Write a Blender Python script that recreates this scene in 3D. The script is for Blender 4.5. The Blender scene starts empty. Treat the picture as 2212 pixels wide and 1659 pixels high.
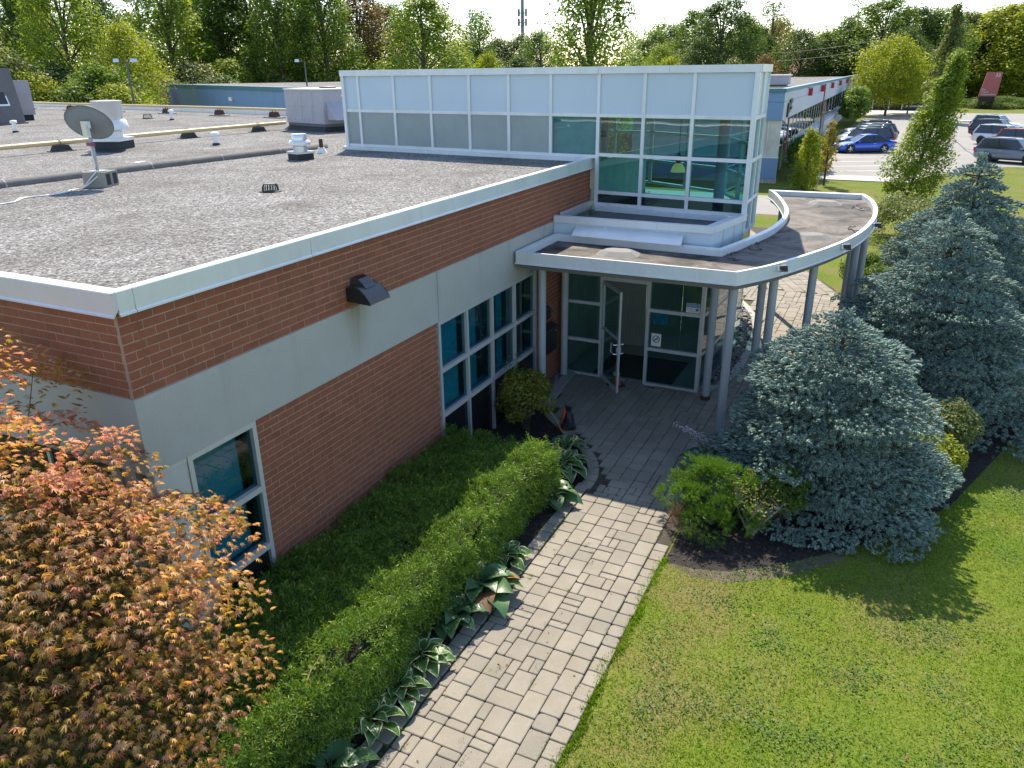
import bpy, bmesh, math, random
import numpy as np
from mathutils import Vector, Matrix

random.seed(7)
RNG = np.random.default_rng(11)
R = math.radians
scene = bpy.context.scene
COL = scene.collection

# ------------------------------------------------------------------ camera
CAM = (-4.3787, -6.1205, 6.3169)
YAW, PITCH, ROLL = R(26.1311), R(22.2078), -0.0119
def camera_axes():
    f = np.array([math.cos(YAW)*math.cos(PITCH), math.sin(YAW)*math.cos(PITCH), -math.sin(PITCH)])
    r = np.array([math.sin(YAW), -math.cos(YAW), 0.0])
    u = np.cross(r, f)
    c, s = math.cos(ROLL), math.sin(ROLL)
    return f, r*c+u*s, u*c-r*s
cf, cr, cu = camera_axes()
cd = bpy.data.cameras.new('camera'); cam = bpy.data.objects.new('camera', cd); COL.objects.link(cam)
cam.matrix_world = Matrix(((cr[0], cu[0], -cf[0], CAM[0]), (cr[1], cu[1], -cf[1], CAM[1]), (cr[2], cu[2], -cf[2], CAM[2]), (0, 0, 0, 1)))
cd.sensor_width = 36.0; cd.lens = 1649.3581/2212*36.0
cd.clip_start = 0.1; cd.clip_end = 3000
scene.camera = cam

# ------------------------------------------------------------------ sky and sun
SUN_TO = Vector((0.76, 0.40, 1.0)).normalized()      # towards the sun
world = bpy.data.worlds.new('World'); scene.world = world; world.use_nodes = True
wn = world.node_tree.nodes; wl = world.node_tree.links
wn.clear()
sky = wn.new('ShaderNodeTexSky'); sky.sky_type = 'NISHITA'; sky.sun_disc = False
sky.sun_elevation = math.asin(SUN_TO.z); sky.sun_rotation = math.atan2(SUN_TO.x, SUN_TO.y)
sky.air_density = 1.0; sky.dust_density = 0.4; sky.ozone_density = 2.2; sky.altitude = 100
bg = wn.new('ShaderNodeBackground'); bg.inputs['Strength'].default_value = 0.15
wo = wn.new('ShaderNodeOutputWorld')
wl.new(sky.outputs[0], bg.inputs[0]); wl.new(bg.outputs[0], wo.inputs[0])
sl = bpy.data.lights.new('sun', 'SUN'); sl.energy = 4.3; sl.angle = R(0.55); sl.color = (1.0, 0.92, 0.79)
so = bpy.data.objects.new('sun', sl); COL.objects.link(so)
so.rotation_euler = (-SUN_TO).to_track_quat('-Z', 'Y').to_euler(); so.location = (40, 25, 60)

scene.render.engine = 'CYCLES'
scene.view_settings.view_transform = 'Standard'; scene.view_settings.look = 'None'
scene.view_settings.exposure = 1.08; scene.view_settings.gamma = 1.0
scene.view_settings.use_curve_mapping = False
scene.view_settings.use_white_balance = True; scene.view_settings.white_balance_temperature = 6900; scene.view_settings.white_balance_tint = 10
scene.cycles.max_bounces = 8; scene.cycles.transparent_max_bounces = 12
scene.cycles.caustics_reflective = False; scene.cycles.caustics_refractive = False

# ------------------------------------------------------------------ materials
M = {}
def _mat(name):
    m = bpy.data.materials.new(name); m.use_nodes = True
    nt = m.node_tree; nt.nodes.clear()
    out = nt.nodes.new('ShaderNodeOutputMaterial')
    M[name] = m
    return m, nt, out
def _ramp(nt, fac, stops):
    r = nt.nodes.new('ShaderNodeValToRGB'); e = r.color_ramp.elements
    while len(e) > 1: e.remove(e[-1])
    e[0].position = stops[0][0]; e[0].color = (*stops[0][1], 1)
    for p, c in stops[1:]:
        n = e.new(p); n.color = (*c, 1)
    nt.links.new(fac, r.inputs[0]); return r.outputs[0]
def _noise(nt, vec, scale, detail=4, rough=.6, dist=0):
    n = nt.nodes.new('ShaderNodeTexNoise'); n.inputs['Scale'].default_value = scale
    n.inputs['Detail'].default_value = detail; n.inputs['Roughness'].default_value = rough; n.inputs['Distortion'].default_value = dist
    nt.links.new(vec, n.inputs['Vector']); return n.outputs[0]
def _mix(nt, fac, a, b, mode='MIX'):
    n = nt.nodes.new('ShaderNodeMix'); n.data_type = 'RGBA'; n.blend_type = mode
    for s, v in ((n.inputs[0], fac), (n.inputs[6], a), (n.inputs[7], b)):
        if hasattr(v, 'is_linked'): nt.links.new(v, s)
        elif isinstance(v, (int, float)): s.default_value = v
        else: s.default_value = (*v, 1)
    return n.outputs[2]
def _math(nt, op, a, b=0.0):
    n = nt.nodes.new('ShaderNodeMath'); n.operation = op
    for s, v in ((n.inputs[0], a), (n.inputs[1], b)):
        if hasattr(v, 'is_linked'): nt.links.new(v, s)
        else: s.default_value = v
    return n.outputs[0]
def _coord(nt, world_space=False):
    if world_space:
        g = nt.nodes.new('ShaderNodeNewGeometry'); return g.outputs['Position']
    t = nt.nodes.new('ShaderNodeTexCoord'); return t.outputs['Object']
def _bump(nt, h, strength, dist=0.01):
    b = nt.nodes.new('ShaderNodeBump'); b.inputs['Strength'].default_value = strength; b.inputs['Distance'].default_value = dist
    nt.links.new(h, b.inputs['Height']); return b.outputs[0]
def surf(name, base, rough=.6, metal=0., var=.12, vscale=3., grain=0., gscale=120., bump=0., bscale=120., bdist=.005,
         spec=.5, rnd=0., stain=None, sscale=1.2, samt=.5, coat=0., sstretch=None):
    """plain surface: base colour with broad patches, fine grain, optional stains and per-piece variation"""
    m, nt, out = _mat(name)
    p = nt.nodes.new('ShaderNodeBsdfPrincipled')
    p.inputs['Roughness'].default_value = rough; p.inputs['Metallic'].default_value = metal
    p.inputs['Specular IOR Level'].default_value = spec; p.inputs['Coat Weight'].default_value = coat
    pos = _coord(nt, True)
    b = np.array(base)
    col = _ramp(nt, _noise(nt, pos, vscale, 5, .65), [(.3, tuple(b*(1-var))), (.7, tuple(np.minimum(b*(1+var), 1)))])
    if grain:
        col = _mix(nt, 1.0, col, _ramp(nt, _noise(nt, pos, gscale, 2, .7), [(.3, (1-grain,)*3), (.7, (1.0,)*3)]), 'MULTIPLY')
    if rnd:
        oi = nt.nodes.new('ShaderNodeObjectInfo'); g = nt.nodes.new('ShaderNodeNewGeometry')
        v = _math(nt, 'FRACT', _math(nt, 'ADD', oi.outputs['Random'], g.outputs['Random Per Island']))
        col = _mix(nt, 1.0, col, _ramp(nt, v, [(0, (1-rnd, 1-rnd, 1-rnd)), (.5, (1-.35*rnd, 1-.5*rnd, 1-.45*rnd)), (1, (1., 1., 1.))]), 'MULTIPLY')
    if stain:
        sp = pos
        if sstretch:
            mp = nt.nodes.new('ShaderNodeMapping'); mp.inputs['Scale'].default_value = sstretch; nt.links.new(pos, mp.inputs[0]); sp = mp.outputs[0]
        f = _ramp(nt, _noise(nt, sp, sscale, 7, .68, .4), [(.46, (0, 0, 0)), (.68, (samt,)*3)])
        col = _mix(nt, f, col, stain)
    nt.links.new(col, p.inputs['Base Color'])
    if bump:
        nt.links.new(_bump(nt, _noise(nt, pos, bscale, 3, .6), bump, bdist), p.inputs['Normal'])
    nt.links.new(p.outputs[0], out.inputs[0])
    return m
def leaf(name, cols, trans=.35, rough=.55, spec=.35, tcol=None, dry=None):
    """foliage: every leaf its own tone, light passes through"""
    m, nt, out = _mat(name)
    g = nt.nodes.new('ShaderNodeNewGeometry'); oi = nt.nodes.new('ShaderNodeObjectInfo')
    v = _math(nt, 'FRACT', _math(nt, 'ADD', _math(nt, 'MULTIPLY', oi.outputs['Random'], 1.0), g.outputs['Random Per Island']))
    n = len(cols)
    col = _ramp(nt, v, [(i/(n-1) if n > 1 else 0, c) for i, c in enumerate(cols)])
    ns = _noise(nt, g.outputs['Position'], .9, 3)
    col = _mix(nt, 1.0, col, _ramp(nt, ns, [(.32, (.72, .74, .72)), (.68, (1.12, 1.1, 1.05))]), 'MULTIPLY')
    if dry: col = _mix(nt, _ramp(nt, _noise(nt, g.outputs['Position'], .62, 6, .68, .5), [(.50, (0, 0, 0)), (.72, (.5,)*3)]), col, dry)
    p = nt.nodes.new('ShaderNodeBsdfPrincipled'); p.inputs['Roughness'].default_value = rough; p.inputs['Specular IOR Level'].default_value = spec
    t = nt.nodes.new('ShaderNodeBsdfTranslucent')
    nt.links.new(col, p.inputs['Base Color'])
    nt.links.new(_mix(nt, 1.0, col, tcol or (1.25, 1.2, .7), 'MULTIPLY'), t.inputs[0])
    mx = nt.nodes.new('ShaderNodeMixShader'); mx.inputs[0].default_value = trans
    nt.links.new(p.outputs[0], mx.inputs[1]); nt.links.new(t.outputs[0], mx.inputs[2]); nt.links.new(mx.outputs[0], out.inputs[0])
    return m
def glass(name, tint, ior=2.2, rough=.01, wave=.0, gcol=(.9, .95, 1.)):
    m, nt, out = _mat(name)
    g = nt.nodes.new('ShaderNodeNewGeometry'); dt = nt.nodes.new('ShaderNodeVectorMath'); dt.operation = 'DOT_PRODUCT'
    nt.links.new(g.outputs['Normal'], dt.inputs[0]); nt.links.new(g.outputs['Incoming'], dt.inputs[1])
    f0 = ((ior-1)/(ior+1))**2      # Schlick reflectance, alike from both sides of the pane
    fac = _math(nt, 'ADD', f0, _math(nt, 'MULTIPLY', 1-f0, _math(nt, 'POWER', _math(nt, 'SUBTRACT', 1.0, _math(nt, 'ABSOLUTE', dt.outputs['Value'])), 5.0)))
    t = nt.nodes.new('ShaderNodeBsdfTransparent'); t.inputs[0].default_value = (*tint, 1)
    gl = nt.nodes.new('ShaderNodeBsdfGlossy'); gl.inputs['Roughness'].default_value = rough; gl.inputs[0].default_value = (*gcol, 1)
    if wave:
        b = _bump(nt, _noise(nt, _coord(nt, True), 1.3, 1, .4), wave, .02)
        nt.links.new(b, gl.inputs['Normal'])
    mx = nt.nodes.new('ShaderNodeMixShader')
    nt.links.new(fac, mx.inputs[0]); nt.links.new(t.outputs[0], mx.inputs[1]); nt.links.new(gl.outputs[0], mx.inputs[2])
    nt.links.new(mx.outputs[0], out.inputs[0]); return m

# setting
surf('asphalt', (.27, .262, .25), .85, var=.1, vscale=.35, grain=.3, gscale=40, stain=(.2, .195, .19), sscale=.25, samt=.6)
surf('concrete', (.42, .41, .39), .8, var=.1, vscale=2, grain=.15, gscale=60)
surf('paint_white', (.75, .75, .73), .6)
surf('crack_seal', (.05, .05, .05), .7)
surf('stone_slab', (.36, .36, .35), .85, var=.15, vscale=4, grain=.2, gscale=150, bump=.3)
surf('joint_soil', (.06, .048, .036), .95, var=.4, vscale=5, grain=.4, gscale=90)
surf('paver', (.31, .285, .232), .85, var=.14, vscale=1.6, grain=.38, gscale=160, bump=.35, bscale=180, rnd=.2, stain=(.2, .175, .13), sscale=1.7, samt=.5)
surf('mulch', (.032, .025, .022), .95, var=.5, vscale=14, grain=.6, gscale=70, bump=.9, bscale=60, bdist=.02)
surf('chip', (.06, .045, .036), .9, rnd=.6)
surf('pebble', (.2, .195, .19), .7, rnd=.55, var=.2)
# buildings
surf('brick', (.29, .098, .052), .85, var=.14, vscale=6, grain=.2, gscale=200, bump=.4, bscale=150, rnd=.15)
surf('mortar', (.40, .255, .19), .9, var=.1, grain=.2, gscale=200)
surf('stucco', (.41, .415, .395), .9, var=.05, vscale=2.5, grain=.16, gscale=170, bump=.5, bscale=160, stain=(.38, .36, .31), sscale=.9, samt=.35, sstretch=(1.6, 1.6, .25))
def rust_run(name, x, z0, z1, w, colour, amt):
    nt = M[name].node_tree; p = next(n for n in nt.nodes if n.type == 'BSDF_PRINCIPLED'); src = p.inputs['Base Color'].links[0].from_socket
    pos = _coord(nt, True); s = nt.nodes.new('ShaderNodeSeparateXYZ'); nt.links.new(pos, s.inputs[0])
    mp = nt.nodes.new('ShaderNodeMapping'); mp.inputs['Scale'].default_value = (14, 1, 1.2); nt.links.new(pos, mp.inputs[0])
    fx = _math(nt, 'MAXIMUM', 0.0, _math(nt, 'SUBTRACT', 1.0, _math(nt, 'DIVIDE', _math(nt, 'ABSOLUTE', _math(nt, 'SUBTRACT', s.outputs[0], x)), w)))
    fz = _math(nt, 'MINIMUM', 1.0, _math(nt, 'MAXIMUM', 0.0, _math(nt, 'DIVIDE', _math(nt, 'SUBTRACT', s.outputs[2], z0), z1-z0)))
    f = _math(nt, 'MULTIPLY', _math(nt, 'MULTIPLY', fx, fz), _math(nt, 'MULTIPLY', amt*1.6, _noise(nt, mp.outputs[0], 1.0, 4, .6)))
    nt.links.new(_mix(nt, f, src, colour), p.inputs['Base Color'])
rust_run('stucco', 3.42, 2.75, 3.5, .30, (.20, .15, .09), .9)
for xx, aa in ((1.1, .35), (5.48, .5), (6.9, .35), (8.0, .4), (9.6, .6), (2.2, .25)): rust_run('stucco', xx, 2.6, 3.5, .12, (.24, .235, .22), aa)
surf('stucco_pale', (.50, .51, .48), .9, var=.04, grain=.1, gscale=170)
surf('cap_metal', (.70, .735, .76), .3, metal=.2, var=.04, vscale=1.5, stain=(.5, .52, .54), sscale=1.5, samt=.4, sstretch=(1, 1, .3))
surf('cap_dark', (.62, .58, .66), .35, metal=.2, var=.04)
surf('aluminium', (.56, .57, .58), .4, metal=.35, var=.04, vscale=4)
surf('frame_white', (.66, .70, .74), .4, metal=.15, var=.03, stain=(.45, .46, .47), sscale=2.0, samt=.35, sstretch=(1, 1, .35))
surf('tower_panel', (.49, .60, .70), .38, metal=.0, var=.03, vscale=.8)
surf('spandrel', (.27, .33, .34), .3, var=.12, vscale=1.0)
surf('dark_panel', (.012, .014, .014), .25)
# gravel roofs are built below
surf('gravel_dark', (.16, .16, .17), .95, var=.2, vscale=2, grain=.5, gscale=50, bump=.8, bscale=60, bdist=.02)
surf('ridge_felt', (.17, .165, .16), .9, var=.2, vscale=4, grain=.3, gscale=90)
# canopy felt is built below
surf('drain_box', (.21, .205, .195), .85, var=.12, grain=.25, gscale=80)
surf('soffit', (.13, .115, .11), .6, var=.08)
surf('column_paint', (.38, .40, .43), .45, var=.05, vscale=5)
surf('rust', (.09, .035, .02), .9, var=.4, vscale=20)
surf('interior', (.66, .66, .63), .9)
surf('interior_beige', (.30, .27, .22), .9)
surf('floor_mat', (.03, .028, .027), .95)
surf('blind', (.78, .8, .8), .6)
surf('curtain', (.55, .6, .62), .8, var=.2, vscale=1.5)
surf('black_paint', (.022, .022, .024), .45)
surf('lamp_bronze', (.055, .052, .056), .42, metal=.2, var=.15, vscale=8)
surf('lamp_side', (.012, .012, .012), .6)
surf('rtu_paint', (.40, .38, .42), .55, var=.05, vscale=3, stain=(.28, .26, .27), sscale=1.2, samt=.4)
surf('rtu_dark', (.12, .115, .13), .6, var=.1)
surf('galvanised', (.62, .64, .67), .28, metal=.6, var=.06, vscale=6)
surf('fan_white', (.74, .75, .77), .4, metal=.15)
surf('curb_black', (.03, .032, .036), .8, var=.3, vscale=8)
surf('gas_yellow', (.62, .47, .24), .5, var=.07, vscale=4)
surf('dish_grey', (.2, .21, .22), .5)
surf('white_plastic', (.78, .78, .78), .45)
surf('cable_white', (.75, .74, .72), .5)
surf('block', (.34, .32, .28), .95, var=.1, grain=.3, gscale=150, bump=.5)
surf('purple_lnb', (.25, .06, .12), .5)
surf('blue_wall', (.20, .31, .52), .7, var=.04, vscale=1, grain=.06, gscale=30)
surf('teal_trim', (.06, .20, .27), .55, var=.05)
surf('grey_panel', (.46, .50, .56), .6, var=.04)
surf('banner_red', (.42, .02, .04), .7)
surf('post_red', (.33, .03, .035), .6)
surf('sign_red', (.40, .10, .11), .55, var=.05)
surf('sign_base', (.035, .018, .018), .7)
surf('letter_white', (.75, .72, .72), .6)
surf('roof_tile_red', (.18, .06, .05), .85, var=.2, vscale=2)
surf('roof_tile_grey', (.33, .31, .32), .85, var=.2, vscale=2)
surf('cream', (.60, .57, .52), .8)
surf('steel_dark', (.10, .105, .11), .5, metal=.3)
surf('mast_steel', (.16, .19, .26), .5, metal=.2)
surf('bark', (.085, .065, .05), .95, var=.3, vscale=6, bump=.8, bscale=25, bdist=.03)
surf('bark_pale', (.24, .20, .17), .95, var=.2, vscale=20)
surf('stem_dry', (.30, .22, .14), .9, var=.2)
surf('cone_orange', (.55, .10, .025), .55, var=.08)
surf('bag_dark', (.018, .02, .026), .5, var=.3, vscale=20, bump=.8, bscale=30, bdist=.02)
surf('sticker_white', (.72, .72, .72), .5)
surf('sticker_blue', (.05, .18, .42), .5)
surf('poster_blue', (.04, .25, .40), .5, var=.4, vscale=9)
# vehicles
for nm, c in dict(car_blue=(.008, .085, .52), car_black=(.012, .016, .03), car_grey=(.30, .31, .33), car_charcoal=(.05, .06, .075),
                  car_white=(.78, .79, .80), car_red=(.48, .07, .04), car_slate=(.16, .19, .24)).items():
    surf(nm, c, .28, var=.02, coat=1.0, metal=.15)
surf('car_glass', (.012, .014, .02), .06, spec=.9)
surf('tyre', (.018, .018, .018), .8)
surf('rim', (.55, .55, .56), .3, metal=.7)
surf('rim_black', (.02, .02, .02), .35)
surf('trim_black', (.014, .014, .014), .5)
surf('tail_red', (.45, .012, .02), .25)
surf('head_clear', (.7, .72, .74), .15)
# glazing
glass('glass_teal', (.16, .56, .60), 1.95, wave=.12)
glass('glass_clear', (.40, .66, .66), 1.6, wave=.05)
glass('glass_window', (.06, .40, .46), 1.65, wave=.05)
glass('glass_dark', (.02, .05, .055), 1.9)
# foliage
leaf('leaf_maple', [(.55, .21, .14), (.66, .36, .26), (.46, .18, .12), (.72, .46, .36), (.60, .27, .19), (.56, .33, .14)], .45, .45, .35, (1.3, 1.0, .6))
leaf('leaf_maple_tan', [(.60, .36, .19), (.67, .45, .27), (.48, .28, .11), (.70, .51, .33), (.68, .38, .04), (.50, .24, .13)], .45, .45, .35, (1.3, 1.05, .55))
leaf('leaf_maple_olive', [(.52, .33, .09), (.38, .27, .06), (.62, .42, .12), (.48, .22, .09), (.30, .25, .05), (.70, .46, .05)], .45, .45, .35, (1.25, 1.1, .5))
leaf('leaf_yew', [(.05, .125, .022), (.09, .20, .028), (.13, .26, .035), (.33, .43, .04), (.07, .16, .026), (.16, .29, .035)], .36, .45, .4)
leaf('needle_blue', [(.15, .235, .23), (.21, .31, .29), (.30, .405, .36), (.175, .27, .255), (.44, .53, .44)], .13, .6, .25, (1., 1., .95))
leaf('leaf_green', [(.08, .145, .024), (.12, .20, .03), (.17, .26, .036), (.10, .18, .028)], .52)
leaf('leaf_dark', [(.05, .095, .024), (.075, .13, .03), (.10, .165, .034)], .5)
leaf('leaf_bright', [(.14, .21, .026), (.19, .27, .034), (.25, .33, .04), (.16, .24, .03)], .52)
leaf('leaf_yellow', [(.21, .29, .022), (.29, .35, .026), (.36, .37, .03), (.17, .26, .025)], .5)
leaf('leaf_gold', [(.33, .25, .03), (.40, .28, .035), (.25, .23, .035), (.42, .32, .05)], .45)
leaf('leaf_olive', [(.11, .15, .042), (.16, .20, .06), (.20, .235, .08), (.13, .17, .05)], .42)
leaf('leaf_rust', [(.17, .11, .045), (.23, .14, .06), (.14, .13, .04), (.27, .17, .08)], .42)
leaf('leaf_juniper', [(.06, .15, .016), (.10, .22, .022), (.16, .29, .03), (.075, .17, .02)], .35)
leaf('leaf_spirea', [(.15, .19, .024), (.25, .27, .034), (.20, .20, .034), (.12, .12, .034), (.34, .35, .05)], .45)
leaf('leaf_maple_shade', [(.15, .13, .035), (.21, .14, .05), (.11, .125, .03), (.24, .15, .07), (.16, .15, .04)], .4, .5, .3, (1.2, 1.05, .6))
surf('soil', (.15, .115, .09), .95, var=.35, vscale=6, grain=.5, gscale=70, bump=.8, bscale=60, bdist=.02)
leaf('leaf_brown', [(.26, .12, .06), (.36, .20, .09), (.2, .1, .06)], .3)
leaf('hosta_green', [(.05, .14, .03), (.075, .18, .036), (.06, .155, .04)], .3, .38, .5)
leaf('hosta_blue', [(.055, .14, .06), (.08, .18, .065)], .28, .4, .5)
leaf('hosta_edge', [(.48, .52, .32), (.56, .57, .38)], .3)
leaf('petal', [(.55, .48, .68), (.65, .6, .75)], .4)
leaf('grass_blade', [(.13, .26, .011), (.18, .32, .014), (.24, .37, .019), (.10, .225, .011), (.30, .40, .03)], .42, .6, .25, None, (.36, .37, .10))
leaf('clover', [(.05, .13, .014), (.075, .165, .02)], .3)
def gravel_mat(name, tones, scale, stain):
    m, nt, out = _mat(name)
    p = nt.nodes.new('ShaderNodeBsdfPrincipled'); p.inputs['Roughness'].default_value = .95; p.inputs['Specular IOR Level'].default_value = .15
    pos = _coord(nt, True)
    v = nt.nodes.new('ShaderNodeTexVoronoi'); v.inputs['Scale'].default_value = scale; nt.links.new(pos, v.inputs['Vector'])
    sp = nt.nodes.new('ShaderNodeSeparateColor'); nt.links.new(v.outputs['Color'], sp.inputs[0])
    c = _ramp(nt, sp.outputs[0], [(0, tones[0]), (.35, tones[1]), (.75, tones[2]), (1, tones[3])])
    c = _mix(nt, 1.0, c, _ramp(nt, _noise(nt, pos, .7, 6, .7), [(.35, (.8, .79, .77)), (.65, (1.1, 1.1, 1.1))]), 'MULTIPLY')
    f = _ramp(nt, _noise(nt, pos, .42, 8, .66, .9), [(.48, (0, 0, 0)), (.64, (.5,)*3)])
    c = _mix(nt, f, c, stain)
    f2 = _ramp(nt, _noise(nt, pos, 3.2, 4, .8, 1.2), [(.66, (0, 0, 0)), (.72, (.75,)*3)])
    c = _mix(nt, f2, c, (.09, .08, .075))
    nt.links.new(c, p.inputs['Base Color']); nt.links.new(_bump(nt, v.outputs['Distance'], .8, -.03), p.inputs['Normal'])
    nt.links.new(p.outputs[0], out.inputs[0])
gravel_mat('gravel', [(.066, .065, .064), (.18, .176, .172), (.265, .262, .26), (.44, .438, .436)], 36, (.10, .088, .078))
def felt_mat():
    m, nt, out = _mat('membrane')
    p = nt.nodes.new('ShaderNodeBsdfPrincipled'); p.inputs['Roughness'].default_value = .8; p.inputs['Specular IOR Level'].default_value = .25
    pos = _coord(nt, True)
    c = _ramp(nt, _noise(nt, pos, 1.1, 9, .7, .8), [(.36, (.028, .026, .025)), (.47, (.10, .088, .08)), (.56, (.16, .142, .128)), (.7, (.215, .195, .178))])
    c = _mix(nt, 1.0, c, _ramp(nt, _noise(nt, pos, 40, 3, .7), [(.3, (.75,)*3), (.7, (1.1,)*3)]), 'MULTIPLY')
    c = _mix(nt, _ramp(nt, _noise(nt, pos, 3.5, 6, .8, 1.5), [(.66, (0, 0, 0)), (.70, (.8,)*3)]), c, (.30, .285, .27))
    nt.links.new(c, p.inputs['Base Color']); nt.links.new(p.outputs[0], out.inputs[0])
felt_mat()
def lawn_mat():
    m, nt, out = _mat('lawn')
    p = nt.nodes.new('ShaderNodeBsdfPrincipled'); p.inputs['Roughness'].default_value = .95; p.inputs['Specular IOR Level'].default_value = .1
    pos = _coord(nt, True)
    c = _ramp(nt, _noise(nt, pos, .55, 6, .62), [(.3, (.10, .155, .02)), (.48, (.145, .18, .03)), (.62, (.19, .165, .065)), (.76, (.23, .185, .09))])
    c = _mix(nt, 1.0, c, _ramp(nt, _noise(nt, pos, 22, 3, .7), [(.3, (.55, .6, .5)), (.65, (1.05, 1.05, 1.0))]), 'MULTIPLY')
    nt.links.new(c, p.inputs['Base Color']); nt.links.new(_bump(nt, _noise(nt, pos, 30, 3), .8, .03), p.inputs['Normal'])
    nt.links.new(p.outputs[0], out.inputs[0])
lawn_mat()
def lit(name, col, e):
    m, nt, out = _mat(name)
    p = nt.nodes.new('ShaderNodeBsdfPrincipled'); p.inputs['Base Color'].default_value = (*col, 1); p.inputs['Roughness'].default_value = .3
    p.inputs['Emission Color'].default_value = (*col, 1); p.inputs['Emission Strength'].default_value = e
    nt.links.new(p.outputs[0], out.inputs[0])
lit('lamp_glow', (1.0, .6, .22), .25)

# ------------------------------------------------------------------ object helpers
def tag(o, label=None, cat=None, group=None, kind=None):
    if label: o['label'] = label
    if cat: o['category'] = cat
    if group: o['group'] = group
    if kind: o['kind'] = kind
    return o
def thing(name, label, cat, loc=(0, 0, 0), rz=0.0, group=None):
    o = bpy.data.objects.new(name, None); COL.objects.link(o); o.empty_display_size = .2
    o.location = loc; o.rotation_euler = (0, 0, rz)
    return tag(o, label, cat, group)
def link(name, me, mat=None, parent=None):
    o = bpy.data.objects.new(name, me); COL.objects.link(o)
    if parent: o.parent = parent
    if mat and not me.materials: me.materials.append(M[mat])
    return o
def remat(o, mat):
    o.material_slots[0].link = 'OBJECT'; o.material_slots[0].material = M[mat]
def copy_tree(o, parent=None):
    c = o.copy(); COL.objects.link(c); c.parent = parent
    for ch in list(o.children): copy_tree(ch, c)
    return c
def origin(o):
    v = Vector((0, 0, 0))
    while o: v += Vector(o.location); o = o.parent
    return v
def npmesh(name, V, F, smooth=False):
    V = np.asarray(V, dtype=np.float32); F = np.asarray(F, dtype=np.int32)
    me = bpy.data.meshes.new(name); k = F.shape[1]
    me.vertices.add(len(V)); me.vertices.foreach_set('co', V.ravel())
    me.loops.add(F.size); me.loops.foreach_set('vertex_index', F.ravel())
    me.polygons.add(len(F)); me.polygons.foreach_set('loop_start', np.arange(0, F.size, k, dtype=np.int32))
    me.polygons.foreach_set('loop_total', np.full(len(F), k, dtype=np.int32))
    if smooth: me.polygons.foreach_set('use_smooth', np.ones(len(F), dtype=bool))
    me.update(calc_edges=True); return me
class MB:
    def __init__(s): s.v = []; s.f = []
    def add(s, vs, fs):
        b = len(s.v); s.v += [tuple(map(float, p)) for p in vs]; s.f += [tuple(i+b for i in f) for f in fs]; return s
    def box(s, x0, y0, z0, x1, y1, z1):
        x0, x1 = min(x0, x1), max(x0, x1); y0, y1 = min(y0, y1), max(y0, y1); z0, z1 = min(z0, z1), max(z0, z1)
        return s.add([(x0, y0, z0), (x1, y0, z0), (x1, y1, z0), (x0, y1, z0), (x0, y0, z1), (x1, y0, z1), (x1, y1, z1), (x0, y1, z1)],
                     [(0, 3, 2, 1), (4, 5, 6, 7), (0, 1, 5, 4), (1, 2, 6, 5), (2, 3, 7, 6), (3, 0, 4, 7)])
    def hexa(s, lo, hi):                                   # two quads
        return s.add(list(lo)+list(hi), [(0, 3, 2, 1), (4, 5, 6, 7), (0, 1, 5, 4), (1, 2, 6, 5), (2, 3, 7, 6), (3, 0, 4, 7)])
    def prism(s, poly, z0, z1):
        n = len(poly)
        a = sum(poly[i][0]*poly[(i+1) % n][1]-poly[(i+1) % n][0]*poly[i][1] for i in range(n))
        if a < 0: poly = poly[::-1]
        vs = [(x, y, z0) for x, y in poly]+[(x, y, z1) for x, y in poly]
        return s.add(vs, [tuple(range(n))[::-1], tuple(range(n, 2*n))]+[(i, (i+1) % n, (i+1) % n+n, i+n) for i in range(n)])
    def sheet(s, poly, z):
        n = len(poly)
        a = sum(poly[i][0]*poly[(i+1) % n][1]-poly[(i+1) % n][0]*poly[i][1] for i in range(n))
        if a < 0: poly = poly[::-1]
        return s.add([(x, y, z) for x, y in poly], [tuple(range(n))])
    def wall(s, a, b, z0, z1, t, off=0.0):                 # slab along plan line a-b, thickness t to the left of a->b
        a = np.array(a, float); b = np.array(b, float); d = (b-a)/np.linalg.norm(b-a); n = np.array((-d[1], d[0]))
        p = [a+n*off, b+n*off, b+n*(off+t), a+n*(off+t)]
        return s.prism([tuple(q) for q in p], z0, z1)
    def extrude(s, prof, a, b):                            # profile [(out,z)] swept along a-b; out = to the right of a->b
        a = np.array(a, float); b = np.array(b, float); d = (b-a)/np.linalg.norm(b-a); n = np.array((d[1], -d[0])); k = len(prof)
        vs = [(a[0]+n[0]*o, a[1]+n[1]*o, z) for o, z in prof]+[(b[0]+n[0]*o, b[1]+n[1]*o, z) for o, z in prof]
        return s.add(vs, [tuple(range(k)), tuple(range(k, 2*k))[::-1]]+[(i, i+k, (i+1) % k+k, (i+1) % k) for i in range(k)])
    def tube(s, pts, rad, n=8, caps=True):
        pts = [Vector(p) for p in pts]; m = len(pts)
        rad = rad if isinstance(rad, (list, tuple)) else [rad]*m
        rings = []; b = len(s.v); prev = None
        for i, p in enumerate(pts):
            d = (pts[min(i+1, m-1)]-pts[max(i-1, 0)]).normalized()
            if prev is None:
                u = d.cross(Vector((0, 0, 1)));  u = u if u.length > 1e-3 else d.cross(Vector((0, 1, 0)))
            else: u = prev-d*prev.dot(d)
            u.normalize(); w = d.cross(u); prev = u
            s.v += [tuple(p+(u*math.cos(2*math.pi*k/n)+w*math.sin(2*math.pi*k/n))*rad[i]) for k in range(n)]
        for i in range(m-1):
            for k in range(n):
                s.f.append((b+i*n+k, b+i*n+(k+1) % n, b+(i+1)*n+(k+1) % n, b+(i+1)*n+k))
        if caps: s.f.append(tuple(b+k for k in range(n))[::-1]); s.f.append(tuple(b+(m-1)*n+k for k in range(n)))
        return s
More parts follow.
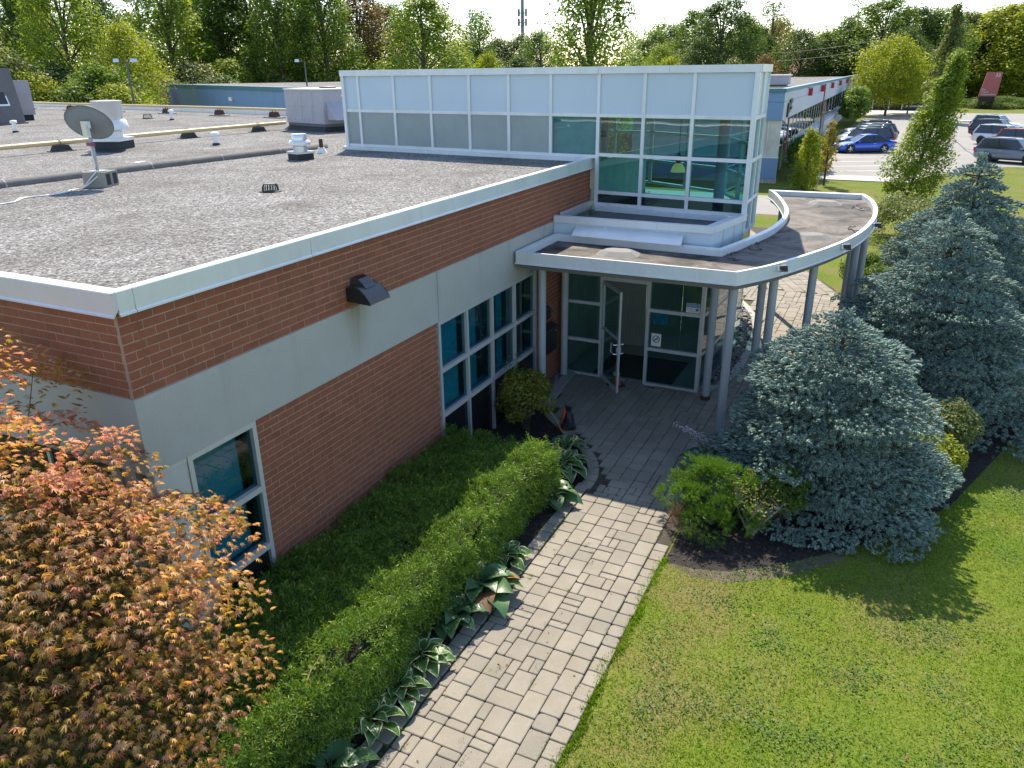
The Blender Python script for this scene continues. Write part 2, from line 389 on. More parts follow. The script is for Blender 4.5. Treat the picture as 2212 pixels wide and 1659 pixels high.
    def lathe(s, prof, c=(0, 0, 0), n=20):
        b = len(s.v)
        for r, z in prof: s.v += [(c[0]+r*math.cos(2*math.pi*k/n), c[1]+r*math.sin(2*math.pi*k/n), c[2]+z) for k in range(n)]
        for i in range(len(prof)-1):
            for k in range(n): s.f.append((b+i*n+k, b+i*n+(k+1) % n, b+(i+1)*n+(k+1) % n, b+(i+1)*n+k))
        s.f.append(tuple(b+k for k in range(n))[::-1]); s.f.append(tuple(b+(len(prof)-1)*n+k for k in range(n))); return s
    def mesh(s, name, off=(0, 0, 0), smooth=False):
        me = bpy.data.meshes.new(name)
        me.from_pydata([(x-off[0], y-off[1], z-off[2]) for x, y, z in s.v], [], s.f)
        if smooth:
            for p in me.polygons: p.use_smooth = True
        me.update(); return me
    def build(s, name, mat, parent=None, local=False, smooth=False):
        """world coordinates unless local"""
        off = (0, 0, 0) if local or parent is None else origin(parent)
        return link(name, s.mesh(name, off, smooth), mat, parent)
def smooth_by_angle(o, deg=35):
    me = o.data
    for p in me.polygons: p.use_smooth = True
    bm = bmesh.new(); bm.from_mesh(me)
    for e in bm.edges:
        if len(e.link_faces) == 2 and e.calc_face_angle(0) > R(deg): e.smooth = False
    bm.to_mesh(me); bm.free(); return o
def inside(x, y, poly):
    c = False; n = len(poly)
    for i in range(n):
        x0, y0 = poly[i]; x1, y1 = poly[(i+1) % n]
        if (y0 > y) != (y1 > y) and x < (x1-x0)*(y-y0)/(y1-y0)+x0: c = not c
    return c
def inside_np(X, Y, poly):
    c = np.zeros(len(X), bool); n = len(poly)
    for i in range(n):
        x0, y0 = poly[i]; x1, y1 = poly[(i+1) % n]
        if y0 == y1: continue
        t = ((y0 > Y) != (y1 > Y)) & (X < (x1-x0)*(Y-y0)/(y1-y0)+x0); c ^= t
    return c
def cam_dist(p): return math.dist(p, CAM)
def unit(a): return a/np.maximum(np.linalg.norm(a, axis=-1, keepdims=True), 1e-9)
# ------------------------------------------------------------------ ground, beds, pavement
def struct(name, mb, mat, parent=None):
    o = mb.build(name, mat, parent)
    if parent is None: o['kind'] = 'structure'
    return o
ground = struct('lawn', MB().sheet([(-400, -500), (900, -500), (900, 700), (-400, 700)], 0.0), 'lawn')
BED_R = [(4.5, -4.09), (4.52, -4.5), (4.66, -4.95), (5.15, -5.6), (5.8, -6.25), (6.6, -6.95), (7.84, -7.72), (10.1, -8.55), (11.74, -9.15), (15, -10.3), (19, -11), (23, -10.5),
         (23, -8), (20.5, -7.2), (15, -6.3), (11, -5.6), (9.4, -5.0), (8.0, -4.35), (7.2, -4.09)]
BED_L = [(-4.5, .4), (-4.5, -2.16), (-.06, -2.16), (.49, -2.2), (1.91, -2.22), (3.35, -2.25), (4.9, -2.28), (5.83, -2.28), (6.3, -2.27), (6.63, -2.16), (6.95, -2.02), (7.17, -1.84), (7.5, -1.5), (7.93, -1.18), (8.4, -.61), (8.9, -.3), (8.9, .05), (0, .05), (-.05, .4)]
struct('planting_bed', MB().sheet(BED_L, .004), 'mulch')
struct('planting_bed', MB().sheet(BED_R, .004), 'mulch')

struct('bare_soil', MB().sheet([(4.5, -4.1), (4.34, -4.5), (4.42, -5.0), (4.75, -5.5), (5.1, -5.9), (5.6, -6.3), (5.9, -6.3), (5.5, -5.5), (5.2, -4.7), (5.1, -4.12)], .002), 'soil')
PAVE = [(-6, -4.06), (5.0, -4.06), (7.2, -4.08), (8.0, -4.33), (9.4, -4.98), (11, -5.55), (15, -6.2), (17.4, -5.9), (19.0, -5.3), (20.6, -5.0), (23.5, -3.5), (30, -2.2), (30, -.2), (21.5, -2.2), (19.5, -2.2),
        (17.8, -2.95), (16.2, -3.45), (14.4, -3.62), (11.9, -3.62), (11.2, -3.6), (10.75, -3.36), (10.66, -3.1), (10.66, -.12), (9.4, -.42), (8.62, -.62), (7.95, -1.24), (7.17, -1.9), (6.63, -2.2), (6.2, -2.3), (5.83, -2.3), (3.35, -2.26), (1.91, -2.22), (.49, -2.2), (-.06, -2.13), (-6, -2.1)]
pavement = struct('pavement', MB().sheet(PAVE, .008), 'joint_soil')
def paver_mesh(w, d, cut, var):
    """bevelled concrete paver, top at z 0, worn corners"""
    rr = random.Random(var); h = []; g = .0045
    hw, hd = w/2-g, d/2-g
    c = [min(cut*rr.uniform(.5, 1.7), min(w, d)*.42) for _ in range(4)]
    ring = [(-hw, -hd+c[0]), (-hw+c[0]*.3, -hd+c[0]*.3), (-hw+c[0], -hd), (hw-c[1], -hd), (hw-c[1]*.3, -hd+c[1]*.3), (hw, -hd+c[1]), (hw, hd-c[2]), (hw-c[2]*.3, hd-c[2]*.3), (hw-c[2], hd), (-hw+c[3], hd), (-hw+c[3]*.3, hd-c[3]*.3), (-hw, hd-c[3])]
    n = len(ring); m = MB()
    vs = [(x, y, -.05) for x, y in ring]+[(x, y, -.007) for x, y in ring]+[(x*(1-.009/hw), y*(1-.009/hd), 0) for x, y in ring]
    m.add(vs, [(i, (i+1) % n, (i+1) % n+n, i+n) for i in range(n)]+[(i+n, (i+1) % n+n, (i+1) % n+2*n, i+2*n) for i in range(n)]+[tuple(range(2*n, 3*n))])
    return m
PAVERS = {}
def paver_data(w, d):
    k = (round(w, 3), round(d, 3), random.choice((0, 0, 1, 1, 2, 2, 3, 3, 0, 1, 2, 4)))
    if k not in PAVERS:
        cut = (.010, .014, .018, .012, .034)[k[2]]
        mb = paver_mesh(w, d, cut, hash(k) % 999); me = mb.mesh('paver'); me.materials.append(M['paver']); PAVERS[k] = (mb, me)
    return PAVERS[k]
placed = []      # (dist, data, matrix)
ZP = .036
def lay(w, d, x, y, rz=0.0, dz=0.0):
    data = paver_data(w, d)
    mt = Matrix.Translation((x, y, ZP+random.uniform(-.004, .004)+dz)) @ Matrix.Rotation(rz+random.uniform(-.018, .018), 4, 'Z') @ Matrix.Rotation(random.uniform(-.009, .009), 4, 'X') @ Matrix.Rotation(random.uniform(-.009, .009), 4, 'Y')
    placed.append((cam_dist((x, y, 0)), data, mt))
def fill(x0, y0, nx, ny, u, test, rz=0.0, org=(0, 0)):
    occ = np.zeros((nx, ny), bool); ca, sa = math.cos(rz), math.sin(rz)
    for i in range(nx):
        for j in range(ny):
            if occ[i, j]: continue
            opts = [(3, 2)]*5+[(2, 2)]*4+[(2, 3)]*1+[(1, 2)]*2+[(2, 1)]*1+[(3, 3)]*0
            random.shuffle(opts)
            for a, b in opts+[(1, 2), (2, 1), (1, 1)]:
                if i+a <= nx and j+b <= ny and not occ[i:i+a, j:j+b].any(): break
            occ[i:i+a, j:j+b] = True
            lx, ly = x0+(i+a/2)*u, y0+(j+b/2)*u
            X, Y = org[0]+lx*ca-ly*sa, org[1]+lx*sa+ly*ca
            if test(X, Y, max(a, b)*u/2): lay(a*u, b*u, X, Y, rz)
U_ = .118
FORE = PAVE
def in_path(x, y, r): return True
arc = [(5.9, -2.36), (6.15, -2.37), (6.39, -2.33), (6.62, -2.26), (6.83, -2.16), (7.02, -2.03), (7.2, -1.88), (7.37, -1.71), (7.54, -1.53), (7.71, -1.36), (7.88, -1.18), (8.04, -1.0), (8.2, -.82), (8.37, -.66)]
ARC_ = arc+[((a[0]+b[0])/2, (a[1]+b[1])/2) for a, b in zip(arc[:-1], arc[1:])]
# the straight walk: border courses both sides, random ashlar between
def soldier(x0, x1, yc, w):
    x = x0
    while x < x1:
        l = random.choice((.21, .236, .236, .19)); lay(l, w, x+l/2, yc(x)+random.uniform(-.006, .006)); x += l
soldier(-3.6, 5.9, lambda x: -2.32 if x > 0 else -2.26, .20)
soldier(-2.6, 4.75, lambda x: -3.955, .19)
fill(-3.2, -3.855, 76, 12, U_, lambda X, Y, r: X < 5.75)
def fore(X, Y, r): return X > 5.7 and inside(X, Y, FORE) and X < 12.6 and not (Y < -5.4)
fill(5.768, -5.743, 60, 48, U_, lambda X, Y, r: fore(X, Y, r) and not (X < 8.6 and Y > -2.5 and (inside(X, Y, BED_L) or min(math.hypot(X-p[0], Y-p[1]) for p in ARC_) < .17)) and not (X > 7.0 and Y > -1.9 and (X-7.17)*.66+(-1.9-Y)*-.76 < -9))
fill(12.66, -6.2, 48, 32, .236*.62, lambda X, Y, r: inside(X, Y, FORE) and X > 12.7)
fill(-1, -1, 80, 26, .236*.62, lambda X, Y, r: inside(X, Y, FORE) and X > 19.7, R(24), (19.6, -4.2))
# curved edging round the bed corner
for a, b in zip(arc[:-1], arc[1:]):
    l = math.dist(a, b); lay(l*.97, .21, (a[0]+b[0])/2, (a[1]+b[1])/2, math.atan2(b[1]-a[1], b[0]-a[0]), .004)
placed.sort(key=lambda t: t[0])
for i, (d, (mb, me), mt) in enumerate(placed[:300]):
    o = link('paver', me, None, pavement); o.matrix_local = mt
rest = MB()
for d, (mb, me), mt in placed[300:]:
    rest.add([tuple(mt @ Vector(v)) for v in mb.v], mb.f)
tag(rest.build('paver_field', 'paver', pavement), kind='stuff')
# kerb slabs beside the glass wall and at the pier, with river stones behind them
def slab(a, b, w, name='kerb_slab'):
    m = MB().wall(a, b, .0, .075, w); return m.build(name, 'stone_slab', pavement)
sl_pts = [(10.72, -3.3), (11.15, -3.56), (11.95, -3.68), (12.9, -3.72), (13.8, -3.70), (14.7, -3.66), (15.6, -3.56), (16.5, -3.36), (17.3, -3.05), (18.0, -2.7)]
for a, b in zip(sl_pts[:-1], sl_pts[1:]):
    a2 = (a[0]+.012, a[1]); slab(a2, b, .17)
kp = [(8.62, -.62), (9.25, -.5), (9.9, -.42), (10.58, -.36)]
for a, b in zip(kp[:-1], kp[1:]): slab((a[0]+.01, a[1]), b, .2)
def pebble_bed(poly, n, z, sz):
    P = np.array(poly); lo = P.min(0); hi = P.max(0); V = []; F = []
    xs = RNG.uniform(lo[0], hi[0], n*4); ys = RNG.uniform(lo[1], hi[1], n*4); k = inside_np(xs, ys, poly); xs = xs[k][:n]; ys = ys[k][:n]
    ico = [(0, 0, 1), (.89, 0, .45), (.28, .85, .45), (-.72, .53, .45), (-.72, -.53, .45), (.28, -.85, .45), (.72, .53, -.45), (-.28, .85, -.45), (-.89, 0, -.45), (-.28, -.85, -.45), (.72, -.53, -.45), (0, 0, -1)]
    fc = [(0, 1, 2), (0, 2, 3), (0, 3, 4), (0, 4, 5), (0, 5, 1), (1, 6, 2), (2, 7, 3), (3, 8, 4), (4, 9, 5), (5, 10, 1), (6, 7, 2), (7, 8, 3), (8, 9, 4), (9, 10, 5), (10, 6, 1), (11, 7, 6), (11, 8, 7), (11, 9, 8), (11, 10, 9), (11, 6, 10)]
    I = np.array(ico)
    for x, y in zip(xs, ys):
        s = sz*random.uniform(.6, 1.35); a = random.uniform(0, 6.28); q = I*np.array([s*random.uniform(.8, 1.4), s*random.uniform(.7, 1), s*random.uniform(.45, .8)])
        q = np.c_[q[:, 0]*math.cos(a)-q[:, 1]*math.sin(a), q[:, 0]*math.sin(a)+q[:, 1]*math.cos(a), q[:, 2]]+(x, y, z+random.uniform(0, .03))
        b = len(V); V += q.tolist(); F += [(i+b, j+b, l+b) for i, j, l in fc]
    return npmesh('river_stones', V, F, True)
o = link('river_stones', pebble_bed([(10.72, -3.1), (11.2, -3.25), (14.3, -3.3), (16.5, -2.9), (18, -2.3), (18, -2.6), (16.5, -3.25), (14.6, -3.56), (12.0, -3.6), (11.2, -3.46), (10.75, -3.25)], 900, .03, .05), 'pebble')
tag(o, 'grey river stones along the glass lobby wall', 'stones', kind='stuff')
o = link('river_stones', pebble_bed([(8.95, -.02), (10.6, -.02), (10.6, -.18), (9.9, -.24), (9.2, -.32), (8.9, -.3)], 300, .03, .05), 'pebble')
tag(o, 'grey river stones below the brick pier', 'stones', kind='stuff')

# ------------------------------------------------------------------ main office building
ZB, ZB2, ZC, ZT, ZR = 3.49, 2.68, 4.33, 4.55, 4.47
office = thing('office_building', 'low red brick office building with gravel roof and white metal parapet cap', 'building')
ROOF = [(0.2, .2), (12.15, .2), (12.8, 7.05), (22, 6.5), (26.6, 21.5), (33.6, 52), (36, 62), (.2, 62)]
struct('roof', MB().prism(ROOF, ZR-.2, ZR), 'gravel', office)
# brick walls: recessed mortar backing, separate bricks
BW, BH = .257, .0895
brick_mb = MB().box(-BW/2+.0065, 0, -BH/2+.0065, BW/2-.0065, .03, BH/2-.0065)
brick_me = brick_mb.mesh('brick'); brick_me.materials.append(M['brick'])
half_mb = MB().box(-BW/4+.0065, 0, -BH/2+.0065, BW/4-.0065, .03, BH/2-.0065)
half_me = half_mb.mesh('brick'); half_me.materials.append(M['brick'])
allb = []
def brick_field(parent, a, b, z0, z1, rows_from_top=True, flip=0):
    """a->b plan line with the outside on the right"""
    a = np.array(a, float); b = np.array(b, float); L = np.linalg.norm(b-a); d = (b-a)/L; ang = math.atan2(d[1], d[0])
    n = int(math.ceil((z1-z0)/BH))
    for k in range(n):
        zt = z1-k*BH; zc = zt-BH/2
        hs = 1.0
        if zc-BH/2 < z0-.001: 
            hs = (zt-z0)/BH; zc = (zt+z0)/2
            if hs < .25: continue
        x = -BW/2 if (k+flip) % 2 else 0.0
        while x < L-.02:
            s, e = max(x, 0), min(x+BW, L); x += BW
            if e-s < .04: continue
            full = e-s > .2; data = (brick_mb, brick_me) if full else (half_mb, half_me); base = BW if full else BW/2
            p = a+d*(s+e)/2
            mt = Matrix.Translation((p[0], p[1], zc)) @ Matrix.Rotation(ang+random.uniform(-.004, .004), 4, 'Z') @ Matrix.Translation((0, random.uniform(-.0015, .0015), random.uniform(-.001, .001))) @ Matrix.Diagonal(((e-s)/base, 1, hs, 1))
            allb.append((cam_dist((p[0], p[1], zc)), parent, data, mt))
w_up = MB().box(.21, .0035, ZB, 12.2, .2, ZC+.15).build('wall', 'mortar', office)
w_end = MB().box(.0035, .0035, ZB, .2, 9, ZC+.15).build('wall', 'mortar', office)
w_low = MB().box(1.43, .0035, 0, 5.42, .25, ZB2).build('wall', 'mortar', office)
w_pier = MB().box(9.24, .0035, 0, 10.66, .25, ZB2+.5).build('wall', 'mortar', office)
brick_field(w_up, (0, 0), (12.25, 0), ZB, ZC+.06)
brick_field(w_end, (0, 7.5), (0, 0.035), ZB, ZC+.06, flip=1)
brick_field(w_low, (1.42, 0), (5.43, 0), .0, ZB2)
brick_field(w_pier, (9.235, 0), (10.66, 0), .0, ZB2+.2)
allb.sort(key=lambda t: t[0])
for d, par, (mb, me), mt in allb[:300]:
    o = link('brick', me, None, par); o.matrix_local = mt
more = {}
for d, par, (mb, me), mt in allb[300:]:
    more.setdefault(par.name, (par, MB()))[1].add([tuple(mt @ Vector(v)) for v in mb.v], mb.f)
for par, mb in more.values(): tag(mb.build('brickwork', 'brick', par), kind='stuff')
# stucco band in panels
for x0, x1 in ((-.012, 5.474), (5.486, 9.4), (9.412, 12.2)):
    MB().box(x0, -.015, ZB2, x1, .2, ZB).build('band_panel', 'stucco', office)
MB().box(-.012, .201, ZB2, .2, 9, ZB).build('band_panel', 'stucco', office)
MB().box(.05, .3, 0, .3, 9, ZB2).build('end_wall', 'stucco_pale', office)
# parapet cap in 2.43 m lengths
CP = [(.06, ZC-.01), (.075, ZC-.012), (.075, ZC+.004), (.062, ZC+.02), (.062, ZT-.008), (.055, ZT), (-.17, ZT-.035), (-.18, ZT-.05), (-.18, ZC+.06), (0.0, ZC+.06)]
xs = [.17, 2.63, 5.06, 7.5, 9.92, 12.3]
MB().extrude(CP, (-.002, 0), (.166, 0)).build('cap_corner', 'cap_metal', office)
for a, b in zip(xs[:-1], xs[1:]):
    MB().extrude(CP, (a+.004, 0), (b-.004, 0)).build('cap_length', 'cap_metal', office)
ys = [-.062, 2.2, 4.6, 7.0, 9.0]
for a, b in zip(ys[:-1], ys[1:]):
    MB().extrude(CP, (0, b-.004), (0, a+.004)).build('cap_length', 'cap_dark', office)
# rear parapet
back = [(26.55, 21.0), (28.2, 28.3), (29.9, 35.6), (31.5, 43), (33.3, 50.5), (35.2, 58.5)]
BP = [(.25, ZR-.3), (.25, ZR+.25), (-.12, ZR+.27), (-.12, ZR-.3)]
for a, b in zip(back[:-1], back[1:]):
    n = 3
    for k in range(n):
        p = [a[i]+(b[i]-a[i])*(k/n+.002) for i in (0, 1)]; q = [a[i]+(b[i]-a[i])*((k+1)/n-.002) for i in (0, 1)]
        MB().extrude(BP, q, p).build('rear_cap_length', 'cap_metal', office)
MB().wall(back[0], (22, 6.5), ZR-.3, ZR+.22, .3).build('rear_parapet', 'cap_metal', office)
# raised felt divider across the roof
rp = [(-.0+.3, 8.72), (2, 8.62), (4.38, 8.52), (5.93, 8.46), (7.49, 8.38), (9.37, 8.24), (11.17, 8.07), (12.9, 7.95)]
MB().tube([(x, y, ZR+.02) for x, y in rp], .12, 10).build('roof_divider', 'ridge_felt', office, smooth=True)
for (x, y), (x2, y2) in zip(rp[:-1], rp[1:]):
    for k in range(1):
        MB().tube([(x+.02, y, ZR+.02), (x+.05, y, ZR+.02)], .126, 10).build('divider_lap', 'stone_slab', office)
def window(name, x0, x1, mull, rails, ztop, zlow, fw=.055):
    """aluminium window wall in the plane y 0, panes set back"""
    w = MB()
    fr = MB().box(x0, -.02, zlow, x0+fw, .09, ztop).build(name, 'aluminium', office)
    zs = [zlow]+rails+[ztop]; xs_ = [x0]+mull+[x1]
    MB().box(x1-fw, -.02, zlow, x1, .09, ztop).build('jamb', 'aluminium', fr)
    MB().box(x0+fw, -.02, ztop-fw, x1-fw, .09, ztop).build('head', 'aluminium', fr)
    for x in mull: MB().box(x-fw/2, -.018, zlow, x+fw/2, .085, ztop-fw).build('mullion', 'aluminium', fr)
    for r in rails:
        for i in range(len(xs_)-1):
            a = xs_[i]+(fw if i == 0 else fw/2); b = xs_[i+1]-(fw if i == len(xs_)-2 else fw/2)
            MB().box(a, -.03, r-fw*.6, b, .088, r+fw*.6).build('transom', 'aluminium', fr)
    for i in range(len(xs_)-1):
        a = xs_[i]+(fw if i == 0 else fw/2); b = xs_[i+1]-(fw if i == len(xs_)-2 else fw/2)
        for k in range(len(zs)-1):
            z0 = zs[k]+(fw*.6 if k else 0); z1 = zs[k+1]-fw*.6
            if k == 0: MB().box(a, .03, z0, b, .05, z1).build('base_panel', 'dark_panel', fr)
            else: MB().add([(a, .035, z0), (b, .035, z0), (b, .035, z1), (a, .035, z1)], [(0, 1, 2, 3)]).build('pane', 'glass_window', fr)
    return fr
win1 = window('window', .44, 1.42, [], [1.05, 1.83], ZB2, .02, .06)
MB().box(.03, -.005, 0, .435, .1, ZB2-.055).build('corner_panel', 'stucco_pale', office)
MB().box(.03, -.012, ZB2-.05, .435, .1, ZB2-.002).build('panel_head', 'stucco_pale', office)
win2 = window('window', 5.45, 9.225, [6.39, 7.32, 8.25], [1.05, 1.84], ZB2, .02, .06)
# rooms behind the glass: sill, blinds, curtains
def room(x0, x1, blind_x, blind_z):
    m = MB(); m.box(x0, 3.2, 0, x1, 3.3, ZB2+.3); m.box(x0-.05, .26, 0, x0, 3.3, ZB2+.3); m.box(x1, .26, 0, x1+.05, 3.3, ZB2+.3); m.box(x0, .26, -.05, x1, 3.3, .01); m.box(x0, .26, ZB2+.28, x1, 3.3, ZB2+.33)
    m.build('room', 'interior', office)
    MB().box(x0+.06, .1, 1.0, x1-.06, .3, 1.04).build('window_sill', 'frame_white', office)
    if blind_x:
        bl = MB()
        z = blind_z[0]
        while z < blind_z[1]:
            bl.add([(blind_x[0], .14, z), (blind_x[1], .14, z), (blind_x[1], .165, z+.016), (blind_x[0], .165, z+.016)], [(0, 1, 2, 3)]); z += .024
        tag(bl.build('blind', 'blind', office), kind='stuff')
room(.42, 5.2, (.52, 1.24), (1.1, 2.6))
room(5.4, 10.2, (5.55, 6.28), (1.08, 2.6))
tag(MB().box(6.5, .15, 1.06, 6.95, .17, 2.6).box(7.42, .15, 1.06, 7.62, .17, 2.6).box(7.75, .15, 1.06, 7.98, .17, 2.6).build('curtain', 'curtain', office))
# end-wall window in the shade behind the maple
MB().box(-.004, .55, .3, .05, 2.6, ZB2-.02).build('end_window', 'dark_panel', office)
MB().box(-.03, .5, .3, .04, .55, ZB2-.02).build('end_window_frame', 'aluminium', office)
MB().box(-.03, 1.5, .3, .04, 1.55, ZB2-.02).build('end_window_frame', 'aluminium', office)

# ------------------------------------------------------------------ entrance tower and lobby
tower = thing('entrance_tower', 'pale blue panelled glass tower over the lobby, rising above the gravel roof', 'tower', (12.2, 0, 0))
TA = np.array((12.79, 7.2)); TB = np.array((12.13, .54)); TD = (TB-TA)/np.linalg.norm(TB-TA); TN = np.array((TD[1], -TD[0]))   # TN points to the roof side
def tp(s, dep=0.0): return tuple(TA+TD*s+TN*dep)
MUL = [.15, .65, 1.81, 2.95, 4.08, 5.17, 6.27, 7.435, 8.475, 9.53, 10.75]
ZTOP, ZCAP, ZM, Z4, Z3, Z2 = 6.41, 6.27, 5.44, 4.63, 3.83, 3.57
def fbox(s0, s1, z0, z1, d0, d1, name, mat, parent=tower):
    return MB().prism([tp(s0, d0), tp(s1, d0), tp(s1, d1), tp(s0, d1)], z0, z1).build(name, mat, parent)
def fpane(s0, s1, z0, z1, d, name, mat, parent=tower):
    a, b = tp(s0, d), tp(s1, d)
    return MB().add([(*a, z0), (*b, z0), (*b, z1), (*a, z1)], [(0, 1, 2, 3)]).build(name, mat, parent)
fw = .036
for i, s in enumerate(MUL):
    lo = 4.52 if s < 7.4 else 3.50
    fbox(s-fw, s+fw, lo, ZCAP, -.09, .012, 'mullion', 'frame_white')
for i in range(len(MUL)-1):
    s0, s1 = MUL[i]+fw, MUL[i+1]-fw; low = 4.585 if s1 < 7.42 else None
    fbox(s0, s1, ZM-fw, ZM+fw, -.085, .008, 'transom', 'frame_white')
    fbox(s0, s1, ZM+fw, ZCAP, -.05, -.02, 'panel', 'tower_panel')
    if low:
        fbox(s0, s1, low-.035, low+.035, -.085, .01, 'transom', 'frame_white')
        if i < 6: fbox(s0, s1, low+.035, ZM-fw, -.05, -.02, 'spandrel_panel', 'spandrel')
        else: fpane(s0, s1, low+.035, ZM-fw, -.03, 'pane', 'glass_teal')
    else:
        for zz in (Z4, Z3, Z2): fbox(s0, s1, zz-fw, zz+fw, -.085, .008, 'transom', 'frame_white')
        fpane(s0, s1, Z4+fw, ZM-fw, -.03, 'pane', 'glass_teal'); fpane(s0, s1, Z3+fw, Z4-fw, -.03, 'pane', 'glass_teal'); fpane(s0, s1, Z2+fw, Z3-fw, -.03, 'pane', 'glass_dark')
caps = [.1, 1.25, 3.5, 5.85, 8.3, 10.81]
caps = [.08, .63, 2.95, 5.17, 7.43, 9.0, 10.82]
for a, b in zip(caps[:-1], caps[1:]): fbox(a+.003, b-.003, ZCAP, ZTOP, -.3, .045, 'cap_length', 'frame_white')
sills = [.0, .63, 2.95, 5.17, 7.3]
for a, b in zip(sills[:-1], sills[1:]):
    q = MB(); p0, p1 = tp(a+.003, 0), tp(b-.003, 0)
    q.extrude([(.01, 4.47), (.11, 4.475), (.11, 4.50), (.02, 4.548), (-.08, 4.548), (-.08, 4.47)], p1, p0).build('sill_flashing', 'frame_white', tower)
# right-hand side face and hidden rear walls
KC = tp(10.75+fw)
SIDE = [KC, (13.05, -3.52), (15.2, -3.15), (17.4, -2.0), (18.8, .5), (19.2, 6.4), tp(.12)]
for si, (a, b) in enumerate(zip(SIDE[:-1], SIDE[1:])):
    L = math.dist(a, b); n = max(1, round(L/1.15)); 
    if si == 0: n = 2
    d = np.array(((b[0]-a[0])/L, (b[1]-a[1])/L)); nn = np.array((d[1], -d[0]))
    P = lambda s, o: (a[0]+d[0]*s+nn[0]*o, a[1]+d[1]*s+nn[1]*o)
    solid = si == 5
    low = ZR if solid else 3.2
    for k in range(n+1):
        s = L*k/n
        MB().prism([P(s-fw, .012), P(s+fw, .012), P(s+fw, -.08), P(s-fw, -.08)], low, ZCAP).build('mullion', 'frame_white', tower)
    for k in range(n):
        s0, s1 = L*k/n+fw, L*(k+1)/n-fw
        MB().prism([P(s0, -.02), P(s1, -.02), P(s1, -.05), P(s0, -.05)], ZM+fw, ZCAP).build('panel', 'tower_panel', tower)
        if solid:
            MB().prism([P(s0, -.02), P(s1, -.02), P(s1, -.05), P(s0, -.05)], low, ZM-fw).build('panel', 'tower_panel', tower); continue
        for zz in (ZM, Z4, Z3, 3.2):
            MB().prism([P(s0, .008), P(s1, .008), P(s1, -.075), P(s0, -.075)], zz-fw, zz+fw).build('transom', 'frame_white', tower)
        for z0, z1 in ((Z4+fw, ZM-fw), (Z3+fw, Z4-fw), (3.2+fw, Z3-fw)):
            p, q = P(s0, -.03), P(s1, -.03)
            MB().add([(*p, z0), (*q, z0), (*q, z1), (*p, z1)], [(0, 1, 2, 3)]).build('pane', 'glass_clear', tower)
    MB().prism([P(.01, .045), P(L-.01, .045), P(L-.01, -.3), P(.01, -.3)], ZCAP, ZTOP).build('cap_length', 'frame_white', tower)
TPLAN = [tp(.15, -.06), tp(10.7, -.06)]+[(x*1.0, y) for x, y in [(13.0, -3.42), (15.15, -3.05), (17.3, -1.95), (18.7, .5), (19.1, 6.35)]]
MB().prism(TPLAN, ZCAP-.1, ZCAP+.02).build('tower_roof', 'gravel', tower)
MB().prism([tp(.3, -.12), tp(7.4, -.12), tp(7.4, -.2), tp(.3, -.2)], ZR-.6, ZCAP-.11).build('inner_wall', 'interior', tower)
MB().prism([(10.67, -.03), (16.5, -.03), (16.5, .05), (10.67, .05)], 0, 3.3).build('inner_wall', 'interior_beige', tower)
MB().prism([(12.3, -.02), (16.5, -.02), (16.5, .05), (12.3, .05)], 3.31, 4.4).build('inner_wall', 'interior', tower)
# lobby floor, inner partition with door, mat
LOB = [(10.72, -.05), (10.72, -3.0), (11.4, -3.12), (14.2, -3.15), (16.4, -2.8), (17.5, -1.7), (18.5, .5), (18.5, 6), (12.3, 6), (12.3, -.05)]
MB().sheet(LOB, .02).build('lobby_floor', 'interior_beige', tower)
MB().box(13.0, -3.1, 0, 13.08, -2.1, 3.1).box(13.0, -1.2, 0, 13.08, -.1, 3.1).box(13.0, -2.1, 2.2, 13.08, -1.2, 3.1).build('inner_partition', 'interior_beige', tower)
MB().box(13.02, -2.08, .03, 13.06, -1.22, 2.18).build('inner_door', 'interior_beige', tower)
MB().box(10.85, -2.5, .022, 12.3, -.7, .034).build('door_mat', 'floor_mat', tower)
# entrance wall: posts, rails, panes at x 10.65
EX = 10.65
def epost(y0, y1, z0, z1, name, d0=-.05, d1=.05, mat='aluminium'): return MB().box(EX+d0, y0, z0, EX+d1, y1, z1).build(name, mat, tower)
HT = 2.9
for y0, y1 in ((-.1, -.04), (-.955, -.89), (-1.98, -1.915), (-3.10, -3.03)): epost(y0, y1, 0, HT, 'post')
for ya, yb in ((-.89, -.1), (-3.03, -1.98)):
    for z in (.04, .85, 1.70, 2.5): epost(ya, yb, z-.035, z+.035, 'rail', -.045, .045)
    for z0, z1 in ((.075, .815), (.885, 1.665), (1.735, 2.465), (2.535, HT)):
        MB().add([(EX, yb, z0), (EX, ya, z0), (EX, ya, z1), (EX, yb, z1)], [(0, 1, 2, 3)]).build('pane', 'glass_clear', tower)
epost(-1.915, -.955, 2.24, 2.32, 'door_head')
MB().add([(EX, -1.915, 2.32), (EX, -.955, 2.32), (EX, -.955, HT), (EX, -1.915, HT)], [(0, 3, 2, 1)]).build('pane', 'glass_clear', tower)
epost(-1.915, -.955, 0, .03, 'threshold', -.08, .08)
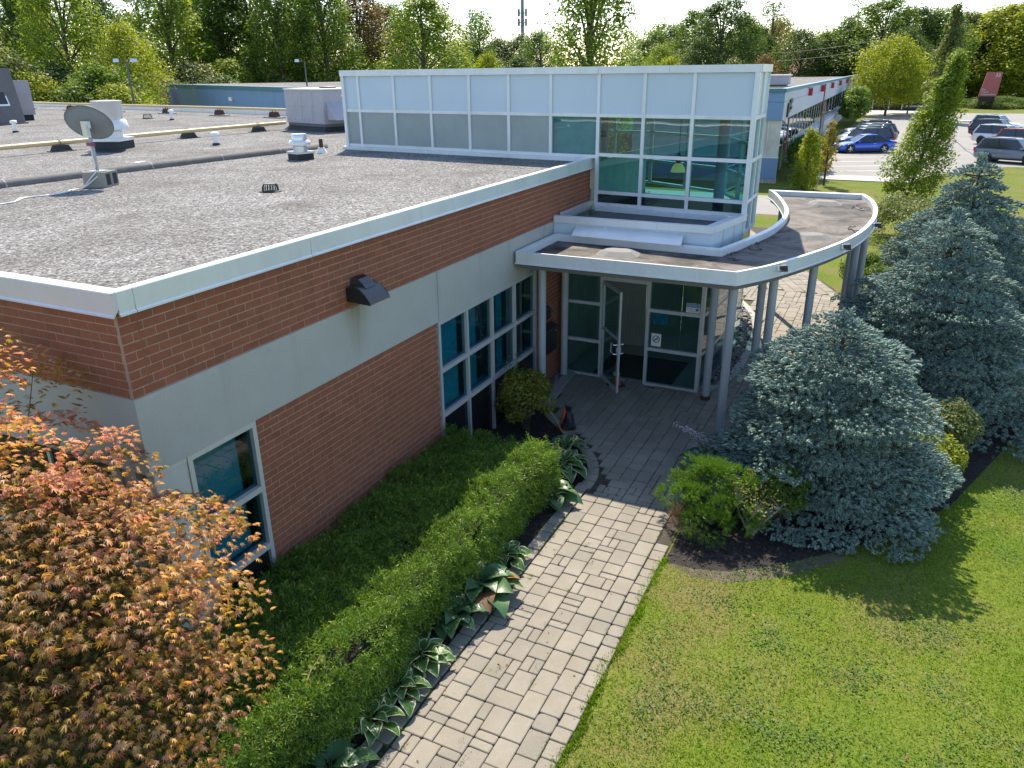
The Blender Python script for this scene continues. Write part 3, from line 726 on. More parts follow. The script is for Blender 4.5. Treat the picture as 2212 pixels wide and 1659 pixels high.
# the open glass door
door = MB()
DH, DW = 2.22, .95
dang = math.atan2(-1.54+.955, 9.94-10.62)
dd = np.array((math.cos(dang), math.sin(dang))); dn = np.array((-dd[1], dd[0])); D0 = np.array((10.61, -.965))
def dp(s, o): return tuple(D0+dd*s+dn*o)
def dbox(mb, s0, s1, z0, z1, o0=-.022, o1=.022): return mb.prism([dp(s0, o0), dp(s1, o0), dp(s1, o1), dp(s0, o1)], z0, z1)
door = dbox(dbox(dbox(dbox(dbox(MB(), 0, .055, .03, DH), DW-.055, DW, .03, DH), .055, DW-.055, .03, .13), .055, DW-.055, DH-.06, DH), .055, DW-.055, 1.18, 1.24).build('door', 'aluminium', tower)
MB().add([(*dp(.055, 0), .13), (*dp(DW-.055, 0), .13), (*dp(DW-.055, 0), 1.18), (*dp(.055, 0), 1.18)], [(0, 1, 2, 3)]).build('pane', 'glass_clear', door)
MB().add([(*dp(.055, 0), 1.24), (*dp(DW-.055, 0), 1.24), (*dp(DW-.055, 0), DH-.06), (*dp(.055, 0), DH-.06)], [(0, 1, 2, 3)]).build('pane', 'glass_clear', door)
for o_ in (-1, 1):
    MB().tube([(*dp(DW-.03, .03*o_), 1.10), (*dp(DW-.04, .1*o_), 1.10), (*dp(DW-.2, .1*o_), 1.10), (*dp(DW-.2, .1*o_), .90), (*dp(DW-.04, .1*o_), .90), (*dp(DW-.03, .03*o_), .90)], .014, 8).build('handle', 'galvanised', door)
dbox(MB(), DW-.05, DW-.01, .93, 1.04, -.05, .05).build('lock', 'galvanised', door)
# lobby side wall to the right of the door
LW = [(10.65, -3.10), (11.4, -3.20), (12.35, -3.23), (13.3, -3.27), (14.3, -3.25), (15.4, -3.1), (16.5, -2.85), (17.6, -2.2)]
for a, b in zip(LW[:-1], LW[1:]):
    L = math.dist(a, b); d = ((b[0]-a[0])/L, (b[1]-a[1])/L)
    MB().wall((a[0]+d[0]*.0, a[1]), (a[0]+d[0]*.06, a[1]+d[1]*.06), 0, 3.1, .08, .0).build('post', 'aluminium', tower)
    a2 = (a[0]+d[0]*.062, a[1]+d[1]*.062)
    for z in (.06, .85, 1.70, 2.5, 3.05): MB().wall(a2, b, z-.035, z+.035, .07, .005).build('rail', 'aluminium', tower)
    for z0, z1 in ((.095, .815), (.885, 1.665), (1.735, 2.465), (2.535, 3.01)):
        MB().add([(*a2, z0), (*b, z0), (*b, z1), (*a2, z1)], [(0, 1, 2, 3)]).build('pane', 'glass_clear', tower)
# low roofed box between tower and canopy
BX = 10.1; BT = 3.61
bx0 = [(BX, -.02), (BX, -3.22)]
MB().wall((BX, -.02), (BX, -3.22), 2.95, BT-.13, .06, .0).build('box_panel', 'tower_panel', tower)
K2 = (KC[0]-.02, KC[1]+.02)
MB().wall((BX+.003, -3.222), K2, 2.95, BT-.13, .06, .0).build('box_panel', 'tower_panel', tower)
for t in (.36, .7, .985):
    x, y = BX+(K2[0]-BX)*t, -3.222+(K2[1]+3.222)*t
    MB().box(x-.03, y-.012, 2.96, x+.03, y+.03, BT-.13).build('box_batten', 'aluminium', tower)
for y in (-1.12, -2.17): MB().box(BX-.014, y-.03, BT-.22, BX, y+.03, BT-.13).build('box_batten', 'tower_panel', tower)
for y0, y1 in ((-.02, -1.118), (-1.122, -2.168), (-2.172, -3.26)):
    MB().box(BX-.035, y0, BT-.13, BX+.09, y1, BT).build('box_cap', 'frame_white', tower)
cpk = [(-.012, BT-.13), (.035, BT-.13), (.035, BT), (-.09, BT), (-.09, BT-.13)]
MB().extrude([(.035, BT-.13), (.035, BT), (-.13, BT), (-.13, BT-.13)], (BX+.093, -3.232), (KC[0]+.02, KC[1]-.0)).build('box_cap', 'frame_white', tower)
MB().prism([(BX+.02, -.03), (BX+.02, -3.16), (11.7, -3.4), (12.1, -.03)], 3.3, 3.42).build('box_roof', 'gravel_dark', tower)
fbox(7.47, 10.7, 3.43, 3.53, 0.0, .10, 'sill_flashing', 'frame_white')
MB().hexa([(10.4, -.035, 3.46), (12.2, -.035, 3.46), (12.2, -.02, 3.46), (10.4, -.02, 3.46)], [(10.4, -.12, 3.62), (12.25, -.12, 3.62), (12.25, -.02, 3.62), (10.4, -.02, 3.62)]).build('wall_flashing', 'frame_white', tower)
MB().hexa([(9.80, -.52, 3.285), (9.70, -2.75, 3.285), (BX-.003, -2.7, 3.42), (BX-.003, -.5, 3.42)], [(9.80, -.52, 3.297), (9.70, -2.75, 3.297), (BX-.003, -2.7, 3.433), (BX-.003, -.5, 3.433)]).build('sloped_flashing', 'frame_white', tower)
MB().lathe([(.07, 0), (.075, .06), (.045, .09), (.05, .1)], (11.55, -.32, 3.42), 10).build('roof_drain', 'steel_dark', tower)
# interior column seen through the glass and the pendant lamp
MB().tube([(13.6, -2.6, 0), (13.6, -2.6, 6.1)], .12, 14).build('inner_column', 'column_paint', tower, smooth=True)
MB().tube([(15.6, .9, 0), (15.6, .9, 6.1)], .12, 14).build('inner_column', 'column_paint', tower, smooth=True)
pl = thing('pendant_lamp', 'lit yellow dome pendant lamp hanging inside the glass tower', 'lamp', (14.09, -1.5, 4.09))
MB().tube([(0, 0, .42), (0, 0, 2.0)], .012, 6).build('rod', 'black_paint', pl, local=True)
MB().lathe([(.05, .2), (.065, .24), (.065, .36), (.03, .42)], n=14).build('socket', 'steel_dark', pl, local=True, smooth=True)
MB().lathe([(.17, 0), (.165, .03), (.14, .11), (.1, .17), (.05, .2)], n=24).build('shade', 'lamp_glow', pl, local=True, smooth=True)
# ------------------------------------------------------------------ curved entrance canopy
canopy = thing('entrance_canopy', 'curved flat-roofed entrance canopy with pale metal fascia on slim grey columns', 'canopy', (8.2, -4, 0))
OUT = [(8.15, -.08), (8.155, -4.07), (8.68, -4.40), (9.2, -4.66), (9.94, -4.97), (10.81, -5.29), (11.73, -5.56), (12.51, -5.72), (13.33, -5.83), (14.2, -5.9), (15.02, -5.915), (15.89, -5.88), (16.8, -5.78), (17.4, -5.66), (17.97, -5.5)]
INN = [(17.85, -3.1), (17.43, -3.27), (16.68, -3.49), (15.74, -3.73), (14.86, -3.91), (14.03, -4.01), (13.14, -4.02), (12.2, -3.95), (11.29, -3.78), (10.44, -3.58), (9.88, -3.43), (10.04, -.08)]
def resample(pts, n):
    P = np.array(pts); s = np.r_[0, np.cumsum(np.linalg.norm(np.diff(P, axis=0), axis=1))]; t = np.linspace(0, s[-1], n)
    # smooth through the points
    return [(float(np.interp(x, s, P[:, 0])), float(np.interp(x, s, P[:, 1]))) for x in t]
def catmull(pts, k):
    P = [np.array(p) for p in pts]; P = [2*P[0]-P[1]]+P+[2*P[-1]-P[-2]]; o = []
    for i in range(1, len(P)-2):
        for j in range(k):
            t = j/k; o.append(tuple(.5*((2*P[i])+(-P[i-1]+P[i+1])*t+(2*P[i-1]-5*P[i]+4*P[i+1]-P[i+2])*t*t+(-P[i-1]+3*P[i]-3*P[i+1]+P[i+2])*t**3)))
    o.append(tuple(P[-2])); return o
arc_o = catmull(OUT[1:], 4); arc_i = catmull(INN[:-1], 4)
outer = [OUT[0]]+arc_o; inner = arc_i+[INN[-1]]
ring = outer+inner
def inset(poly, d):
    n = len(poly); o = []
    ar = sum(poly[i][0]*poly[(i+1) % n][1]-poly[(i+1) % n][0]*poly[i][1] for i in range(n)); sg = 1 if ar > 0 else -1
    for i in range(n):
        a, b, c = (np.array(poly[j % n]) for j in (i-1, i, i+1))
        d1 = (b-a)/max(np.linalg.norm(b-a), 1e-6); d2 = (c-b)/max(np.linalg.norm(c-b), 1e-6)
        n1 = np.array((-d1[1], d1[0]))*sg; n2 = np.array((-d2[1], d2[0]))*sg; m = n1+n2; m /= max(np.linalg.norm(m), 1e-6)
        o.append(tuple(b+m*d/max(.4, m@n1)))
    return o
CT, CB, CM = 3.27, 3.05, 3.13
in1 = inset(ring, .09)
struct('canopy_roof', MB().prism(in1, CM-.1, CM), 'membrane', canopy)
in2 = inset(ring, .055)
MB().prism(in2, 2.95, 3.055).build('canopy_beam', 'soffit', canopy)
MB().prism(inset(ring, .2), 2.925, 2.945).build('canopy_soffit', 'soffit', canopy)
n_ = len(ring); no = len(outer)
def fascia(i, j, name):
    """coping and face from ring point i to j"""
    idx = [k % n_ for k in range(i, j+1)]
    m = MB(); a = [ring[k] for k in idx]; b = [in1[k] for k in idx]; q = len(idx)
    vs = [(x, y, CB-.012) for x, y in [inset_out[k] for k in idx]]+[(x, y, CB+.01) for x, y in [inset_out[k] for k in idx]]+[(x, y, CB+.018) for x, y in a]+[(x, y, CT) for x, y in a]+[(x, y, CT-.012) for x, y in b]+[(x, y, CM-.02) for x, y in b]+[(x, y, CB-.012) for x, y in b]
    fs = []
    for r in range(6):
        for k in range(q-1): fs.append((r*q+k, r*q+k+1, (r+1)*q+k+1, (r+1)*q+k))
    for k in range(q-1): fs.append((6*q+k, 6*q+k+1, k+1, k))
    fs.append(tuple(r*q for r in range(7))); fs.append(tuple(r*q+q-1 for r in range(7))[::-1])
    m.add(vs, fs); o = m.build(name, 'frame_white', canopy)
    bm = bmesh.new(); bm.from_mesh(o.data); bmesh.ops.recalc_face_normals(bm, faces=bm.faces); bm.to_mesh(o.data); bm.free()
inset_out = inset(ring, -.012)
def shave(o): pass
seg = [0, 1]+list(range(3, no-1, 2))+[no-1]
for a, b in zip(seg[:-1], seg[1:]): fascia(a, b, 'fascia_panel')
fascia(no-1, no, 'fascia_panel')
k = no
while k < n_-1:
    e = min(k+6, n_-2) if k < n_-2 else n_-1
    fascia(k, e, 'inner_fascia'); k = e
fascia(n_-1, n_, 'fascia_panel')
# panel joints on the curved face
COLS = [(8.83, -3.93), (8.83, -.32), (10.38, -.17), (10.34, -3.33), (10.97, -4.12), (9.78, -4.47), (11.3, -5.0), (13.1, -5.64), (14.5, -5.76), (16.0, -5.45), (17.45, -3.55)]
for i, (x, y) in enumerate(COLS):
    c = MB().tube([(x, y, .02), (x, y, 2.94)], .078, 18).build('column', 'column_paint', canopy); smooth_by_angle(c)
    if i == 3: MB().lathe([(.1, .03), (.098, .1), (.081, .12)], (x, y, 0), 14).build('rusty_base', 'rust', c)
for i, (x, y, rz) in enumerate([(9.28, -1.68, .1), (12.25, -4.78, .45), (16.85, -4.65, .0)]):
    m = MB(); s = .29; t = .16
    ca, sa = math.cos(rz), math.sin(rz)
    def rt(px, py, z): return (x+px*ca-py*sa, y+px*sa+py*ca, CM+z)
    b8 = [(-s, -t*1.25), (-t, -s*1.25), (t, -s*1.25), (s, -t*1.25), (s, t*1.25), (t, s*1.25), (-t, s*1.25), (-s, t*1.25)]
    m.add([rt(a*1.1, b*1.1, 0) for a, b in b8]+[rt(a*.6, b*.68, .075) for a, b in b8], [(j, (j+1) % 8, (j+1) % 8+8, j+8) for j in range(8)]+[tuple(range(8, 16))])
    m.build('drain_cover', 'drain_box', canopy)
def floodlight(x, y, rz, label):
    t = thing('floodlight', label, 'light', (x, y, CT-.02), rz, 'small floodlights on the canopy fascia'); t.scale = (.75, .75, .75)
    MB().box(-.03, -.05, -.12, .05, .05, -.02).build('bracket', 'white_plastic', t, local=True)
    MB().hexa([(.02, -.09, -.1), (.2, -.09, -.14), (.2, .09, -.14), (.02, .09, -.1)], [(.0, -.09, -.01), (.17, -.09, .0), (.17, .09, .0), (.0, .09, -.01)]).build('lamp_head', 'black_paint', t, local=True)
    MB().box(.03, -.085, -.155, .19, .085, -.145).build('lens', 'white_plastic', t, local=True)
floodlight(9.03, -4.60, R(-65), 'black floodlight nearest the canopy corner, on the curved fascia')
floodlight(11.25, -5.45, R(-72), 'black floodlight midway along the curved canopy fascia')
floodlight(13.8, -5.9, R(-85), 'black floodlight on the far bulge of the canopy fascia, by the spruces')
for (x, y) in ((13.4, -5.55), (16.4, -5.45), (10.9, -3.95), (9.9, -3.7)):
    MB().tube([(x+random.uniform(-.2, .2)+.25*math.cos(a)*(1+.3*a/6), y+.14*math.sin(a*1.3), CM+.015) for a in np.linspace(0, 5.5, 14)], .008, 5).build('loose_cable', 'black_paint', canopy)

# ------------------------------------------------------------------ things on the wall and at the door
wl_ = thing('wall_light', 'bronze wall-pack light with ribbed glass on the brick facade', 'light', (3.34, 0, 3.62))
def arcprof(y0, z0, y1, z1, n, bulge):
    o = []
    for i in range(n+1):
        t = i/n; o.append((y0+(y1-y0)*t, z0+(z1-z0)*t+bulge*math.sin(math.pi*t)))
    return o
prof = [(0, -.02)]+[(0, .16)]+arcprof(-.08, .17, -.36, .0, 8, .06)+[(-.37, -.04)]
def xprism(prof, x0, x1):
    m = MB(); n = len(prof)
    m.add([(x0, y, z) for y, z in prof]+[(x1, y, z) for y, z in prof], [tuple(range(n)), tuple(range(n, 2*n))[::-1]]+[(i, (i+1) % n, (i+1) % n+n, i+n) for i in range(n)])
    bm = bmesh.new(); me = m.mesh('t'); bm.from_mesh(me); bmesh.ops.recalc_face_normals(bm, faces=bm.faces); bm.to_mesh(me); bm.free(); return me
link('housing', xprism(prof, -.06, .36), 'lamp_bronze', wl_)
link('hood', xprism([(0, .14), (0, .25), (-.05, .27), (-.12, .25), (-.2, .19), (-.24, .14)], .04, .26), 'lamp_bronze', wl_)
link('side_plate', xprism([(0.0, -.025), (0, .15), (-.09, .165), (-.2, .15), (-.3, .08), (-.36, .0), (-.37, -.045)], -.072, -.06), 'lamp_side', wl_)
link('side_plate', xprism([(0.0, -.025), (0, .15), (-.09, .165), (-.2, .15), (-.3, .08), (-.36, .0), (-.37, -.045)], .36, .372), 'lamp_side', wl_)
rib = MB()
for i in range(16):
    x = .05+i*.0128
    rib.add([(x, -.05, .274), (x+.007, -.05, .274), (x+.007, -.13, .252), (x, -.13, .252), (x, -.20, .198), (x+.007, -.2, .198)], [(0, 1, 2, 3), (3, 2, 5, 4)])
tag(rib.build('glass_ribs', 'glass_dark', wl_, local=True), kind='stuff')
mbx = thing('mailbox', 'black metal mailbox on the brick pier beside the entrance', 'mailbox', (9.76, 0, .8))
MB().box(-.24, -.16, 0, .24, -.005, .5).build('box', 'black_paint', mbx, local=True)
MB().hexa([(-.25, -.19, .5), (.25, -.19, .5), (.25, -.004, .5), (-.25, -.004, .5)], [(-.25, -.17, .53), (.25, -.17, .53), (.25, -.004, .6), (-.25, -.004, .6)]).build('lid', 'black_paint', mbx, local=True)
MB().box(.16, -.172, .42, .18, -.16, .44).build('lock', 'galvanised', mbx, local=True)
ash = thing('ash_bin', 'small black wall ashtray above the black mailbox', 'ashtray', (9.68, 0, 1.53))
MB().box(-.11, -.1, 0, .11, -.005, .2).build('body', 'black_paint', ash, local=True)
MB().hexa([(-.12, -.12, .2), (.12, -.12, .2), (.12, -.004, .2), (-.12, -.004, .2)], [(-.1, -.06, .26), (.1, -.06, .26), (.1, -.004, .28), (-.1, -.004, .28)]).build('hood', 'black_paint', ash, local=True)
def text(body, size, loc, rot, mat, name, parent, align='CENTER', extr=.0015, shear=0.0):
    c = bpy.data.curves.new(name, 'FONT'); c.body = body; c.size = size; c.align_x = align; c.align_y = 'CENTER'; c.extrude = extr; c.shear = shear
    t = bpy.data.objects.new('tmp', c); COL.objects.link(t)
    dg = bpy.context.evaluated_depsgraph_get(); me = bpy.data.meshes.new_from_object(t.evaluated_get(dg)); bpy.data.objects.remove(t)
    o = bpy.data.objects.new(name, me); COL.objects.link(o); me.materials.clear(); me.materials.append(M[mat]); o.parent = parent
    off = origin(parent) if parent else Vector((0, 0, 0))
    o.location = Vector(loc)-off; o.rotation_euler = rot; return o
FACE = (R(90), 0, R(-90))                                   # text facing -x
nt_ = thing('notice_sticker', 'blue and white NOTICE surveillance sticker on the lobby glass', 'sticker', (EX-.004, -2.87, 1.74))
MB().box(EX-.006, -3.01, 1.74, EX-.003, -2.73, 1.94).build('sheet', 'sticker_white', nt_)
MB().box(EX-.009, -3.003, 1.855, EX-.0062, -2.737, 1.933).build('header', 'sticker_blue', nt_)
text('NOTICE', .068, (EX-.0105, -2.87, 1.892), FACE, 'letter_white', 'lettering', nt_, shear=.15)
text('24 HOUR', .034, (EX-.008, -2.82, 1.82), FACE, 'black_paint', 'lettering', nt_)
text('VIDEO SURVEILLANCE', .021, (EX-.008, -2.87, 1.775), FACE, 'black_paint', 'lettering', nt_)
MB().box(EX-.009, -2.98, 1.80, EX-.0075, -2.92, 1.83).box(EX-.009, -2.96, 1.785, EX-.0075, -2.94, 1.80).build('camera_symbol', 'black_paint', nt_)
ns = thing('no_smoking_sticker', 'pale no-smoking sticker low on the lobby glass', 'sticker', (EX-.004, -2.145, .92))
MB().box(EX-.006, -2.25, .92, EX-.003, -2.04, 1.2).build('sheet', 'sticker_white', ns)
cs = MB(); cy, cz = -2.145, 1.08
cs.v = []; 
n = 28
for k in range(n):
    a = 2*math.pi*k/n
    for r in (.078, .062): cs.v.append((EX-.008, cy+r*math.cos(a), cz+r*math.sin(a)))
cs.f = [(2*k, 2*((k+1) % n), 2*((k+1) % n)+1, 2*k+1) for k in range(n)]
q = .062*.72
cs.add([(EX-.0085, cy-q-.006, cz+q-.006), (EX-.0085, cy-q+.006, cz+q+.006), (EX-.0085, cy+q+.006, cz-q+.006), (EX-.0085, cy+q-.006, cz-q-.006)], [(0, 1, 2, 3)])
cs.build('symbol', 'black_paint', ns)
MB().box(EX-.009, -2.19, 1.07, EX-.0075, -2.11, 1.085).build('cigarette', 'black_paint', ns)
po = thing('poster', 'blue paper poster behind the lobby glass', 'poster', (EX+.01, -2.2, 1.41))
MB().box(EX+.006, -2.36, 1.41, EX+.009, -2.05, 1.655).build('sheet', 'poster_blue', po)
def cone(x, y, label, stripe=True):
    t = thing('traffic_cone', label, 'traffic cone', (x, y, .04), random.uniform(0, 1))
    MB().box(-.15, -.15, 0, .15, .15, .03).build('base', 'cone_orange' if not stripe else 'black_paint', t, local=True)
    c = MB().lathe([(.115, .03), (.105, .06), (.02, .55), (.018, .56)], n=20).build('cone', 'cone_orange', t, local=True, smooth=False); smooth_by_angle(c)
    if stripe:
        MB().lathe([(.0735, .25), (.0605, .33)], n=20).build('reflective_band', 'sticker_white', t, local=True)
    return t
cone(10.28, -1.42, 'orange traffic cone with white band standing at the open glass door')
cone(7.86, -1.22, 'orange traffic cone half hidden by a dark bag at the bed corner', False).scale = (.8, .8, .8)
bag = MB()
pr = []
nb = 14
for iz, (z, r) in enumerate([(.05, .17), (.12, .165), (.22, .13), (.32, .10), (.4, .075), (.45, .05), (.5, .085)]):
    for k in range(nb):
        a = 2*math.pi*k/nb; q = r*(1+.14*math.sin(3*a+iz*1.3)+.08*math.sin(7*a))
        bag.v.append((7.80+.8*q*math.cos(a)+.045, -1.31+.8*q*math.sin(a), .03+.85*z+(.07*abs(math.sin(a*1.0)) if iz == 6 else 0)+.012*math.sin(5*a)))
bag.f = [(i*nb+k, i*nb+(k+1) % nb, (i+1)*nb+(k+1) % nb, (i+1)*nb+k) for i in range(6) for k in range(nb)]
tag(bag.build('plastic_bag', 'bag_dark'), 'crumpled dark plastic bag pulled over the cone beside the hostas', 'bag')

# ------------------------------------------------------------------ roof equipment
def fin(o): return smooth_by_angle(o)
dish = thing('satellite_dish', 'grey satellite dish on a short pole, standing on concrete blocks on the roof', 'satellite dish', (5.18, 6.88, ZR+.27))
dn_ = Vector((.76, .50, .40)).normalized()
c0 = Vector((0, 0, .80)); uu = Vector((-.18, .98, .1)); uu = (uu-dn_*uu.dot(dn_)).normalized(); vv = dn_.cross(uu)
ct = math.cos(R(22)); st = math.sin(R(22)); uu, vv = uu*ct+vv*st, vv*ct-uu*st
m = MB(); nr, na = 5, 28
for i in range(nr+1):
    r = i/nr
    for k in range(na):
        a = 2*math.pi*k/na; m.v.append(tuple(c0+uu*(.40*r*math.cos(a))+vv*(.31*r*math.sin(a))+dn_*(.09*r*r)))
m.f = [(i*na+k, i*na+(k+1) % na, (i+1)*na+(k+1) % na, (i+1)*na+k) for i in range(nr) for k in range(na)]
b = len(m.v)
for i in (nr,):
    for k in range(na):
        a = 2*math.pi*k/na; m.v.append(tuple(c0+uu*(.405*math.cos(a))+vv*(.315*math.sin(a))+dn_*(.078)))
m.f += [(nr*na+k, nr*na+(k+1) % na, b+(k+1) % na, b+k) for k in range(na)]
m.build('reflector', 'dish_grey', dish, local=True, smooth=True)
MB().tube([(0, 0, 0), (0, 0, .42), (-.02, 0, .66)], .028, 10).build('pole', 'column_paint', dish, local=True, smooth=True)
MB().box(-.1, -.06, .58, -.03, .06, .8).box(-.08, -.09, .74, -.02, .09, .86).build('bracket', 'galvanised', dish, local=True)
MB().box(-.075, -.08, .44, .0, .06, .5).build('connector_box', 'purple_lnb', dish, local=True)
MB().tube([(-.04, 0, .45), (-.035, .01, .25), (-.03, .0, .1), (-.05, .02, .02)], .012, 6).build('pole_cable', 'cable_white', dish, local=True)
MB().tube([tuple(c0+dn_*.05+vv*-.3), tuple(c0+dn_*.5+vv*-.22)], .014, 6).build('feed_arm', 'galvanised', dish, local=True)
MB().box(-.12, -.12, 0, .12, .12, .012).build('foot', 'galvanised', dish, local=True)
def cblock(x, y, rz, label):
    t = thing('concrete_block', label, 'block', (x, y, ZR), rz, 'hollow blocks under the satellite dish')
    m = MB(); L, W_, H_ = .42, .205, .265; w = .035
    for a0, a1 in ((-L/2, -L/2+w), (-w/2, w/2), (L/2-w, L/2)): m.box(a0, -W_/2+w, 0, a1, W_/2-w, H_)
    m.box(-L/2, -W_/2, 0, L/2, -W_/2+w, H_); m.box(-L/2, W_/2-w, 0, L/2, W_/2, H_)
    m.build('shell', 'block', t, local=True)
    MB().box(L/2-.004, -W_/2+w, .035, L/2+.002, W_/2-w, H_-.035).build('core_hole_shade', 'curb_black', t, local=True)  # black plate on the end face stands for the shade inside a core
    MB().box(-L/2+w, -W_/2+w, H_*.92, L/2-w, W_/2-w, H_-.006).build('web', 'block', t, local=True)
bz = math.atan2(6.65-7.1, 5.12-4.94)
cblock(5.13, 6.93-.06, bz+0.0, 'grey hollow concrete block under the dish, nearer the parapet')
cblock(5.13+.215*math.cos(bz+math.pi/2), 6.87+.215*math.sin(bz+math.pi/2), bz, 'grey hollow concrete block under the dish, nearer the felt divider')
cb = [(5.08, 6.75, ZR+.3), (5.0, 6.82, ZR+.2), (4.86, 6.95, ZR+.015), (4.6, 6.9, ZR+.012), (4.35, 6.75, ZR+.012), (4.0, 6.72, ZR+.012), (3.62, 6.8, ZR+.012), (3.3, 6.5, ZR+.012), (2.9, 6.55, ZR+.012), (2.6, 6.75, ZR+.012), (2.2, 7.1, ZR+.012), (1.5, 7.4, ZR+.012)]
cs3 = catmull([np.array(p) for p in cb], 5)
tag(MB().tube(cs3, .011, 6).build('roof_cable', 'cable_white'), 'white coaxial cable snaking across the gravel from the dish, upper strand', 'cable')
cs4 = [(x+.05+.05*math.sin(i*.5), y-.03-.03*math.sin(i*.31), z) for i, (x, y, z) in enumerate(cs3)]
tag(MB().tube(cs4, .011, 6).build('roof_cable', 'cable_white'), 'white coaxial cable snaking across the gravel from the dish, lower strand', 'cable')
# mushroom fan near the tower
fan = thing('roof_fan', 'squat aluminium mushroom exhaust fan on a black kerb near the tower', 'exhaust fan', (10.25, 6.52, ZR), R(26+45))
MB().box(-.215, -.215, 0, .215, .215, .14).build('kerb', 'curb_black', fan, local=True)
MB().box(-.235, -.235, .14, .235, .235, .19).build('base_plate', 'galvanised', fan, local=True)
fin(MB().lathe([(.165, .19), (.165, .32)], n=28).build('throat', 'galvanised', fan, local=True))
fin(MB().lathe([(.16, .30), (.225, .31), (.25, .335), (.25, .39), (.225, .425), (.17, .43)], n=28).build('hood', 'fan_white', fan, local=True))
fin(MB().lathe([(.175, .43), (.175, .56), (.165, .575), (.0, .58)], n=28).build('motor_cap', 'galvanised', fan, local=True))
# tall upblast fan behind the dish
uf = thing('roof_fan', 'tall shiny upblast exhaust fan behind the satellite dish', 'exhaust fan', (10.3, 12.95, ZR), R(20))
MB().hexa([(-.55, -.55, 0), (.55, -.55, 0), (.55, .55, 0), (-.55, .55, 0)], [(-.4, -.4, .06), (.4, -.4, .06), (.4, .4, .06), (-.4, .4, .06)]).build('flashing', 'curb_black', uf, local=True)
MB().box(-.36, -.36, .06, .36, .36, .26).build('kerb', 'curb_black', uf, local=True)
MB().box(-.38, -.38, .26, .38, .38, .34).build('base_plate', 'fan_white', uf, local=True)
fin(MB().lathe([(.26, .34), (.26, .5), (.44, .55), (.45, .62), (.40, .78), (.38, .80)], n=28).build('bowl', 'fan_white', uf, local=True))
fin(MB().lathe([(.34, .8), (.36, 1.2), (.385, 1.24), (.385, 1.27), (.0, 1.29)], n=28).build('windband', 'galvanised', uf, local=True))
MB().box(-.05, .3, .4, .2, .42, .62).build('motor_box', 'curb_black', uf, local=True)
# rusty vent stack with a painted cone
vs_ = thing('vent_stack', 'rusty vent stack in a white painted flashing cone by the tower', 'vent', (11.72, 7.1, ZR))
fin(MB().lathe([(.14, 0), (.075, .13)], n=14).build('flashing_cone', 'white_plastic', vs_, local=True))
fin(MB().lathe([(.05, .1), (.05, .33), (.045, .335), (.045, .3)], n=14).build('pipe', 'rust', vs_, local=True))
rd = thing('roof_drain', 'black domed roof drain strainer in the middle of the gravel', 'drain', (5.83, 3.45, ZR))
MB().lathe([(.19, .0), (.19, .012), (.15, .02), (.0, .021)], n=20).build('ring', 'curb_black', rd, local=True)
st_ = MB()
for k in range(18):
    a = 2*math.pi*k/18; c, s = math.cos(a), math.sin(a)
    st_.tube([(.135*c, .135*s, .01), (.128*c, .128*s, .09), (.1*c, .1*s, .13)], .008, 4)
st_.lathe([(.11, .125), (.10, .137), (.0, .14)], n=18)
st_.build('strainer', 'black_paint', rd, local=True)
rd2 = copy_tree(rd); rd2.location = (22.4, 26.0, ZR); rd2.scale = (1.4, 1.4, 1.6); rd2['label'] = 'far dark roof drain strainer near the rear parapet'
def gooseneck(x, y, h, label):
    t = thing('roof_vent', label, 'vent', (x, y, ZR), random.uniform(-.4, .4), 'small white vents on the roof')
    fin(MB().lathe([(.11, 0), (.1, .05), (.09, .06)], n=12).build('boot', 'curb_black', t, local=True))
    fin(MB().lathe([(.07, .05), (.07, h-.1), (.12, h-.1), (.12, h-.03), (.09, h), (.0, h+.01)], n=14).build('cap', 'white_plastic', t, local=True))
gooseneck(14.19, 23.19, .42, 'white roof vent left of the satellite dish, below the dark unit')
gooseneck(12.56, 11.58, .36, 'white roof vent in front of the yellow gas pipe')
gooseneck(21.95, 23.9, .45, 'white roof vent far back near the rear gas pipe')
sb = thing('paving_offcut', 'small pale block lying beside the felt divider', 'block', (7.8, 9.0, ZR), .4)
MB().box(-.15, -.07, 0, 0, .07, .1).build('half', 'white_plastic', sb, local=True); MB().box(.012, -.07, 0, .16, .07, .095).build('half', 'white_plastic', sb, local=True)
# gas pipes on stands
def pipe_stand(x, y, rz, label, red=False):
    t = thing('pipe_stand', label, 'pipe stand', (x, y, ZR), rz, 'rear gas pipe stands' if red else 'front gas pipe stands')
    if red:
        MB().box(-.5, -.25, 0, .5, .25, .05).build('base_pad', 'stone_slab', t, local=True)
        MB().hexa([(-.27, -.14, .05), (.27, -.14, .05), (.27, .14, .05), (-.27, .14, .05)], [(-.2, -.1, .27), (.2, -.1, .27), (.2, .1, .27), (-.2, .1, .27)]).build('wood_block', 'rust', t, local=True)
        MB().tube([(-.1, 0, .27), (-.1, 0, .42), (.1, 0, .42), (.1, 0, .27)], .022, 6).build('clamp', 'steel_dark', t, local=True)
    else:
        MB().box(-.3, -.2, 0, .3, .2, .02).build('base_pad', 'curb_black', t, local=True)
        MB().hexa([(-.24, -.14, .02), (.24, -.14, .02), (.24, .14, .02), (-.24, .14, .02)], [(-.17, -.1, .16), (.17, -.1, .16), (.17, .1, .16), (-.17, .1, .16)]).build('rubber_block', 'curb_black', t, local=True)
        MB().tube([(-.03, -.07, .16), (-.03, -.07, .29), (-.03, .07, .29), (-.03, .07, .16)], .012, 5).build('clamp', 'steel_dark', t, local=True)
pipe_stand(9.67, 14.28, 0, 'black rubber pipe stand left of the satellite dish')
pipe_stand(14.23, 14.48, 0, 'black rubber pipe stand between the dish and the grey rooftop unit')
pipe_stand(17.2, 14.3, 0, 'black rubber pipe stand beside the grey rooftop unit')
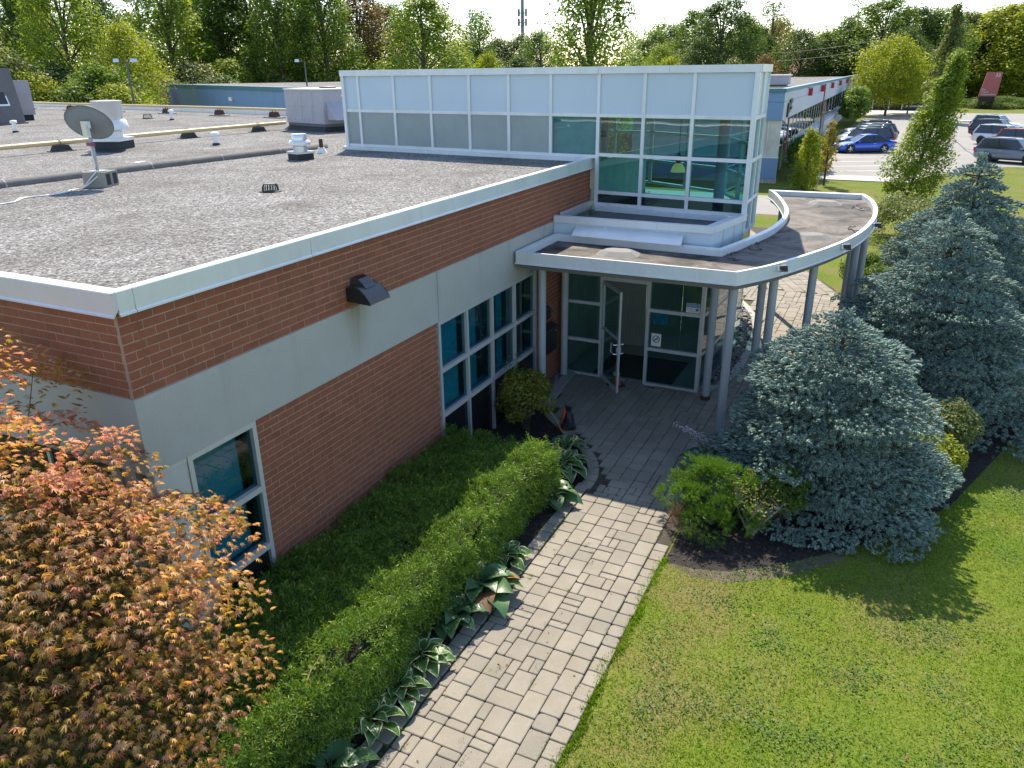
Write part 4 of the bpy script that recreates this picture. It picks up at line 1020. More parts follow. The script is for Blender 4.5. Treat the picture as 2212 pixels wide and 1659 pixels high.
gp = [(2, 14.2), (9.67, 14.28), (14.23, 14.42), (18.6, 14.3)]
gpo = thing('gas_pipe', 'yellow gas pipe running across the gravel roof to the grey rooftop unit', 'pipe', (2, 14.2, ZR))
fin(MB().tube([(x, y, ZR+.225) for x, y in gp], .06, 12).build('pipe_run', 'gas_yellow', gpo))
for t in np.linspace(.12, .9, 4):
    x = 2+16.6*t; y = np.interp(x, [p[0] for p in gp], [p[1] for p in gp])
    MB().tube([(x, y, ZR+.225), (x+.1, y, ZR+.225)], .066, 12).build('coupling', 'gas_yellow', gpo)
bps = [(29.25, 44.98), (28.23, 39.52), (27.25, 34.26), (26.32, 29.16), (25.53, 24.61), (24.54, 20.18)]
ba = math.atan2(bps[0][1]-bps[-1][1], bps[0][0]-bps[-1][0])
for i, (x, y) in enumerate(bps):
    pipe_stand(x, y, ba+math.pi/2*0, ('rust red pipe stand by the rear parapet, ' + ['leftmost of six', 'second of six from the left', 'third of six from the left', 'fourth of six from the left', 'fifth of six from the left', 'rightmost of six']
[i]), True)
bgo = thing('gas_pipe', 'thin yellow gas pipe along the rear parapet', 'pipe', (26, 30, ZR))
fin(MB().tube([(bps[0][0]+2, bps[0][1]+10, ZR+.38)]+[(x, y, ZR+.38) for x, y in bps]+[(23.6, 15.6, ZR+.38)], .06, 8).build('pipe_run', 'gas_yellow', bgo))
# rooftop units
ru = thing('rooftop_unit', 'big mauve-grey rooftop air handler with an open intake hood beside the tower', 'air conditioner', (17.67, 11.73, ZR), math.atan2(14.01-11.73, 18.41-17.67))
Lr, Dr, Hr = 2.42, 2.1, 1.36
MB().hexa([(-.12, -Dr-.12, 0), (Lr+.12, -Dr-.12, 0), (Lr+.12, .12, 0), (-.12, .12, 0)], [(.05, -Dr+.05, .16), (Lr-.05, -Dr+.05, .16), (Lr-.05, -.05, .16), (.05, -.05, .16)]).build('kerb', 'curb_black', ru, local=True)
MB().box(.03, -Dr+.03, .16, Lr-.03, -.03, .26).build('base_rail', 'rtu_dark', ru, local=True)
MB().box(0, -Dr, .26, Lr, 0, Hr).build('casing', 'rtu_paint', ru, local=True)
MB().box(-.03, -Dr-.03, Hr, Lr+.03, .03, Hr+.04).build('lid', 'galvanised', ru, local=True)
for a, b, c, d in ((.62, .3, 1.28, 1.3), (1.34, .3, 2.3, 1.3)):
    MB().box(a, 0, b, c, .006, d).build('access_panel', 'rtu_paint', ru, local=True)
MB().box(.7, .006, .38, 1.2, .012, .85).build('access_panel', 'rtu_paint', ru, local=True)
sc = MB()
for x in (.66, .95, 1.24, 1.4, 1.8, 2.2):
    for z in (.36, .8, 1.24): sc.box(x, .006, z, x+.02, .016, z+.02)
tag(sc.build('screw_heads', 'steel_dark', ru, local=True), kind='stuff')
MB().hexa([(-.55, -Dr+.3, .40), (0, -Dr+.3, .40), (0, -.12, .40), (-.55, -.12, .40)], [(-.5, -Dr+.3, .44), (0, -Dr+.3, .98), (0, -.12, .98), (-.5, -.12, .44)]).build('intake_hood', 'rtu_paint', ru, local=True)
MB().box(-.012, -.95, 1.14, 0, -.75, 1.2).build('name_plate', 'white_plastic', ru, local=True)
MB().lathe([(.3, 0), (.3, .05), (.26, .06), (.0, .06)], (Lr*.5, -Dr*.5, Hr+.04), 20).build('fan_guard', 'steel_dark', ru, local=True)
ud = thing('rooftop_screen', 'dark sloping clad rooftop enclosure with a window at the left edge', 'rooftop unit', (17.6, 28.65, ZR), 0)
def ul(px, y, z): return (px, y, z)
MB().hexa([(-1.9, -.1, 0), (.55, -.1, 0), (.9, 3.6, 0), (-1.6, 3.6, 0)], [(-1.75, .05, 2.25), (.42, .0, 2.25), (.6, 3.2, 2.25), (-1.4, 3.2, 2.25)]).build('cladding', 'rtu_dark', ud, local=True)
MB().hexa([(-1.5, -.12, .75), (.02, -.12, .75), (.02, .1, .75), (-1.5, .1, .75)], [(-1.4, .08, 1.9), (-.08, .08, 1.9), (-.08, .3, 1.9), (-1.4, .3, 1.9)]).build('window_frame', 'galvanised', ud, local=True)
MB().hexa([(-1.42, -.135, .83), (-.06, -.135, .83), (-.06, 0, .83), (-1.42, 0, .83)], [(-1.35, .06, 1.83), (-.13, .06, 1.83), (-.13, .2, 1.83), (-1.35, .2, 1.83)]).build('pane', 'dark_panel', ud, local=True)
for i in range(7):
    x = .05+i*.09
MB().box(-1.95, -.2, 0, .6, -.1, .06).build('base_flashing', 'rtu_dark', ud, local=True)
ub = thing('rooftop_unit', 'small grey condenser box behind the dark rooftop enclosure', 'air conditioner', (19.9, 31.3, ZR), R(-33))
MB().box(-.5, -.35, .25, .5, .5, 1.75).build('casing', 'rtu_paint', ub, local=True)
MB().box(-.4, -.3, 0, .4, .4, .25).build('kerb', 'curb_black', ub, local=True)
MB().box(-.515, -.2, .6, -.505, .1, 1.0).build('name_plate', 'white_plastic', ub, local=True)
# ------------------------------------------------------------------ foliage helpers
def frames(D, spin):
    """orthonormal frames for directions D (n,3)"""
    D = unit(D); up = np.where(np.abs(D[:, 2:3]) > .9, np.array([[1., 0, 0]]), np.array([[0, 0, 1.]]))
    A = unit(np.cross(up, D)); B = np.cross(D, A); c, s = np.cos(spin)[:, None], np.sin(spin)[:, None]
    return D, A*c+B*s, B*c-A*s
def scatter(tv, tf, P, D, S, spin=None):
    """copies of a small template (tip along +x, normal +z) at P pointing along D with size S"""
    tv = np.asarray(tv, float); n = len(P); S = np.broadcast_to(S, (n,)) if np.ndim(S) <= 1 else S
    spin = RNG.uniform(0, 6.283, n) if spin is None else np.broadcast_to(spin, (n,))
    X, Y, Z = frames(D, spin)
    V = P[:, None]+S[:, None, None]*(tv[None, :, 0, None]*X[:, None]+tv[None, :, 1, None]*Y[:, None]+tv[None, :, 2, None]*Z[:, None])
    F = np.asarray(tf)[None]+(np.arange(n)*len(tv))[:, None, None]
    return V.reshape(-1, 3), F.reshape(-1, np.shape(tf)[1])
def scatter_n(tv, tf, P, X, N, S):
    """copies with a given tip direction X and face normal N"""
    tv = np.asarray(tv, float); n = len(P); N = unit(N); X = unit(X-N*np.sum(X*N, 1, keepdims=True)); Y = np.cross(N, X); S = np.broadcast_to(S, (n,))
    V = P[:, None]+S[:, None, None]*(tv[None, :, 0, None]*X[:, None]+tv[None, :, 1, None]*Y[:, None]+tv[None, :, 2, None]*N[:, None])
    F = np.asarray(tf)[None]+(np.arange(n)*len(tv))[:, None, None]
    return V.reshape(-1, 3), F.reshape(-1, np.shape(tf)[1])
LEAF4 = ([(0, 0, 0), (.45, .3, .06), (1, 0, -.05), (.45, -.3, .06)], [(0, 3, 2, 1)])
def sph(n):
    v = RNG.normal(size=(n, 3)); return unit(v)
def blob_leaves(C, Rd, n, size, up=.45, squash=1.0, jitter=.35, shell=.55):
    """n leaves over clumps centred at C (k,3) with radii Rd"""
    k = len(C); idx = RNG.integers(0, k, n); d = sph(n); d[:, 2] = d[:, 2]*.9+.1
    r = Rd[idx]*(shell+(1-shell)*RNG.random(n)**.5)
    P = C[idx]+d*r[:, None]*np.array([1, 1, squash])
    D = unit(d*np.array([1, 1, .5])+RNG.normal(size=(n, 3))*jitter)
    N = unit(d*.7+np.array([0, 0, up])+RNG.normal(size=(n, 3))*.4)
    return P, D, N, size*RNG.uniform(.65, 1.35, n)
def leaf_mesh(name, P, D, N, S, t=LEAF4):
    V, F = scatter_n(t[0], t[1], P, D, N, S); return npmesh(name, V, F)

# ------------------------------------------------------------------ Japanese maple in the left foreground
def maple_leaf():
    v = [(0, 0, 0)]; f = []
    lobes = [(-105, .55), (-68, .82), (-33, .97), (0, 1.05), (33, .97), (68, .82), (105, .55)]
    ring = []
    for i, (a, l) in enumerate(lobes):
        if i == 0: ring.append((R(a-22), .16, .0))
        ring += [(R(a-10), l*.55, .0), (R(a), l, -.34*l), (R(a+10), l*.55, .0)]
        ring.append((R(a+ (17 if i < 6 else 22)), .36 if i < 6 else .16, .05))
    v += [(math.cos(a)*r+.12, math.sin(a)*r, z) for a, r, z in ring]; n = len(ring)
    f = [(0, i, i+1) for i in range(1, n)]
    return v, f
ML = maple_leaf()
maple = thing('japanese_maple', 'copper and orange leaved Japanese maple filling the left foreground corner', 'tree', (-1.5, -.5, 0))
MC = np.array((-1.68, -.26, 2.26)); MR = np.array((1.34, 1.86, 1.72))
tr = MB(); tips = []
tr.tube([(-1.55, -.45, 0), (-1.5, -.5, .5), (-1.56, -.46, .95)], [.09, .075, .07], 10)
npad = 78; pads = []
ga = math.pi*(3-math.sqrt(5))
for i in range(npad):
    z = 1-2*(i+.5)/npad
    if z < -.66: continue
    a = i*ga; rr = math.sqrt(1-z*z); d = np.array((rr*math.cos(a), rr*math.sin(a), z))
    for sh in ((1.0, .66, .4) if i % 3 == 0 else (1.0, .7)):
        q = sh*random.uniform(.84, 1.05); p = MC+MR*d*q; p[2] += random.uniform(-.07, .07); pads.append(p)
pads += [np.array(p) for p in [(-.62, .95, 4.05), (-.75, 1.25, 4.2), (-.45, .75, 3.75), (-.95, .9, 4.0), (-.35, -.75, 2.75), (-.42, -1.2, 2.6)]]
P = []; D = []; N = []; S = []; T_ = []
for p in pads:
    out = unit((p-MC)/MR); out2 = unit(np.array([out[0], out[1], 0.15])+RNG.normal(size=3)*.12)
    side = unit(np.cross((0, 0, 1), out2)); n = random.randint(150, 205)
    # short twig
    base = MC+(p-MC)*random.uniform(.6, .75)-np.array([0, 0, .15]); tr.tube([tuple(base), tuple((base+p)/2+np.array([0, 0, .04])), tuple(p+out2*.15)], [.007, .005, .003], 4)
    rr_ = .50*np.sqrt(RNG.random(n)); aa_ = RNG.uniform(0, 6.283, n); u = rr_*np.cos(aa_)*.95; w = rr_*np.sin(aa_)*1.05; zz = RNG.normal(size=n)*.035-.75*rr_**2.2-.18*np.maximum(u, 0)
    q = p+u[:, None]*out2+w[:, None]*side; q[:, 2] += zz
    P.append(q); dd_ = out2*1.0+side*(w[:, None]*2.6)+RNG.normal(size=(n, 3))*.35+np.array([0, 0, -.35]); D.append(dd_)
    N.append(np.array([0, 0, 1.])+RNG.normal(size=(n, 3))*.42+out2*.25); S.append(RNG.uniform(.028, .060, n)); T_.append(np.where(RNG.random(n) < .72, random.choice((0, 0, 1, 1, 2, 2)), RNG.integers(0, 3, n)))
for k in range(9):
    a = k/9*6.28; e = MC+MR*np.array((.5*math.cos(a), .5*math.sin(a), random.uniform(-.3, .5)))
    tr.tube([(-1.54, -.47, .85), tuple((np.array((-1.54, -.47, .9))*.45+e*.55)+np.array([0, 0, .1])), tuple(e)], [.035, .022, .010], 6)
tr.build('trunk', 'bark', maple)
P = np.concatenate(P); D = np.concatenate(D); N = np.concatenate(N); S = np.concatenate(S); T_ = np.concatenate(T_)
keep = ~((P[:, 0] > -.05) & (P[:, 1] > -.05)); P, D, N, S, T_ = P[keep], D[keep], N[keep], S[keep], T_[keep]
dist = np.linalg.norm(P-np.array(CAM), axis=1); order = np.argsort(dist/S)
lm = npmesh('leaf', np.array(ML[0]), np.array(ML[1])); lm.materials.append(M['leaf_maple'])
mo = np.array(origin(maple)); MAPLE_M = ('leaf_maple', 'leaf_maple_tan', 'leaf_maple_olive')
for i in order[:300]:
    x = unit(D[i][None])[0]; z = unit(N[i][None])[0]; x = unit((x-z*(x@z))[None])[0]; y = np.cross(z, x)
    o = link('leaf', lm, None, maple); s = S[i]; p = P[i]-mo
    remat(o, MAPLE_M[T_[i]])
    o.matrix_local = Matrix(((x[0]*s, y[0]*s, z[0]*s, p[0]), (x[1]*s, y[1]*s, z[1]*s, p[1]), (x[2]*s, y[2]*s, z[2]*s, p[2]), (0, 0, 0, 1)))
r_ = order[300:]
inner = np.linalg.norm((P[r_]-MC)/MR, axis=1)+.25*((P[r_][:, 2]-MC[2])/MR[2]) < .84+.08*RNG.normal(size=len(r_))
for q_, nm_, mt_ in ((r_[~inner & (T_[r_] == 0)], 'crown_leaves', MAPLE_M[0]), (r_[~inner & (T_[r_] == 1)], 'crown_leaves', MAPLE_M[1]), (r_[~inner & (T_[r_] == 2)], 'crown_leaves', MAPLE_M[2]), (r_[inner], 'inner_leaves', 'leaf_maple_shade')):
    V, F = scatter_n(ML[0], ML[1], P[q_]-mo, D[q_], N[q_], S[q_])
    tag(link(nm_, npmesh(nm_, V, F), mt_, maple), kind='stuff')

# ------------------------------------------------------------------ clipped yew hedge
hedge = thing('yew_hedge', 'long clipped green yew hedge below the brick wall beside the path', 'hedge', (1.2, -1, 0))
HX0, HX1, HY = -3.4, 5.5, -2.0
def htop(x, y): return .72+.26*(-y/2.02)+.035*np.sin(x*2.1)+.035*np.sin(x*5.3+y*4)+.03*np.sin(x*13+y*11)*np.sin(x*7-y*15)
core = MB().hexa([(HX0, HY+.14, .04), (HX1-.14, HY+.14, .04), (HX1-.14, -.08, .04), (HX0, -.08, .04)], [(HX0, HY+.14, .74), (HX1-.14, HY+.14, .74), (HX1-.14, -.08, .56), (HX0, -.08, .56)]); core.build('inner_branches', 'mulch', hedge)
def sprig():
    v = []; f = []
    for k in range(5):
        a = k*2.4; t = .15+.17*k; b = len(v); c, s = math.cos(a), math.sin(a)
        v += [(t, 0, 0), (t+.3, c*.3-.05*s, s*.3+.05*c), (t+.42, c*.5, s*.5), (t+.22, c*.3+.05*s, s*.3-.05*c)]; f.append((b, b+1, b+2, b+3))
    b = len(v); v += [(0, -.03, 0), (1, 0, .0), (0, .03, 0), (.5, 0, .03)]; f.append((b, b+1, b+2, b+3))
    return v, f
SP = sprig()
def clump(C, Nn, per, rad):
    """rounded tufts of sprigs around surface points C with outward normals Nn"""
    k = len(C); rr = RNG.uniform(.7, 1.4, k)*rad; i = np.repeat(np.arange(k), per); n = len(i)
    off = sph(n)*np.cbrt(RNG.random(n))[:, None]; s = np.sum(off*Nn[i], 1, keepdims=True); off = off-Nn[i]*np.minimum(s, 0)*1.2
    P = C[i]+off*rr[i][:, None]*np.array([1, 1, .85]); D = off*1.0+Nn[i]*.75+RNG.normal(size=(n, 3))*.28
    return P, D
n = 2700
x = RNG.uniform(HX0, HX1-.1, n); y = RNG.uniform(HY+.03, -.06, n)
C1 = np.c_[x, y, htop(x, y)-.07+RNG.normal(size=n)*.022]; N1 = np.tile((0., -.05, 1.), (n, 1))
Pt, Dt = clump(C1, N1, 15, .085)
n = 1050
x = RNG.uniform(HX0, HX1-.03, n); z = RNG.uniform(.05, .93, n); bul = .05*np.sin(x*2.6)+.035*np.sin(x*6.1+z*5)
C2 = np.c_[x, HY+.03-bul+.12*np.clip(.25-z, 0, 1)/.25+RNG.normal(size=n)*.02, z]; N2 = np.tile((0., -1., .15), (n, 1))
Pf, Df = clump(C2, N2, 15, .08)
n = 260
y = RNG.uniform(HY+.05, -.06, n); z = RNG.uniform(.05, .85, n)
C3 = np.c_[HX1-.06+.03*np.sin(y*7), y, z]; N3 = np.tile((1., 0., .15), (n, 1))
Pe, De = clump(C3, N3, 15, .08)
n = 260   # stray shoots above the clipped surface
x = RNG.uniform(HX0, HX1, n); y = RNG.uniform(HY, -.1, n)
Pg = np.repeat(np.c_[x, y, htop(x, y)], 4, 0)+np.c_[RNG.normal(size=(n*4, 2))*.006, np.tile((.0, .03, .06, .09), n)]; Dg = np.tile((0, 0, 1.), (n*4, 1))+RNG.normal(size=(n*4, 3))*.25
Pt = np.concatenate([Pt, Pg]); Dt = np.concatenate([Dt, Dg])
Ph = np.concatenate([Pt, Pf, Pe]); Dh = np.concatenate([Dt, Df, De]); Sh = RNG.uniform(.045, .095, len(Ph))
V, F = scatter(SP[0], SP[1], Ph-np.array((1.2, -1, 0)), Dh, Sh)
tag(link('foliage', npmesh('foliage', V, F), 'leaf_yew', hedge), kind='stuff')
# young pale creeper shoot growing out of the hedge
cv = thing('creeper', 'pale green creeper shoot climbing out of the hedge beside the maple', 'plant', (-.2, -1.85, .85))
cpts = [(-.32, -1.92, .86), (-.2, -1.84, .93), (-.05, -1.78, .96), (.12, -1.75, .97), (.3, -1.66, .95)]
MB().tube(cpts, .006, 5).build('stem', 'stem_dry', cv)
CL = npmesh('leaf', np.array([(0, 0, 0), (.35, .28, .05), (.75, .2, .03), (1.05, 0, -.05), (.75, -.2, .03), (.35, -.28, .05)]), np.array([(0, 3, 2), (0, 2, 1), (0, 5, 4), (0, 4, 3)])); CL.materials.append(M['leaf_bright'])
for k in range(14):
    t = k/13*(len(cpts)-1); i = min(int(t), len(cpts)-2); p = Vector(cpts[i]).lerp(Vector(cpts[i+1]), t-i)-origin(cv)
    o = link('leaf', CL, None, cv); o.location = p; o.rotation_euler = (random.uniform(-.4, .4), random.uniform(-.5, .1), random.uniform(0, 6.3)); o.scale = (.075,)*3

# ------------------------------------------------------------------ hostas along the bed
def hosta_leaf(edge):
    nu, nv = 7, 2
    prof = [0.02, .2, .33, .37, .31, .18, .0]
    v = []; f = []; mi = []
    for i in range(nu):
        t = i/(nu-1); w = prof[i]; z = .28*math.sin(t*2.2)-.42*t*t
        for q in (-1, -.78, 0, .78, 1): v.append((t, q*w, z+.10*abs(q)*w*2+.02*math.sin(t*9)*abs(q)))
    for i in range(nu-1):
        for j in range(4):
            f.append((i*5+j, i*5+j+1, (i+1)*5+j+1, (i+1)*5+j)); mi.append(1 if (edge and j in (0, 3)) else 0)
    me = bpy.data.meshes.new('leaf'); me.from_pydata(v, [], f); me.materials.append(M['hosta_green' if edge else 'hosta_blue']); me.materials.append(M['hosta_edge'])
    for p, m_ in zip(me.polygons, mi): p.material_index = m_; p.use_smooth = True
    me.update(); return me
HL = {True: hosta_leaf(True), False: hosta_leaf(False)}
def hosta(x, y, size, n, edge, label, stalks=0, flowers=0, lean=None, mat=None):
    n = int(n*1.45); size *= 1.12
    t = thing('hosta', label, 'hosta', (x, y, .01), 0, 'hostas in the planting beds')
    for k in range(n):
        ringk = k/n; a = k*2.399+random.uniform(-.3, .3); el = R(62-56*ringk+random.uniform(-8, 8)); L = size*random.uniform(.75, 1.1)*(.8+.35*ringk)
        r0 = .03+.16*ringk*size/.3
        px, py, pz = r0*math.cos(a), r0*math.sin(a), .05+.14*(1-ringk*.6)*size/.3
        if k % 3 == 0: MB().tube([(0, 0, 0), (px*.6, py*.6, pz*.7), (px, py, pz)], .006, 4, False).build('leaf_stalk', 'hosta_blue', t, local=True)
        o = link('leaf', HL[edge], None, t)
        o.location = (px, py, pz); o.rotation_euler = (random.uniform(-.35, .35), -el*.55, a); o.scale = (L, L*random.uniform(.85, 1.15), L)
        if mat and random.random() < mat: remat(o, 'leaf_brown')
    for k in range(stalks):
        a = random.uniform(0, 6.28) if lean is None else lean+random.uniform(-.5, .5)
        ln = random.uniform(.55, .8)*(1.3 if flowers else 1); tilt = random.uniform(.35, .75)
        pts = [(0, 0, .1)]+[(ln*q*math.cos(a)*tilt*q, ln*q*math.sin(a)*tilt*q, .1+ln*q*.95) for q in (.4, .75, 1.0)]
        st = MB().tube(pts, [.006, .005, .004, .003], 5).build('flower_stalk', 'stem_dry' if not flowers else 'leaf_spirea', t, local=True)
        buds = MB()
        for q in np.linspace(.62, 1.0, 12):
            i = q*3; j = min(int(i), 2); p = Vector(pts[j]).lerp(Vector(pts[j+1]), i-j); b = random.uniform(0, 6.28)
            L = .06 if flowers else .022; e = p+Vector((math.cos(b)*L, math.sin(b)*L, -.3*L if flowers else .4*L))
            buds.tube([tuple(p), tuple((p+e)/2), tuple(e)], [.003, .008 if flowers else .006, .013 if flowers else .003], 5)
        buds.build('flowers' if flowers else 'seed_pods', 'petal' if flowers else 'stem_dry', st, local=True)
    return t
hosta(6.25, -1.85, .30, 26, True, 'large white-edged hosta at the bed corner by the forecourt', 2)
hosta(6.95, -1.62, .24, 15, True, 'white-edged hosta farthest along the bed, next to the dark bag', 1)
hosta(5.35, -2.05, .27, 18, False, 'plain green hosta with browned leaves between hedge end and path', 1, 0, R(-20), .06)
hosta(3.55, -2.1, .20, 15, True, 'small white-edged hosta under the middle of the hedge', 1, 0, R(120))
hosta(2.75, -2.14, .34, 22, False, 'big blue-green hosta with scorched leaf tips sprawling onto the path', 2, 0, R(60), .05)
hosta(2.15, -2.1, .28, 14, False, 'drooping blue-green hosta left of the scorched one', 0, 0, None, .1)
hosta(1.35, -2.1, .24, 18, True, 'white-edged hosta mid-way along the near hedge', 0)
hosta(.85, -2.12, .22, 15, True, 'white-edged hosta next nearest to the maple', 0)
hosta(.35, -2.12, .22, 12, True, 'white-edged hosta nearest to the maple', 0, 0, None, .1)
hosta(-.3, -2.12, .24, 14, False, 'plain green hosta in the bottom shade of the hedge', 0)
hosta(7.25, -4.05, .34, 18, False, 'yellow-green hosta with pale lilac flower spikes beside the spruce', 6, 1, R(150))

# ------------------------------------------------------------------ shrubs
def shrub(name, label, cat, loc, rad, h, n, size, mat, z0=.1, stems=8, lobes=26, group=None, t=LEAF4, up=.5, jitter=.4, core=True):
    e = thing(name, label, cat, loc, 0, group)
    st = MB()
    for k in range(stems):
        a = k/stems*6.28+random.uniform(-.3, .3); q = random.uniform(.35, .8)
        st.tube([(random.uniform(-.05, .05), random.uniform(-.05, .05), 0), (rad[0]*q*.45*math.cos(a), rad[1]*q*.45*math.sin(a), h*.45), (rad[0]*q*math.cos(a), rad[1]*q*math.sin(a), h*.8)], [.014, .01, .005], 5)
    st.build('stems', 'bark', e, local=True)
    d = sph(lobes); d[:, 2] = np.abs(d[:, 2])*1.0-.35*(RNG.random(lobes) < .4)
    C = d*np.array([rad[0]*.72, rad[1]*.72, (h-z0)*.5*.74*1.15])+np.array([0, 0, z0+(h-z0)*.46])
    P, D, N, S = blob_leaves(C, RNG.uniform(.26, .42, lobes)*min(rad[0], rad[1], h), n, size, up, 1.0, jitter)
    k = P[:, 2] > .03; P, D, N, S = P[k], D[k], N[k], S[k]
    o = link('foliage', leaf_mesh('foliage', P, D, N, S, t), mat, e); o['kind'] = 'stuff'
    return e
def tuft():
    v = []; f = []
    for k in range(6):
        a = k*1.05; c, s = math.cos(a), math.sin(a); b = len(v); l = .7+.3*((k*7) % 3)/2
        v += [(0, -.05*s, .05*c), (l*.6, c*.2, s*.2), (l, c*.34, s*.34), (l*.45, c*.12+.05*s, s*.12-.05*c)]; f.append((b, b+1, b+2, b+3))
    return v, f
TF = tuft()
shrub('spirea_bush', 'rounded yellow-green spirea bush in front of the ribbon window', 'bush', (7.42, -.62, 0), (.62, .55), 1.22, 9000, .05, 'leaf_spirea', lobes=34, up=.3)
sh = thing('leafy_shoots', 'bright green upright shoots poking out of the spirea bush', 'plant', (7.45, -.32, 0))
for k in range(5):
    x, y = random.uniform(-.3, .35), random.uniform(-.15, .2); h = random.uniform(1.2, 1.5)
    MB().tube([(x, y, .7), (x+.03, y, h)], .005, 4).build('stem', 'leaf_bright', sh, local=True)
    for q in range(9):
        o = link('leaf', CL, None, sh); o.location = (x+.03*q/9, y, .95+(h-.95)*q/8.5); o.rotation_euler = (0, -.4, q*2.4); o.scale = (.07,)*3
# juniper at the path edge: feathery tufts
jun = thing('juniper_bush', 'bright green feathery juniper bush at the edge of the path', 'bush', (5.75, -4.45, 0))
cl = np.array([(0, 0, .35, .46), (-.3, .25, .5, .34), (.25, .3, .62, .36), (.3, -.25, .55, .38), (-.3, -.28, .38, .36), (0, .05, .8, .3), (-.45, 0, .25, .3), (.05, .5, .38, .3), (.0, -.48, .3, .3), (.45, .1, .45, .34)])
d = sph(150); d[:, 2] = np.abs(d[:, 2])-.3; ci = RNG.integers(0, len(cl), 150)
Pj, Dj = clump(cl[ci, :3]+d*cl[ci, 3:4]*.85, unit(d+np.array([0, 0, .35])), 30, .10)
k = Pj[:, 2] > .04
V, F = scatter(TF[0], TF[1], Pj[k], Dj[k], RNG.uniform(.06, .12, k.sum()))
tag(link('foliage', npmesh('foliage', V, F), 'leaf_juniper', jun), kind='stuff')
st = MB()
for k in range(9):
    a = k*.7; st.tube([(0, 0, 0), (.25*math.cos(a), .25*math.sin(a), .3), (.4*math.cos(a), .4*math.sin(a), .55)], [.03, .02, .008], 5)
st.build('stems', 'bark', jun, local=True)
o = link('brown_twigs', npmesh('brown_twigs', *scatter(TF[0], TF[1], np.array((-.42, .42, .3))+RNG.normal(size=(120, 3))*np.array((.07, .06, .1)), RNG.normal(size=(120, 3))+np.array((-.5, .3, .3)), .07)), 'leaf_brown', jun); o['kind'] = 'stuff'
# half-bare shrub next to it
bare = thing('bare_shrub', 'half-bare shrub with twisted pale stems between juniper and spruce', 'bush', (5.72, -5.05, 0))
bs = MB(); tipsb = []
for k in range(7):
    a = k*.9; pts = [(random.uniform(-.05, .05), random.uniform(-.05, .05), 0)]
    for q in (.33, .66, 1.0): pts.append((pts[0][0]+.34*q*math.cos(a+q*.7)*(1.2 if k % 2 else .7), pts[0][1]+.34*q*math.sin(a+q*.7), .55*q))
    bs.tube(pts, [.022, .018, .013, .008], 6)
    for j in range(9):
        p = Vector(pts[-1]); e = p+Vector((random.uniform(-.22, .22), random.uniform(-.22, .22), random.uniform(-.02, .3))); bs.tube([tuple(p), tuple((p+e)/2+Vector((0, 0, .03))), tuple(e)], [.006, .004, .002], 4); tipsb.append(tuple(e))
bs.tube([(.3, -.35, .02), (.45, -.2, .06), (.5, -.45, .2), (.35, -.6, .42)], [.03, .028, .025, .02], 7)
bs.build('stems', 'bark_pale', bare, local=True)
tp_ = np.array(tipsb); tp_ = tp_[RNG.integers(0, len(tp_), 420)]+RNG.normal(size=(420, 3))*.05
k = tp_[:, 2] > .45
o = link('sparse_leaves', leaf_mesh('sparse_leaves', tp_[k], RNG.normal(size=(k.sum(), 3)), RNG.normal(size=(k.sum(), 3))*.5+np.array([0, 0, 1]), RNG.uniform(.03, .055, k.sum())), 'leaf_spirea', bare); o['kind'] = 'stuff'
shrub('boxleaf_bush', 'dull green small-leaved bush tucked against the front spruce', 'bush', (6.05, -5.4, 0), (.36, .36), 1.05, 4500, .045, 'leaf_green', lobes=22)
shrub('golden_bush', 'low golden-green bush on the mulch beside the front spruce', 'bush', (8.5, -7.35, 0), (.52, .5), .8, 5500, .05, 'leaf_yellow', lobes=26)
shrub('barberry_bush', 'taller olive bush with yellow flecks between the two big spruces', 'bush', (9.5, -7.55, 0), (.62, .58), 1.05, 7000, .05, 'leaf_olive', lobes=30)
shrub('bronze_bush', 'low reddish-green bush between the golden bush and the front spruce', 'bush', (8.15, -7.0, 0), (.4, .4), .6, 3000, .05, 'leaf_spirea', lobes=16)

